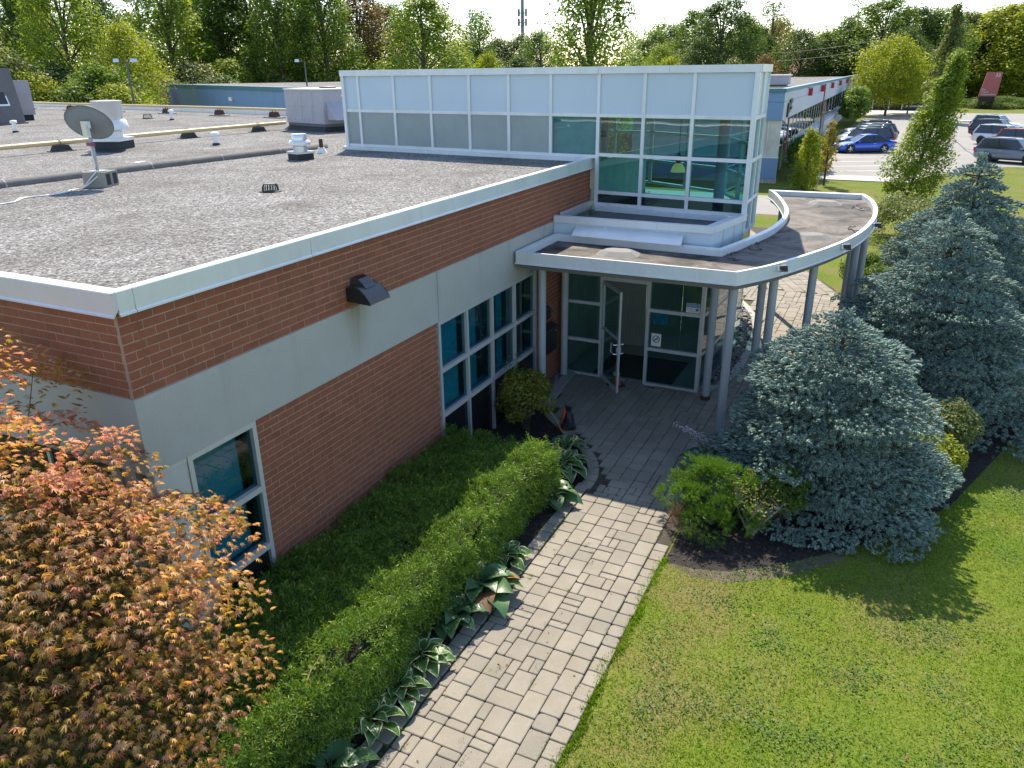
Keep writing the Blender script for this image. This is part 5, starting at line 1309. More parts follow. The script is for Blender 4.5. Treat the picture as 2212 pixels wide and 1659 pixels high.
# ------------------------------------------------------------------ blue spruces
def twig_template():
    v = []; f = []
    for ring, (x, r) in enumerate(((0, .08), (.35, .24), (.95, .12))):
        for k in range(4): v.append((x, r*math.cos(k*1.571), r*math.sin(k*1.571)))
    for i in range(2):
        for k in range(4): f.append((i*4+k, i*4+(k+1) % 4, (i+1)*4+(k+1) % 4, (i+1)*4+k))
    for k in range(9):
        a = k*2.4; x = .05+.85*k/9; b = len(v); c, s = math.cos(a), math.sin(a); w = .07
        v += [(x, c*.12-s*w, s*.12+c*w), (x, c*.12+s*w, s*.12-c*w), (x+.2, c*.42+s*.02, s*.42-c*.02), (x+.2, c*.42-s*.02, s*.42+c*.02)]; f.append((b, b+1, b+2, b+3))
    return v, f
TW = twig_template()
def spruce_mesh(H, Rb, npads, seed, prof):
    """irregular shelves of short fingered twigs with dark gaps between them"""
    g = np.random.default_rng(seed); P = []; D = []; S = []; br = MB()
    br.tube([(0, 0, 0), (0, 0, H*.5), (0, 0, H*.93)], [.11, .07, .02], 8)
    lev = max(8, int(H/.30)); i = 0
    for l in range(lev):
        t0 = (l+.4)/lev; npd = max(4, int(round(6.283*Rb*prof(t0)/.56))); a0 = g.uniform(0, 6.28)
        for kk in range(npd):
            i += 1; h = .05*H+.93*H*t0+g.normal()*.03; a = a0+6.283*kk/npd+g.normal()*.12; r = Rb*prof(t0)*g.uniform(.70, 1.15)
            wd = max(.16, min(.55, r*.42)*g.uniform(.85, 1.25)); ln = min(r*.9, g.uniform(.6, .95)); n = int(18+290*wd*ln)
            out = np.array([math.cos(a), math.sin(a), 0]); sd = np.array([-math.sin(a), math.cos(a), 0])
            q = g.random(n)**1.1; w = g.uniform(-1, 1, n)*wd*np.sqrt(np.clip(1.05-(1-q)**2.4*.9, .08, 1)); rad = r-q*ln-.25*(w/wd)**2*wd
            z = h-.20*(1-q)**2*ln+.07*q-.16*(w/wd)**2*wd+.02*np.sin(w*19+i)+g.normal(size=n)*.010
            p = rad[:, None]*out+w[:, None]*sd; p[:, 2] = z
            d = out*g.uniform(.5, 1.0, (n, 1))+sd*(w/wd*.65)[:, None]+g.normal(size=(n, 3))*.2; d[:, 2] += g.uniform(.0, .5, n)
            P.append(p); D.append(d); S.append(g.uniform(.05, .092, n))
            m = n//9; p2 = (r-g.random(m)*.5*ln)[:, None]*out+(g.uniform(-1, 1, m)*wd*.7)[:, None]*sd; p2[:, 2] = h-.09-g.random(m)*.05
            P.append(p2); d2 = out+g.normal(size=(m, 3))*.4; d2[:, 2] -= .2; D.append(d2); S.append(g.uniform(.055, .085, m))
            br.tube([(0, 0, h-.12), tuple(out*r*.5+np.array([0, 0, h-.08])), tuple(out*r*.9+np.array([0, 0, h-.06]))], [.02, .014, .006], 5)
    n = 70; P.append(np.c_[g.normal(size=n)*.045, g.normal(size=n)*.045, H*.92+g.random(n)*.09*H]); D.append(g.normal(size=(n, 3))*.5+np.array([0, 0, .8])); S.append(np.full(n, .1))
    P = np.concatenate(P); D = np.concatenate(D); S = np.concatenate(S); k = P[:, 2] > .05
    V, F = scatter(TW[0], TW[1], P[k], D[k], S[k]); return npmesh('needles', V, F), br.mesh('trunk')
dome = lambda t: (1-t**2.7)**.58*(.90+.10*math.sin(t*11))
conep = lambda t: (1.04-t)**.6*(.92+.08*math.sin(t*14))
ne1, tr1 = spruce_mesh(3.0, 1.85, 125, 5, dome)
ne2, tr2 = spruce_mesh(3.6, 2.35, 140, 9, conep)
tr1.materials.append(M['bark']); tr2.materials.append(M['bark'])
def spruce(loc, rz, ne, trm, sc, label):
    e = thing('blue_spruce', label, 'spruce', loc, rz, 'blue spruces in the curved bed'); e.scale = sc
    link('trunk', trm, None, e); o = link('needles', ne, 'needle_blue', e); o['kind'] = 'stuff'; return e
spruce((7.4, -5.82, 0), .3, ne1, tr1, (1, 1, 1), 'broad blue spruce nearest the path, spreading over the mulch bed')
spruce((12.0, -7.3, 0), 1.1, ne2, tr2, (1.1, 1.1, 1.06), 'tall blue spruce behind the front one, at the right edge')
spruce((17.4, -7.95, 0), 2.4, ne2, tr2, (1.1, 1.1, 1.2), 'farthest blue spruce with a pointed leader, in front of the car park')

# ------------------------------------------------------------------ lawn blades, clover, moss in the joints, mulch bits
n = 330000
x = RNG.uniform(-1.5, 1, n)*0+RNG.random(n)**1.35*15-.6; y = -4.02-RNG.random(n)*9.5
mask = ~inside_np(x, y, BED_R) & ~((x > 7) & (y > -6)) & ((x+4.4) > (y+6.1)*-.35) 
x, y = x[mask], y[mask]; n = len(x)
patch = np.sin(x*1.7+2*np.sin(y*.9))*np.cos(y*1.9+np.sin(x*.7))
keep = RNG.random(n) < .62+.38*np.clip(patch+.5, 0, 1); x, y = x[keep], y[keep]; n = len(x)
BL = ([(0, -.1, 0), (0, .1, 0), (.55, .06, .0), (1, 0, .25)], [(0, 1, 2, 3)])
D = np.c_[RNG.normal(size=n)*.75, RNG.normal(size=n)*.75, np.full(n, .8)]
V, F = scatter(BL[0], BL[1], np.c_[x, y, np.full(n, -.003)], D, RNG.uniform(.022, .05, n))
tag(link('grass', npmesh('grass', V, F), 'grass_blade'), 'short sunlit lawn grass to the right of the path', 'grass', kind='stuff')
n = 14000; cx, cy = RNG.uniform(-.5, 9, 150), RNG.uniform(-11, -4.3, 150); i = RNG.integers(0, 150, n)
x = cx[i]+RNG.normal(size=n)*.16; y = cy[i]+RNG.normal(size=n)*.16; k = ~inside_np(x, y, BED_R) & (y < -4.08); x, y = x[k], y[k]; n = len(x)
V, F = scatter_n([(0, 0, 0), (.5, .42, .05), (1, 0, .0), (.5, -.42, .05)], [(0, 3, 2, 1)], np.c_[x, y, RNG.uniform(.02, .045, n)], np.c_[RNG.normal(size=(n, 2)), np.zeros(n)], np.c_[RNG.normal(size=(n, 2))*.3, np.ones(n)], RNG.uniform(.018, .034, n))
tag(link('clover', npmesh('clover', V, F), 'clover'), 'dark green clover patches in the lawn', 'clover', kind='stuff')
xs = []; ys = []
for k in range(900):
    t = random.random(); xs.append(random.uniform(-2.5, 5.6)); ys.append(-2.425+random.gauss(0, .012) if t < .62 else (-3.858+random.gauss(0, .012) if t < .85 else -2.2+random.gauss(0, .02)))
for k in range(40):
    a = random.uniform(-1.5, 5.2), random.uniform(-3.8, -2.45)
    for q in range(14): xs.append(a[0]+random.gauss(0, .05)); ys.append(a[1]+random.gauss(0, .012))
xs = np.array(xs); sel = np.sin(xs*3.1)+np.sin(xs*7.7+1) > -.5; ys = np.array(ys)[sel]; xs = xs[sel]; rp_ = 7
xs = np.repeat(xs, rp_)+RNG.normal(size=len(xs)*rp_)*.014; ys = np.repeat(ys, rp_)+RNG.normal(size=len(ys)*rp_)*.012; n = len(xs)
V, F = scatter(BL[0], [(0, 1, 2, 3)], np.c_[xs, ys, np.full(n, .025)], np.c_[RNG.normal(size=(n, 2)), np.full(n, .7)], RNG.uniform(.015, .034, n))
tag(link('joint_weeds', npmesh('joint_weeds', V, F), 'clover'), 'weeds and moss growing in the path joints', 'weeds', kind='stuff')
n = 9000; x = RNG.uniform(4.4, 13, n); y = RNG.uniform(-9.5, -4.1, n); k = inside_np(x, y, BED_R); x, y = x[k], y[k]
x = np.r_[x, RNG.uniform(-2, 8.4, 4000)]; y = np.r_[y, RNG.uniform(-2.2, -.5, 4000)]; k = inside_np(x, y, BED_R) | inside_np(x, y, BED_L); x, y = x[k], y[k]; n = len(x)
V, F = scatter_n([(-.5, -.25, 0), (.5, -.2, .1), (.45, .25, 0), (-.5, .2, .12)], [(0, 1, 2, 3)], np.c_[x, y, RNG.uniform(.008, .02, n)], np.c_[RNG.normal(size=(n, 2)), np.zeros(n)], np.c_[RNG.normal(size=(n, 2))*.5, np.ones(n)], RNG.uniform(.02, .06, n))
tag(link('mulch_chips', npmesh('mulch_chips', V, F), 'chip'), 'dark wood mulch chips in the planting beds', 'mulch', kind='stuff')
n = 5200; x = RNG.uniform(-1.6, 4.6, n); y = -4.06+RNG.normal(size=n)*.03+.03*np.sin(x*3.7)+.02*np.sin(x*9)
V, F = scatter(BL[0], BL[1], np.c_[x, y, np.full(n, .0)], np.c_[RNG.normal(size=n)*.5, RNG.uniform(-.2, .8, n), np.full(n, .8)], RNG.uniform(.035, .075, n))
tag(link('edge_grass', npmesh('edge_grass', V, F), 'grass_blade'), 'ragged grass fringe along the path edge', 'grass', kind='stuff')
n = 130; x = RNG.uniform(-1.5, 9, n); y = RNG.uniform(-10, -2.3, n); k = ~inside_np(x, y, BED_R); x, y = x[k], y[k]; n = len(x)
V, F = scatter_n(LEAF4[0], LEAF4[1], np.c_[x, y, np.where(y < -4.08, .04, .046)], np.c_[RNG.normal(size=(n, 2)), np.zeros(n)], np.c_[RNG.normal(size=(n, 2))*.4, np.ones(n)], RNG.uniform(.03, .06, n))
tag(link('fallen_leaves', npmesh('fallen_leaves', V, F), 'leaf_brown'), 'scattered dry leaves on path and lawn', 'leaves', kind='stuff')
# ------------------------------------------------------------------ car park and far ground
LOT = [(49.6, -1.7), (49.6, -7.2), (56.5, -11.2), (58.4, -13), (58.4, -60), (132, -60), (132, -12.4), (129, -4), (112, -1.2), (80, -1.3), (60, -1.6)]
struct('parking_lot', MB().sheet(LOT, .006), 'asphalt')
struct('driveway', MB().sheet([(33.4, -1.6), (33.4, 40), (39.4, 40), (39.4, -.4), (37, -1.2)], .006), 'asphalt')
walk = struct('sidewalk', MB().prism([(47.2, -1.6), (47.2, -7.4), (49.55, -7.2), (49.55, -1.7)], 0, .05), 'concrete')
for k in range(6):
    MB().box(48.0, -1.75-k*.95, .051, 49.5, -2.65-k*.95, .062).build('paving_slab', 'concrete', walk)
mk = MB()
st_d = np.array((.44, -.9)); st_d /= np.linalg.norm(st_d)
for k in range(13):
    a = np.array((51.5+k*3.15, -1.8)); b = a+st_d*5.2; nrm = np.array((-st_d[1], st_d[0]))*.05
    mk.add([(*(a-nrm), .0105), (*(b-nrm), .0105), (*(b+nrm), .0105), (*(a+nrm), .0105)], [(0, 1, 2, 3)])
for k in range(12):
    a = np.array((62.6+k*3.3, -12.2)); b = a+np.array((-.42, -.9))*5.2
    mk.add([(*(a-nrm), .0105), (*(b-nrm), .0105), (*(b+nrm), .0105), (*(a+nrm), .0105)], [(0, 1, 2, 3)])
o = mk.build('stall_line', 'paint_white'); tag(o, kind='structure')
ck = MB()
def crack(pts, w):
    q = []
    for i in range(len(pts)-1):
        for t in np.linspace(0, 1, 6)[:-1]: q.append((pts[i][0]+(pts[i+1][0]-pts[i][0])*t+random.uniform(-.3, .3), pts[i][1]+(pts[i+1][1]-pts[i][1])*t+random.uniform(-.06, .06)))
    q.append(pts[-1])
    for a, b in zip(q[:-1], q[1:]): ck.add([(a[0], a[1]-w, .0125), (b[0], b[1]-w, .0125), (b[0], b[1]+w, .0125), (a[0], a[1]+w, .0125)], [(0, 1, 2, 3)])
crack([(112, -7.5), (92, -7.2), (80, -7.0), (68, -7.1), (58, -7.2), (54, -7.0)], .07); crack([(118, -10), (100, -10.4), (84, -10.6), (72, -11), (62, -11.6)], .07); crack([(52.2, -2.2), (51.8, -3.4), (52.4, -4.6), (51.5, -6)], .05)
crack([(70, -7), (69, -5), (70.5, -4)], .04); crack([(86, -10.5), (85, -12), (86, -14)], .05); crack([(72, -11), (70, -12), (71, -14)], .05)
tag(ck.build('sealed_crack', 'crack_seal'), kind='structure')
isl = struct('island_kerb', MB().prism([(109, -12.6), (109, -16), (111.5, -16), (111.5, -12.8), (110.3, -12.3)], 0, .14), 'concrete')
struct('rear_walk', MB().prism([(121, -.5), (136, 0), (138, -9), (131, -9.5), (128, -4.4), (121, -2.6)], 0, .1), 'concrete')

# ------------------------------------------------------------------ neighbouring office with ribbon windows (right)
def wpt(s, o=0.0, g=(44.4, .2), dr=(.9998, .02)): return (g[0]+dr[0]*s+dr[1]*o, g[1]+dr[1]*s-dr[0]*o)
nb_ = thing('neighbour_office', 'long grey panelled office with ribbon windows and red banners beside the car park', 'building', (44.4, .2, 0))
LB = 150
def wb(s0, s1, o0, o1, z0, z1, name, mat, parent=None): return MB().prism([wpt(s0, o0), wpt(s1, o0), wpt(s1, o1), wpt(s0, o1)], z0, z1).build(name, mat, parent or nb_)
wb(.1, LB-.1, -.2, -22, 4.6, 4.95, 'roof', 'gravel')
k = 0; s = 0
while s < LB:
    e = s+3.6 if s < 30 else s+7.2
    wb(s+.01, min(e, LB)-.01, 0, -.3, 3.57, 4.55, 'fascia_panel', 'grey_panel'); wb(s+.01, min(e, LB)-.01, 0, -.3, 4.565, 5.05, 'fascia_panel', 'grey_panel'); s = e
wb(-.04, LB, .05, -.35, 5.07, 5.28, 'roof_trim', 'teal_trim')
wb(-.02, LB, .02, -.3, 5.05, 5.07, 'trim_edge', 'white_plastic')
wb(0, LB, -.7, -.75, .0, 3.57, 'inner_shade', 'interior')
s = 2.0
while s < 70:
    st_ = 2.4 if s < 40 else 4.8
    p, q = wpt(s+.04, -.3), wpt(s+st_-.04, -.3)
    MB().add([(*p, 1.5 if s > 12 else .3), (*q, 1.5 if s > 12 else .3), (*q, 3.57), (*p, 3.57)], [(0, 1, 2, 3)]).build('ribbon_pane', 'glass_dark', nb_)
    wb(s-.04, s+.04, -.275, -.36, 1.5 if s > 12 else .3, 3.57, 'mullion', 'aluminium'); s += st_
wb(70, LB, -.3, -.33, 1.5, 3.57, 'ribbon_pane', 'dark_panel')
wb(12, LB, .1, -.3, 0, 1.42, 'low_wall', 'grey_panel'); wb(12, LB, .16, -.3, 1.42, 1.5, 'window_sill', 'white_plastic')
# end face towards the camera
def ebox(y0, y1, z0, z1, d0, d1, name, mat): return MB().box(44.4+d0, .2+y0, z0, 44.4+d1, .2+y1, z1).build(name, mat, nb_)
y = .0
for y0, y1 in ((.02, .95), (.97, 2.4), (2.42, 4.5), (4.52, 9)):
    ebox(y0, y1, 3.57, 4.55, -.05, .3, 'end_panel', 'blue_wall'); ebox(y0, y1, 4.565, 5.05, -.05, .3, 'end_panel', 'blue_wall')
    ebox(y0, y1, .25, 1.45, -.05, .3, 'end_panel', 'blue_wall')
ebox(0, 9, 5.06, 5.29, -.1, .3, 'end_trim', 'teal_trim'); ebox(0, 9, 1.45, 1.5, -.09, .3, 'end_sill', 'white_plastic')
ebox(.05, .95, 1.5, 3.57, .1, .4, 'corner_column', 'cream'); ebox(1.0, 1.9, 1.5, 3.55, .2, .3, 'end_window', 'dark_panel'); ebox(1.92, 9, 1.5, 3.57, .15, .3, 'end_panel', 'grey_panel')
ebox(0, 9, 0, .25, 0, .3, 'plinth', 'concrete')
for i, s in enumerate((14.1, 25.5, 38.5, 52, 68, 85)):
    b = thing('red_banner', 'red banner on the neighbouring fascia, ' + ['nearest of six', 'second of six from the near end', 'third of six from the near end', 'fourth of six from the near end', 'fifth of six from the near end', 'farthest of six'][i], 'banner', (*wpt(s, .06), 4.4), 0, 'red banners on the neighbouring office')
    MB().prism([wpt(s, .05), wpt(s+.08, .05), wpt(s+.08, .34), wpt(s, .34)], 4.5, 5.0).build('cloth', 'banner_red', b)
    MB().tube([(*wpt(s+.04, .0), 5.04), (*wpt(s+.04, .36), 5.03)], .025, 6).build('arm', 'steel_dark', b)
fp = thing('flag_post', 'thin red post standing in front of the neighbouring office', 'post', (*wpt(18, .9), 0))
MB().tube([(*wpt(18, .9), 0), (*wpt(18, .9), 5.2)], .05, 8).build('shaft', 'post_red', fp); MB().lathe([(.05, 5.2), (.07, 5.24), (.0, 5.3)], (*wpt(18, .9), 0), 8).build('finial', 'post_red', fp)
lg = thing('wall_logo', 'black emblem sign on the corner fascia of the neighbouring office', 'sign', (*wpt(2.4, .05), 3.8))
def lbox(u0, u1, v0, v1, tilt=0.0):
    return [(*wpt(u0, .02), v0), (*wpt(u1, .02), v0+tilt), (*wpt(u1, .02), v1+tilt), (*wpt(u0, .02), v1)], [(*wpt(u0, .1), v0), (*wpt(u1, .1), v0+tilt), (*wpt(u1, .1), v1+tilt), (*wpt(u0, .1), v1)]
for nm, a in dict(stem=(1.75, 2.1, 3.66, 4.25, 0), head=(1.8, 3.3, 4.15, 4.42, .06), lower_bar=(2.0, 3.0, 3.86, 4.05, .05), crest=(2.7, 3.9, 4.4, 4.62, .02), dot=(3.2, 3.8, 4.02, 4.22, 0)).items():
    lo, hi = lbox(*a); MB().hexa(lo, hi).build(nm, 'black_paint', lg)
ac = thing('rooftop_unit', 'small split air-conditioner with a fan grille on the neighbouring roof', 'air conditioner', (*wpt(24, -4.2), 4.95), R(2))
MB().box(-.9, -1.8, .15, .9, 1.6, .85).build('casing', 'rtu_paint', ac, local=True); MB().box(-1.0, -1.9, .85, 1.0, 1.7, .95).build('lid', 'white_plastic', ac, local=True)
MB().box(-.8, -1.6, 0, .8, 1.5, .15).build('feet', 'steel_dark', ac, local=True)
m = MB()
for k in range(20): a = k*.314; m.v.append((-.91, 1.1+.3*math.cos(a), .5+.3*math.sin(a)))
m.f = [tuple(range(20))]; m.build('fan_grille', 'black_paint', ac, local=True)
rg = thing('gas_pipe', 'pale yellow pipe on the neighbouring roof', 'pipe', (*wpt(14, -3), 4.95))
MB().tube([(*wpt(12, -1.2), 5.1), (*wpt(12.2, -12), 5.1)], .05, 6).build('pipe_run', 'gas_yellow', rg); MB().box(56.2, 3.0, 4.95, 56.7, 3.5, 5.07).build('stand', 'curb_black', rg)
# dark blue building and bench at the far end of the car park
fb = thing('far_building', 'dark blue building with white door frames at the end of the car park', 'building', (141, -6, 0))
MB().box(140, -12, 0, 150, 6, 4.2).build('wall', 'blue_wall', fb); remat(fb.children[0], 'car_black')
for y in (-5.6, -3.2, -.8): 
    d_ = MB().box(139.9, y, .1, 140, y+.16, 3).box(139.9, y+1.9, .1, 140, y+2.06, 3).box(139.9, y+.16, 2.85, 140, y+1.9, 3).build('door_frame', 'white_plastic', fb)
    MB().box(139.93, y+.2, .1, 139.96, y+1.86, 2.82).build('door_pane', 'dark_panel', d_)
bn = thing('picnic_bench', 'wooden picnic bench in front of the dark blue building', 'bench', (137, -7.6, .0))
MB().box(-.4, -1.4, .7, .4, 1.4, .78).build('top', 'cream', bn, local=True)
for y in (-1.1, 1.1): MB().box(-.3, y-.05, 0, .3, y+.05, .7).build('leg', 'steel_dark', bn, local=True)
# house gables behind
def gable(deg, dist, w, h, z0, label, tile):
    x, y = CAM[0]+dist*math.cos(R(deg)), CAM[1]+dist*math.sin(R(deg))
    t = thing('house', label, 'house', (x, y, 0), R(deg)+R(25))
    MB().box(-w/2, -w/2, 0, w/2, w/2, z0).build('wall', 'cream', t, local=True)
    MB().add([(-w/2-.3, -w/2-.2, z0), (w/2+.3, -w/2-.2, z0), (w/2+.3, w/2+.2, z0), (-w/2-.3, w/2+.2, z0), (-w/2-.3, 0, z0+h), (w/2+.3, 0, z0+h)], [(0, 1, 5, 4), (2, 3, 4, 5), (3, 0, 4), (1, 2, 5), (0, 3, 2, 1)]).build('roof', tile, t, local=True)
gable(6.20, 185, 9, 3.2, 5.2, 'house with a red and grey gabled roof behind the neighbouring office, leftmost of three', 'roof_tile_red')
gable(4.23, 190, 9, 3.0, 5.2, 'house with a dark red gabled roof behind the neighbouring office, middle of three', 'roof_tile_red')
gable(2.97, 180, 12, 3.6, 4.9, 'house with a pale grey roof slope beside the round maple', 'roof_tile_grey')
# blue building behind the roof on the left
bb = thing('blue_building', 'long blue flat-roofed building behind the rear parapet', 'building', (60, 60, 0))
A_, B_ = (80.9, 94.9), (41.0, 28.9)
dv = np.array((B_[0]-A_[0], B_[1]-A_[1])); LL = np.linalg.norm(dv); dv /= LL; nv = np.array((-dv[1], dv[0]))
if nv[0] < 0: nv = -nv
def bq(s, o): return (A_[0]+dv[0]*s+nv[0]*o, A_[1]+dv[1]*s+nv[1]*o)
s = 0
while s < LL-.1:
    e = min(s+15.4, LL); MB().prism([bq(s+.02, 0), bq(e-.02, 0), bq(e-.02, .4), bq(s+.02, .4)], 0, 5.05).build('wall_panel', 'blue_wall', bb); s = e
MB().prism([bq(-.1, -.08), bq(LL, -.08), bq(LL, .5), bq(-.1, .5)], 5.05, 5.4).build('roof_trim', 'teal_trim', bb)
MB().prism([bq(.3, .5), bq(LL, .5), bq(LL, 30), bq(.3, 30)], 4.9, 5.2).build('roof', 'gravel', bb)
MB().prism([bq(14, 30), bq(LL, 30), bq(LL, 30.5), bq(14, 30.5)], 4.9, 5.95).build('rear_trim', 'teal_trim', bb)
MB().prism([bq(0, .4), bq(.4, .4), bq(.4, 30), bq(0, 30)], 0, 5.2).build('side_wall', 'blue_wall', bb)
for nm, s in (('wall_lamp', 3.2), ('wall_lamp', 48)):
    p = bq(s, -.2); MB().box(p[0]-.2, p[1]-.2, 4.0, p[0]+.2, p[1]+.2, 4.35).build(nm, 'steel_dark' if s < 10 else 'white_plastic', bb)
rl = thing('red_barrier', 'red slatted plastic barrier against the blue building', 'barrier', (*bq(19, -1.2), 0))
for k in range(8): MB().prism([bq(18, -1.2), bq(20.4, -1.2), bq(20.4, -1.1), bq(18, -1.1)], 2.3+k*.26, 2.47+k*.26).build('slat', 'banner_red', rl)
MB().prism([bq(18, -1.09), bq(18.15, -1.09), bq(18.15, -1.0), bq(18, -1.0)], 0, 4.4).build('post', 'banner_red', rl); MB().prism([bq(20.25, -1.09), bq(20.4, -1.09), bq(20.4, -1.0), bq(20.25, -1.0)], 0, 4.4).build('post', 'banner_red', rl)

# ------------------------------------------------------------------ sign, posts, masts
def polar(deg, dist): return (CAM[0]+dist*math.cos(R(deg)), CAM[1]+dist*math.sin(R(deg)))
sg = thing('pylon_sign', 'tilted red pylon sign with the number 33 at the back of the car park', 'sign', (147, -17.3, 0), 0)
MB().hexa([(146.7, -16.3, 0), (146.7, -18.5, 0), (147.4, -18.5, 0), (147.4, -16.3, 0)], [(146.7, -16.45, 1.9), (146.7, -18.75, 1.9), (147.4, -18.75, 1.9), (147.4, -16.45, 1.9)]).build('base', 'sign_base', sg)
MB().hexa([(146.65, -16.35, 1.9), (146.65, -18.85, 1.9), (147.4, -18.85, 1.9), (147.4, -16.35, 1.9)], [(146.65, -16.95, 5.5), (146.65, -19.1, 5.5), (147.4, -19.1, 5.5), (147.4, -16.95, 5.5)]).build('panel', 'sign_red', sg)
text('33', .72, (146.63, -18.45, 5.0), FACE, 'letter_white', 'lettering', sg, extr=.01, shear=.1)
for i, w in enumerate(('The', 'Travel', 'Corporation')): text(w, .40, (146.63, -16.55-.03*i, 2.92-i*.36), FACE, 'letter_white', 'lettering', sg, 'LEFT', .01)
def lamp_post(deg, dist, h, heads, label):
    t = thing('lamp_post', label, 'street lamp', (*polar(deg, dist), 0), R(deg+90), 'parking lamp posts')
    fin(MB().tube([(0, 0, 0), (0, 0, h)], [.11, .07], 8).build('pole', 'steel_dark', t, local=True))
    for s in heads:
        MB().box(s*.15, -.05, h-.05, s*.6, .05, h+.02).build('arm', 'steel_dark', t, local=True)
        MB().hexa([(s*.55-.3*(s < 0), -.25, h-.06), (s*.55+.45-.15*(s < 0), -.25, h-.06), (s*.55+.45-.15*(s < 0), .25, h-.06), (s*.55-.3*(s < 0), .25, h-.06)], [(s*.55-.25*(s < 0), -.2, h+.2), (s*.55+.4-.15*(s < 0), -.2, h+.2), (s*.55+.4-.15*(s < 0), .2, h+.2), (s*.55-.25*(s < 0), .2, h+.2)]).build('lamp_head', 'galvanised', t, local=True)
lamp_post(50.82, 75, 7.5, (-1, 1), 'twin-headed lamp post standing behind the rear parapet on the left')
lamp_post(39.92, 88, 7.6, (1,), 'single-headed lamp post behind the blue building')
lamp_post(23.82, 150, 14.2, (-1, 1), 'tall lamp mast right of the telecom mast, beside the centre tree')
lamp_post(28.64, 170, 16.5, (-1, 1), 'tall lamp mast left of the telecom mast, above the low trees')
tm = thing('telecom_mast', 'blue-grey telecom mast with rows of antennas against the sky', 'mast', (*polar(25.13, 300), 0))
fin(MB().tube([(0, 0, 0), (0, 0, 36)], [.8, .55], 10).build('shaft', 'mast_steel', tm, local=True))
for z in (21.5, 24.6, 31):
    for k in range(6):
        a = k*1.047+.3; x, y = 1.5*math.cos(a), 1.5*math.sin(a)
        MB().box(x-.25, y-.25, z, x+.25, y+.25, z+2.4).build('antenna', 'mast_steel', tm, local=True)
    MB().lathe([(1.5, z+1.0), (1.5, z+1.2), (.6, z+1.2)], n=12).build('ring', 'mast_steel', tm, local=True)
up = thing('utility_pole', 'wooden utility pole in front of the right-hand trees', 'utility pole', (*polar(1.17, 150), 0))
MB().tube([(0, 0, 0), (0, 0, 11.5)], [.18, .13], 8).build('pole', 'bark', up, local=True); MB().box(-.08, -1.1, 10.6, .08, 1.1, 10.8).build('crossarm', 'bark', up, local=True)
p0 = polar(1.17, 150); p1 = polar(16.76, 165)
for i, z in enumerate((10.9, 9.6)):
    tag(MB().tube([(p0[0]+(p1[0]-p0[0])*t, p0[1]+(p1[1]-p0[1])*t, z-2.0*math.sin(math.pi*t)) for t in np.linspace(0, 1, 14)], .03, 4).build('power_line', 'steel_dark'), ['upper overhead wire in front of the right-hand trees', 'lower overhead wire in front of the right-hand trees'][i], 'wire')
fl = thing('feather_flag', 'small black and white flag leaning beside the columnar tree', 'flag', (43.3, -6.1, 0))
MB().tube([(0, 0, 0), (.1, .25, 1.2), (.2, .1, 1.65)], .02, 6).build('pole', 'steel_dark', fl, local=True)
MB().hexa([(.18, .12, 1.3), (.2, -.35, 1.55), (.22, -.35, 1.55), (.2, .12, 1.3)], [(.18, .14, 1.42), (.2, -.35, 1.72), (.22, -.35, 1.72), (.2, .14, 1.42)]).build('cloth', 'black_paint', fl, local=True)
ysk = thing('marker_stake', 'short yellow marker stake on the lawn before the car park', 'stake', (42.3, -2.3, 0))
MB().tube([(0, 0, 0), (.05, -.08, .75)], .035, 6).build('shaft', 'gas_yellow', ysk, local=True)

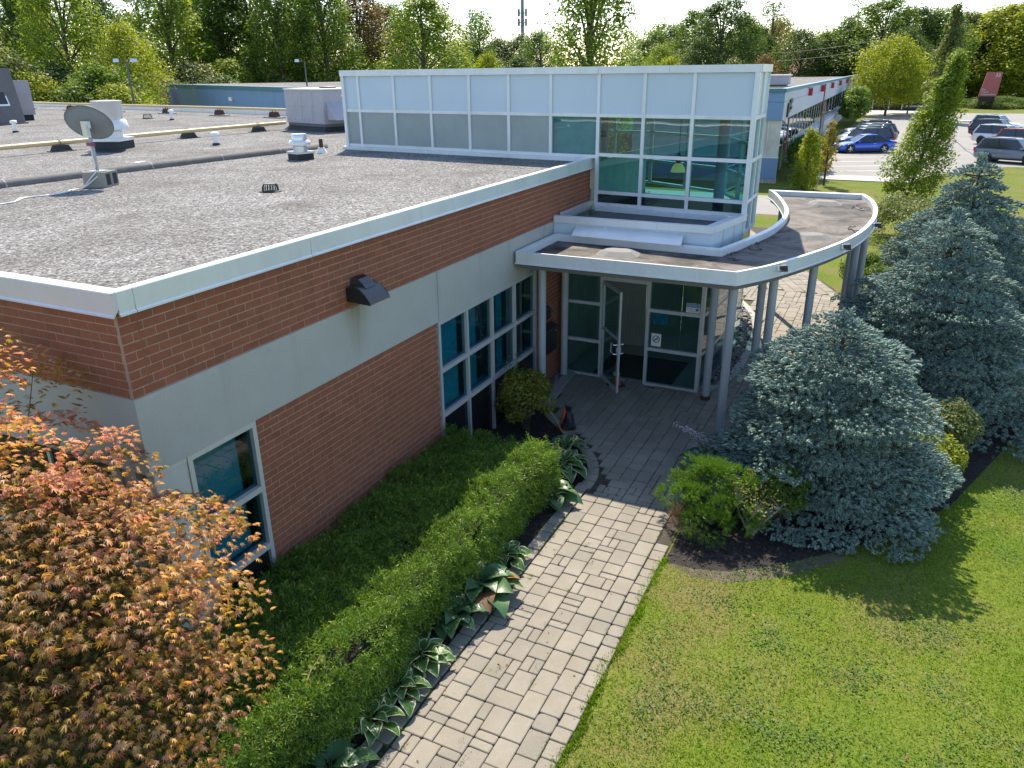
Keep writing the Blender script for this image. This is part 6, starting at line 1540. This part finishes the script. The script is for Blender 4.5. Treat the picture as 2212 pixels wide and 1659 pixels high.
# ------------------------------------------------------------------ cars
def car(loc, rz, paint, kind, label, rim='rim', group='cars in the car park'):
    t = thing('parked_car', label, 'car', (*loc, .006), rz, group)
    suv = kind == 'suv'
    L, Wd, H = (4.65, .92, 1.68) if suv else (4.6, .9, 1.40)
    gr = .24 if suv else .16; belt = 1.02 if suv else .88; hood = .98 if suv else .80; wr = .36 if suv else .33; wx = 1.35
    # side profile: (x, bottom, top, halfwidth)
    if suv: st = [(-2.32, .50, .78, .70), (-2.28, .36, .98, .80), (-2.1, gr+.05, belt, .88), (-1.4, gr, belt, .92), (0, gr, belt-.02, .92), (.75, gr, belt-.02, .92), (.95, gr, hood+.02, .91), (1.6, gr, hood-.03, .89), (2.05, gr, hood-.12, .84), (2.26, gr+.06, .74, .74), (2.33, .40, .60, .62)]
    else: st = [(-2.3, .48, .70, .68), (-2.26, .32, .90, .76), (-2.05, gr+.06, .93, .84), (-1.4, gr, .90, .9), (0, gr, belt-.04, .9), (.75, gr, belt-.05, .9), (.95, gr, hood+.03, .89), (1.6, gr, hood-.06, .87), (2.05, gr, hood-.17, .8), (2.24, gr+.06, .58, .7), (2.3, .34, .48, .58)]
    m = MB(); ns = len(st); K = 10
    for x, zb, zt_, hw in st:
        h = zt_-zb
        half = [(.0, zt_+.02), (hw*.55, zt_+.012), (hw*.86, zt_-.03), (hw*.975, zt_-.12*min(1, h*2)), (hw, zb+h*.48), (hw*.985, zb+h*.2), (hw*.9, zb)]
        sec = [(y, z) for y, z in half]+[(-y, z) for y, z in half[::-1][:-1]]
        m.v += [(x, y, z) for y, z in sec]; K = len(sec)
    for i in range(ns-1):
        for k in range(K): m.f.append((i*K+k, i*K+(k+1) % K, (i+1)*K+(k+1) % K, (i+1)*K+k))
    m.f.append(tuple(range(K))[::-1]); m.f.append(tuple((ns-1)*K+k for k in range(K)))
    b = m.build('body', paint, t, local=True)
    bm = bmesh.new(); bm.from_mesh(b.data); bmesh.ops.recalc_face_normals(bm, faces=bm.faces); bm.to_mesh(b.data); bm.free(); smooth_by_angle(b, 50)
    # cabin glass frustum, roof and pillars
    if suv: xf, xr, tf, tr_, bw, tw = 1.02, -2.15, .32, -1.78, .86, .70
    else: xf, xr, tf, tr_, bw, tw = 1.05, -2.0, .15, -.95, .83, .62
    zb_, zt_ = belt-.06, H-.05
    g = MB().hexa([(xr, -bw, zb_), (xf, -bw, zb_), (xf, bw, zb_), (xr, bw, zb_)], [(tr_, -tw, zt_), (tf, -tw, zt_), (tf, tw, zt_), (tr_, tw, zt_)]).build('windows', 'car_glass', t, local=True)
    rf = MB(); rows = []
    for x, dz, w in ((tf+.10, -.05, .95), (tf-.12, .0, 1.0), ((tf+tr_)/2, .045, 1.0), (tr_+.1, .01, .98), (tr_-.12, -.06, .93)):
        rows.append([(x, y*tw*w*1.02, zt_+dz+.03-.035*abs(y)**3) for y in (-1, -.6, 0, .6, 1)])
    for r_ in rows: rf.v += r_
    for i in range(4):
        for k in range(4): rf.f.append((i*5+k, i*5+k+1, (i+1)*5+k+1, (i+1)*5+k))
    nb0 = len(rf.v); rf.v += [(x, y, z-.05) for x, y, z in rf.v[:25]]
    for i in range(4): rf.f += [(i*5, (i+1)*5, nb0+(i+1)*5, nb0+i*5), (i*5+4, nb0+i*5+4, nb0+(i+1)*5+4, (i+1)*5+4)]
    rf.f += [(0, nb0, nb0+1, 1), (1, nb0+1, nb0+2, 2), (2, nb0+2, nb0+3, 3), (3, nb0+3, nb0+4, 4)]; q = 20
    rf.f += [(q+k, q+k+1, nb0+q+k+1, nb0+q+k) for k in range(4)]
    ro = rf.build('roof', paint, t, local=True, smooth=True)
    for s in (-1, 1):
        for (xa, xb, r_) in ((xf, tf, .03), (xr, tr_, .06 if suv else .045), ((xf+xr)/2-.1, (tf+tr_)/2-.1, .025)):
            MB().tube([(xa, s*bw*1.005, zb_), (xb, s*tw*1.01, zt_)], r_, 6).build('pillar', paint if r_ != .025 else 'trim_black', t, local=True)
        for wx_ in (-wx, wx):
            w = MB().tube([(wx_, s*(Wd-.22), wr), (wx_, s*(Wd+.0), wr)], wr, 22).build('wheel', 'tyre', t, local=True); smooth_by_angle(w)
            MB().tube([(wx_, s*(Wd-.02), wr), (wx_, s*(Wd+.008), wr)], wr*.70, 20).build('wheel_well', 'trim_black', w, local=True)
            rm = MB()
            for k in range(5):
                a = k*1.2566; rm.tube([(wx_, s*(Wd+.012), wr), (wx_+wr*.64*math.cos(a), s*(Wd+.012), wr+wr*.64*math.sin(a))], [.06, .035], 5)
            rm.build('rim', rim, w, local=True)
            MB().tube([(wx_, s*(Wd-.3), wr+.02), (wx_, s*(Wd-.012), wr+.02)], wr*1.16, 22).build('wheel_arch', 'trim_black', t, local=True)
        MB().hexa([(2.02, s*.50, .66 if suv else .56), (2.2, s*.50, .64 if suv else .54), (2.0, s*.82, .66 if suv else .56), (1.86, s*.84, .68 if suv else .58)], [(1.95, s*.5, .82 if suv else .66), (2.15, s*.5, .80 if suv else .64), (1.96, s*.815, .82 if suv else .68), (1.82, s*.83, .84 if suv else .7)]).build('headlight', 'head_clear', t, local=True)
        MB().box(-2.32, s*.5, .74, -2.16, s*.83, .98 if suv else .86).build('taillight', 'tail_red', t, local=True)
        MB().box(.72, s*.9, belt-.04, .9, s*1.06, belt+.1).build('mirror', paint, t, local=True)
        MB().box(-1.0, s*(Wd-.03), gr, 1.0, s*(Wd+.004), gr+.1).build('side_skirt', 'trim_black', t, local=True)
        MB().box(-.62, s*.905, belt-.16, -.42, s*(.925 if suv else .91), belt-.13).build('door_handle', 'rim', t, local=True)
        if suv: MB().tube([(tf-.1, s*.62, H-.0), (tr_+.1, s*.62, H-.02)], .02, 5).build('roof_rail', 'trim_black', t, local=True)
    MB().box(2.1, -.5, .42, 2.335 if suv else 2.305, .5, .58).build('grille', 'trim_black', t, local=True)
    MB().box(-2.345, -.26, .62, -2.3, .26, .74).build('plate', 'white_plastic', t, local=True)
    return t
hl = math.atan2(.88, -.46); hr = math.atan2(-.9, -.42)
car((66.0, -3.45), hl, 'car_blue', 'sedan', 'bright blue sedan nearest in the left row beside the neighbouring office')
car((69.2, -3.3), hl, 'car_black', 'suv', 'black SUV right behind the blue sedan')
car((72.6, -3.3), hl, 'car_grey', 'suv', 'light grey SUV third in the left row')
car((76.0, -3.5), hl, 'car_grey', 'suv', 'grey SUV fourth in the left row, mostly hidden')
car((80.4, -3.1), hl, 'car_black', 'suv', 'dark SUV farthest in the left row')
car((61.3, -13.4), hr, 'car_slate', 'suv', 'slate grey SUV nearest in the right row at the frame edge', 'rim_black')
car((65.2, -14.2), hr, 'car_white', 'sedan', 'white sedan behind the slate grey SUV')
car((71.6, -15.4), hr, 'car_red', 'suv', 'orange-red SUV in the right row')
car((76.6, -14.1), hr, 'car_white', 'suv', 'white SUV with black wheels between the red and black SUVs', 'rim_black')
car((85.0, -14.3), hr, 'car_black', 'suv', 'black SUV second farthest in the right row')
car((93.5, -14.9), hr, 'car_white', 'suv', 'white SUV farthest in the right row')

# ------------------------------------------------------------------ trees
def tree_meshes(H, Wc, seed, n, leafsize, trunk_h, shape, lobes, sparse=.0, bare=0):
    """trunk with limbs, crown of leaf clumps filling the given outline shape(t) -> relative radius"""
    g = np.random.default_rng(seed); tr = MB()
    tr.tube([(0, 0, 0), (.02*H*g.normal()*.3, .02*H*g.normal()*.3, H*.35), (0.01*H, 0, H*.8)], [H*.018, H*.013, H*.004], 7)
    C = []; Rr = []
    for k in range(lobes):
        t = (k+.5)/lobes; a = k*2.39996+g.normal()*.3; rr = Wc/2*shape(t)*g.uniform(.55, .95); z = trunk_h+(H-trunk_h)*t*.97+g.normal()*.02*H
        c = np.array((rr*math.cos(a), rr*math.sin(a), z)); C.append(c); Rr.append(Wc*g.uniform(.11, .19)*(.55+.6*shape(t)))
        if k % 3 == 0: tr.tube([(0, 0, max(trunk_h*.6, z*.72)), tuple(c*np.array([.5, .5, 1])-np.array([0, 0, .04*H])), tuple(c)], [H*.006, H*.004, H*.0015], 5)
    C = np.array(C); Rr = np.array(Rr); idx = g.integers(0, len(C), n); d = g.normal(size=(n, 3)); d = unit(d); r = Rr[idx]*(.45+.6*g.random(n))
    P = C[idx]+d*r[:, None]; D = unit(d*np.array([1, 1, .4])+g.normal(size=(n, 3))*.5); N = unit(d*.6+np.array([0, 0, .5])+g.normal(size=(n, 3))*.45)
    S = leafsize*g.uniform(.6, 1.35, n); V, F = scatter_n(LEAF4[0], LEAF4[1], P, D, N, S)
    me = npmesh('crown', V, F); me.materials.append(M['leaf_green']); tm_ = tr.mesh('trunk'); tm_.materials.append(M['bark']); return me, tm_
rnd = lambda t: max(.2, math.sin(math.pi*min(1, .12+.88*t))**.65)
oval = lambda t: max(.22, math.sin(math.pi*min(.97, .16+.8*t))**.8)
colm = lambda t: max(.18, (1-t)**.55*min(1, .5+2.5*t))
tall = lambda t: max(.3, math.sin(math.pi*min(.95, .28+.66*t))**.7)
PROT = {'round': [tree_meshes(10, 7.5, s, 15000, .21, 1.6, rnd, 75) for s in (1, 2)], 'oval': [tree_meshes(10, 5.2, s, 15000, .18, .8, oval, 80) for s in (3, 4, 5)],
        'tall': [tree_meshes(10, 4.6, s, 15000, .17, .9, tall, 84) for s in (6, 7)], 'sparse': [tree_meshes(10, 5.0, s, 3400, .19, 2.2, oval, 40) for s in (8, 9)],
        'bush': [tree_meshes(10, 13, s, 11000, .42, .2, rnd, 60) for s in (10, 11)]}
cnt = {}
ORD = ['first', 'second', 'third', 'fourth', 'fifth', 'sixth', 'seventh', 'eighth', 'ninth', 'tenth', 'eleventh', 'twelfth', 'thirteenth', 'fourteenth', 'fifteenth', 'sixteenth', 'seventeenth', 'eighteenth', 'nineteenth', 'twentieth']
TONE = dict(leaf_green='mid green', leaf_dark='dark green', leaf_bright='bright green', leaf_yellow='yellow-green', leaf_gold='golden', leaf_olive='olive grey-green', leaf_rust='russet brown')
KIND = dict(round='round-crowned', oval='oval', tall='tall slender', sparse='thin airy', bush='low bushy')
def forest(rows, where, grp):
    """(bearing deg, distance, height, width, kind, material)"""
    rows = sorted(rows, key=lambda r: -r[0])
    for i, (deg, dist, h, w, kind, mat) in enumerate(rows):
        k = cnt.get(kind, 0); cnt[kind] = k+1; me, tm_ = PROT[kind][k % len(PROT[kind])]
        base_w = dict(round=7.5, oval=5.2, tall=4.6, sparse=5.0, bush=13)[kind]
        nm = 'bush' if kind == 'bush' else 'tree'
        t = thing('woodland_'+nm, f'{TONE[mat]} {KIND[kind]} {nm}, {ORD[i]} from the left {where}', nm, (*polar(deg, dist), 0), random.uniform(0, 6.28), grp)
        t.scale = (w/base_w, w/base_w, h/10)
        link('trunk', tm_, None, t); o = link('crown', me, None, t); remat(o, mat)
forest([(58.54, 110.0, 17.3, 8.5, 'sparse', 'leaf_olive'), (56.55, 116.6, 20.1, 9.8, 'tall', 'leaf_green'), (55.71, 132.0, 18.7, 10.2, 'oval', 'leaf_dark'), (53.98, 105.6, 17.7, 10.0, 'oval', 'leaf_bright'), (52.06, 129.8, 17.8, 10.0, 'oval', 'leaf_dark'), (49.67, 176.4, 23.1, 11.1, 'sparse', 'leaf_olive'), (48.17, 151.2, 22.5, 13.8, 'tall', 'leaf_bright'), (46.63, 170.8, 22.9, 14.4, 'oval', 'leaf_green'), (44.92, 159.6, 22.5, 15.7, 'tall', 'leaf_green'), (43.17, 162.4, 23.5, 17.1, 'oval', 'leaf_dark'), (41.45, 148.4, 21.3, 12.0, 'tall', 'leaf_green'), (39.82, 165.2, 22.1, 12.8, 'oval', 'leaf_green'), (38.60, 149.8, 22.7, 12.6, 'tall', 'leaf_green'), (36.19, 165.2, 20.8, 16.2, 'oval', 'leaf_rust'), (34.31, 173.6, 19.4, 12.2, 'oval', 'leaf_dark'), (31.93, 101.2, 14.9, 11.7, 'oval', 'leaf_bright')], 'in the wood behind the rear parapet', 'trees behind the rear parapet')
forest([(57.73, 96.8, 8.8, 10.2, 'bush', 'leaf_olive'), (56.31, 94.6, 6.5, 8.0, 'bush', 'leaf_yellow'), (54.60, 99.0, 7.2, 9.7, 'bush', 'leaf_dark'), (52.58, 94.6, 7.1, 10.0, 'bush', 'leaf_green'), (50.69, 101.2, 11.5, 8.2, 'round', 'leaf_yellow'), (49.67, 136.1, 6.7, 13.4, 'bush', 'leaf_olive'), (47.19, 142.6, 8.1, 13.0, 'bush', 'leaf_olive'), (44.92, 145.8, 8.5, 12.3, 'bush', 'leaf_bright'), (43.17, 149.0, 7.3, 13.6, 'bush', 'leaf_green'), (40.49, 155.5, 11.2, 9.8, 'round', 'leaf_yellow'), (39.28, 152.3, 8.0, 12.8, 'bush', 'leaf_olive'), (36.66, 155.5, 9.9, 10.9, 'bush', 'leaf_yellow'), (51.67, 91.3, 5.4, 7.7, 'bush', 'leaf_yellow'), (53.60, 92.4, 5.7, 8.4, 'bush', 'leaf_green'), (45.49, 136.1, 5.9, 12.4, 'bush', 'leaf_dark'), (41.69, 145.8, 6.1, 11.3, 'bush', 'leaf_olive')], 'in the thicket behind the parapet', 'thicket behind the rear parapet')
forest([(29.79, 150.0, 11.5, 7.9, 'round', 'leaf_bright'), (28.09, 190.0, 18.5, 10.7, 'sparse', 'leaf_dark'), (28.57, 180.0, 12.0, 13.9, 'round', 'leaf_green'), (26.81, 200.0, 13.6, 14.0, 'round', 'leaf_dark'), (25.36, 205.0, 14.5, 15.8, 'round', 'leaf_dark'), (23.91, 195.0, 15.0, 13.7, 'round', 'leaf_green'), (27.61, 160.0, 9.3, 7.9, 'bush', 'leaf_yellow'), (25.36, 165.0, 8.9, 9.3, 'bush', 'leaf_dark')], 'in the trees under the mast', 'far trees under the mast')
forest([(16.29, 160.0, 12.7, 11.2, 'round', 'leaf_green'), (14.89, 170.0, 14.5, 11.9, 'round', 'leaf_dark'), (13.51, 158.0, 16.4, 10.5, 'oval', 'leaf_green'), (11.83, 150.0, 17.6, 13.2, 'oval', 'leaf_dark'), (10.27, 160.0, 15.3, 10.1, 'round', 'leaf_green'), (8.62, 180.0, 19.7, 11.4, 'sparse', 'leaf_olive'), (9.44, 165.0, 13.9, 9.3, 'oval', 'leaf_dark'), (6.68, 165.0, 13.0, 11.6, 'round', 'leaf_dark'), (5.12, 170.0, 12.7, 10.7, 'oval', 'leaf_green'), (3.46, 175.0, 17.6, 11.7, 'sparse', 'leaf_dark'), (3.87, 168.0, 14.2, 11.8, 'round', 'leaf_dark'), (1.97, 165.0, 17.9, 13.9, 'oval', 'leaf_green'), (0.39, 170.0, 16.7, 13.1, 'oval', 'leaf_dark'), (-1.03, 172.0, 16.0, 13.3, 'round', 'leaf_green'), (-2.41, 200.0, 16.5, 16.8, 'round', 'leaf_olive'), (-4.24, 200.0, 16.9, 15.4, 'oval', 'leaf_green'), (-6.01, 200.0, 17.8, 18.2, 'oval', 'leaf_bright')], 'in the car park back row', 'back row of trees beyond the car park')
forest([(15.67, 138.0, 10.0, 7.7, 'round', 'leaf_bright'), (13.05, 142.0, 10.8, 9.0, 'round', 'leaf_dark'), (10.93, 203.0, 13.6, 12.8, 'round', 'leaf_dark'), (8.12, 200.1, 16.4, 13.3, 'round', 'leaf_gold'), (6.68, 203.0, 10.4, 11.4, 'round', 'leaf_green'), (5.32, 205.9, 13.0, 10.8, 'round', 'leaf_gold'), (4.43, 211.7, 12.1, 10.4, 'round', 'leaf_yellow'), (3.05, 217.5, 9.4, 9.2, 'bush', 'leaf_gold'), (0.52, 150.0, 11.8, 10.5, 'round', 'leaf_dark'), (-1.29, 216.0, 14.6, 16.7, 'oval', 'leaf_green'), (-3.03, 204.8, 16.7, 20.1, 'oval', 'leaf_yellow'), (-4.96, 195.2, 18.0, 20.6, 'oval', 'leaf_yellow'), (-4.12, 224.0, 13.6, 17.3, 'oval', 'leaf_dark'), (-6.35, 188.8, 17.1, 15.9, 'oval', 'leaf_yellow')], 'in the car park front row', 'front row of trees at the end of the car park')
forest([(10.93, 132.0, 7.4, 7.4, 'bush', 'leaf_olive'), (8.85, 134.0, 8.0, 5.6, 'bush', 'leaf_rust'), (-1.29, 165.2, 1.6, 9.3, 'bush', 'leaf_green'), (-3.15, 165.2, 1.0, 9.3, 'bush', 'leaf_dark'), (-5.19, 155.8, 1.7, 12.0, 'bush', 'leaf_green'), (15.20, 132.0, 7.8, 7.4, 'bush', 'leaf_yellow')], 'of the low car park bushes', 'low bushes at the end of the car park')
def far_wood(deg0, deg1, dist, h0, h1, n, name, label):
    k = int((deg1-deg0)*2.2); th = RNG.uniform(deg0, deg1, k); C = []; Rr = []
    for t in th:
        x, y = polar(t, dist+RNG.uniform(-12, 12)); h = RNG.uniform(h0, h1)
        for q in range(9): C.append((x+RNG.normal()*2.2, y+RNG.normal()*2.2, h*(.12+.1*q))); Rr.append(RNG.uniform(1.6, 3.2)*(1.15-.06*q))
    P, D, N, S = blob_leaves(np.array(C), np.array(Rr), n, .5, .5, 1.0, .5)
    o = link(name, leaf_mesh(name, P, D, N, S), 'leaf_green'); tag(o, label, 'wood', kind='stuff')
far_wood(26.13+2, 61, 190, 15, 23, 90000, 'distant_wood', 'dark mass of wood behind the left-hand trees')
far_wood(-8, 20, 225, 13, 19, 60000, 'distant_wood', 'dark mass of wood beyond the car park trees')
# nearer single trees
def single(name, label, loc, H, Wc, seed, n, ls, th, shape, lobes, mat, lean=(0, 0), cat='tree', sc=(1, 1, 1)):
    me, tm_ = tree_meshes(H, Wc, seed, n, ls, th, shape, lobes)
    if lean != (0, 0):
        for m_ in (me, tm_):
            co = np.empty(len(m_.vertices)*3, np.float32); m_.vertices.foreach_get('co', co); co = co.reshape(-1, 3); q = (co[:, 2]/H)**1.2
            co[:, 0] += lean[0]*q; co[:, 1] += lean[1]*q; m_.vertices.foreach_set('co', co.ravel()); m_.update()
    t = thing(name, label, cat, (*loc, 0)); t.scale = sc
    link('trunk', tm_, None, t); o = link('crown', me, None, t); remat(o, mat); return t
single('linden_tree', 'big leafy green tree rising right behind the glass tower', polar(20.49, 47), 13, 6.6, 31, 17000, .19, 1.5, lambda t: max(.25, (1-.55*t)*min(1, .6+1.5*t)), 120, 'leaf_bright')
single('maple_tree', 'round yellow-green maple shading the rear of the car park', (122.2, -3.6), 9.8, 10.5, 32, 20000, .26, 2.6, rnd, 90, 'leaf_yellow')
single('maple_tree', 'small yellow-green maple beside the round one near the bench', (127, -6.4), 6.2, 7.0, 33, 5000, .34, 2.0, rnd, 50, 'leaf_yellow')
single('columnar_oak', 'tall leaning columnar oak in front of the car park', (40.8, -6.9), 6.9, 3.5, 34, 20000, .125, .2, lambda t: max(.12, (1-t)**.75*min(1, .62+1.6*t)), 120, 'leaf_bright', (0.0, -1.2))
single('columnar_oak', 'short yellowing columnar oak before the neighbouring office', (42.3, -1.7), 3.2, 1.75, 35, 6500, .10, .1, lambda t: max(.2, (1-t)**.5*min(1, .6+2*t)), 60, 'leaf_yellow')
single('columnar_oak', 'small orange-tipped sapling behind the short yellowing oak', (44.6, -2.5), 3.6, .9, 36, 2200, .10, .8, oval, 30, 'leaf_gold')
single('poplar_tree', 'tall narrow poplar behind the columnar oak at the right', (108, -9.8), 13.0, 4.2, 37, 7000, .32, .8, colm, 70, 'leaf_olive')
single('columnar_sapling', 'thin yellow sapling in front of the blue building, left of the red barrier', bq(12.5, -3), 4.6, 1.3, 38, 1200, .2, .5, colm, 24, 'leaf_yellow')
single('columnar_sapling', 'taller yellow sapling touching the red barrier at the blue building', bq(16.5, -2.5), 6.4, 1.7, 39, 1600, .2, .5, colm, 30, 'leaf_gold')
shrub('cedar_bush', 'big clipped cedar bush at the corner of the neighbouring office', 'bush', (47.2, -.95, 0), (1.5, 1.1), 2.6, 7000, .12, 'leaf_green', lobes=40)
shrub('cedar_bush', 'clipped cedar bush at the car-park end of the neighbouring office corner', 'bush', (51.5, -1.0, 0), (2.6, 1.1), 2.5, 8000, .12, 'leaf_green', lobes=46)
shrub('cedar_hedge', 'tall clipped hedge at the far end of the left car row', 'hedge', (102, -.6, 0), (10, 1.6), 4.6, 8000, .3, 'leaf_green', lobes=60)
shrub('pale_shrub', 'loose pale green shrub between canopy and columnar oak', 'bush', (29.5, -6.7, 0), (2.2, 1.6), 1.5, 9000, .09, 'leaf_olive', lobes=44)
shrub('pale_shrub', 'loose grey-green shrub behind the tall spruces', 'bush', (25.5, -7.6, 0), (2.0, 1.3), 1.6, 7000, .09, 'leaf_olive', lobes=40)
shrub('ilex_hedge', 'small rounded green hedge seen under the canopy', 'hedge', (20.6, -5.75, 0), (1.2, .7), 1.15, 5000, .07, 'leaf_green', lobes=30)
def baresap(loc, h, label):
    t = thing('bare_sapling', label, 'tree', (*loc, 0)); m = MB(); m.tube([(0, 0, 0), (.05, .03, h*.5), (0, .05, h)], [.05, .035, .01], 6)
    for k in range(9):
        z = h*(.4+.06*k); a = k*2.4; m.tube([(0, 0, z), (.25*math.cos(a), .25*math.sin(a), z+.35), (.35*math.cos(a), .35*math.sin(a), z+.8)], [.016, .01, .004], 5)
    m.build('trunk', 'bark_pale', t, local=True)
baresap((48.6, -1.6), 4.6, 'leafless sapling against the neighbouring fascia, left of the red post'); baresap((52.2, -1.4), 4.4, 'leafless sapling against the neighbouring windows, right of the red post')
baresap(bq(14.2, -4), 7.5, 'leafless sapling in front of the blue building'); baresap(bq(45, -3), 6.5, 'leafless sapling beside the rooftop unit, before the blue building')
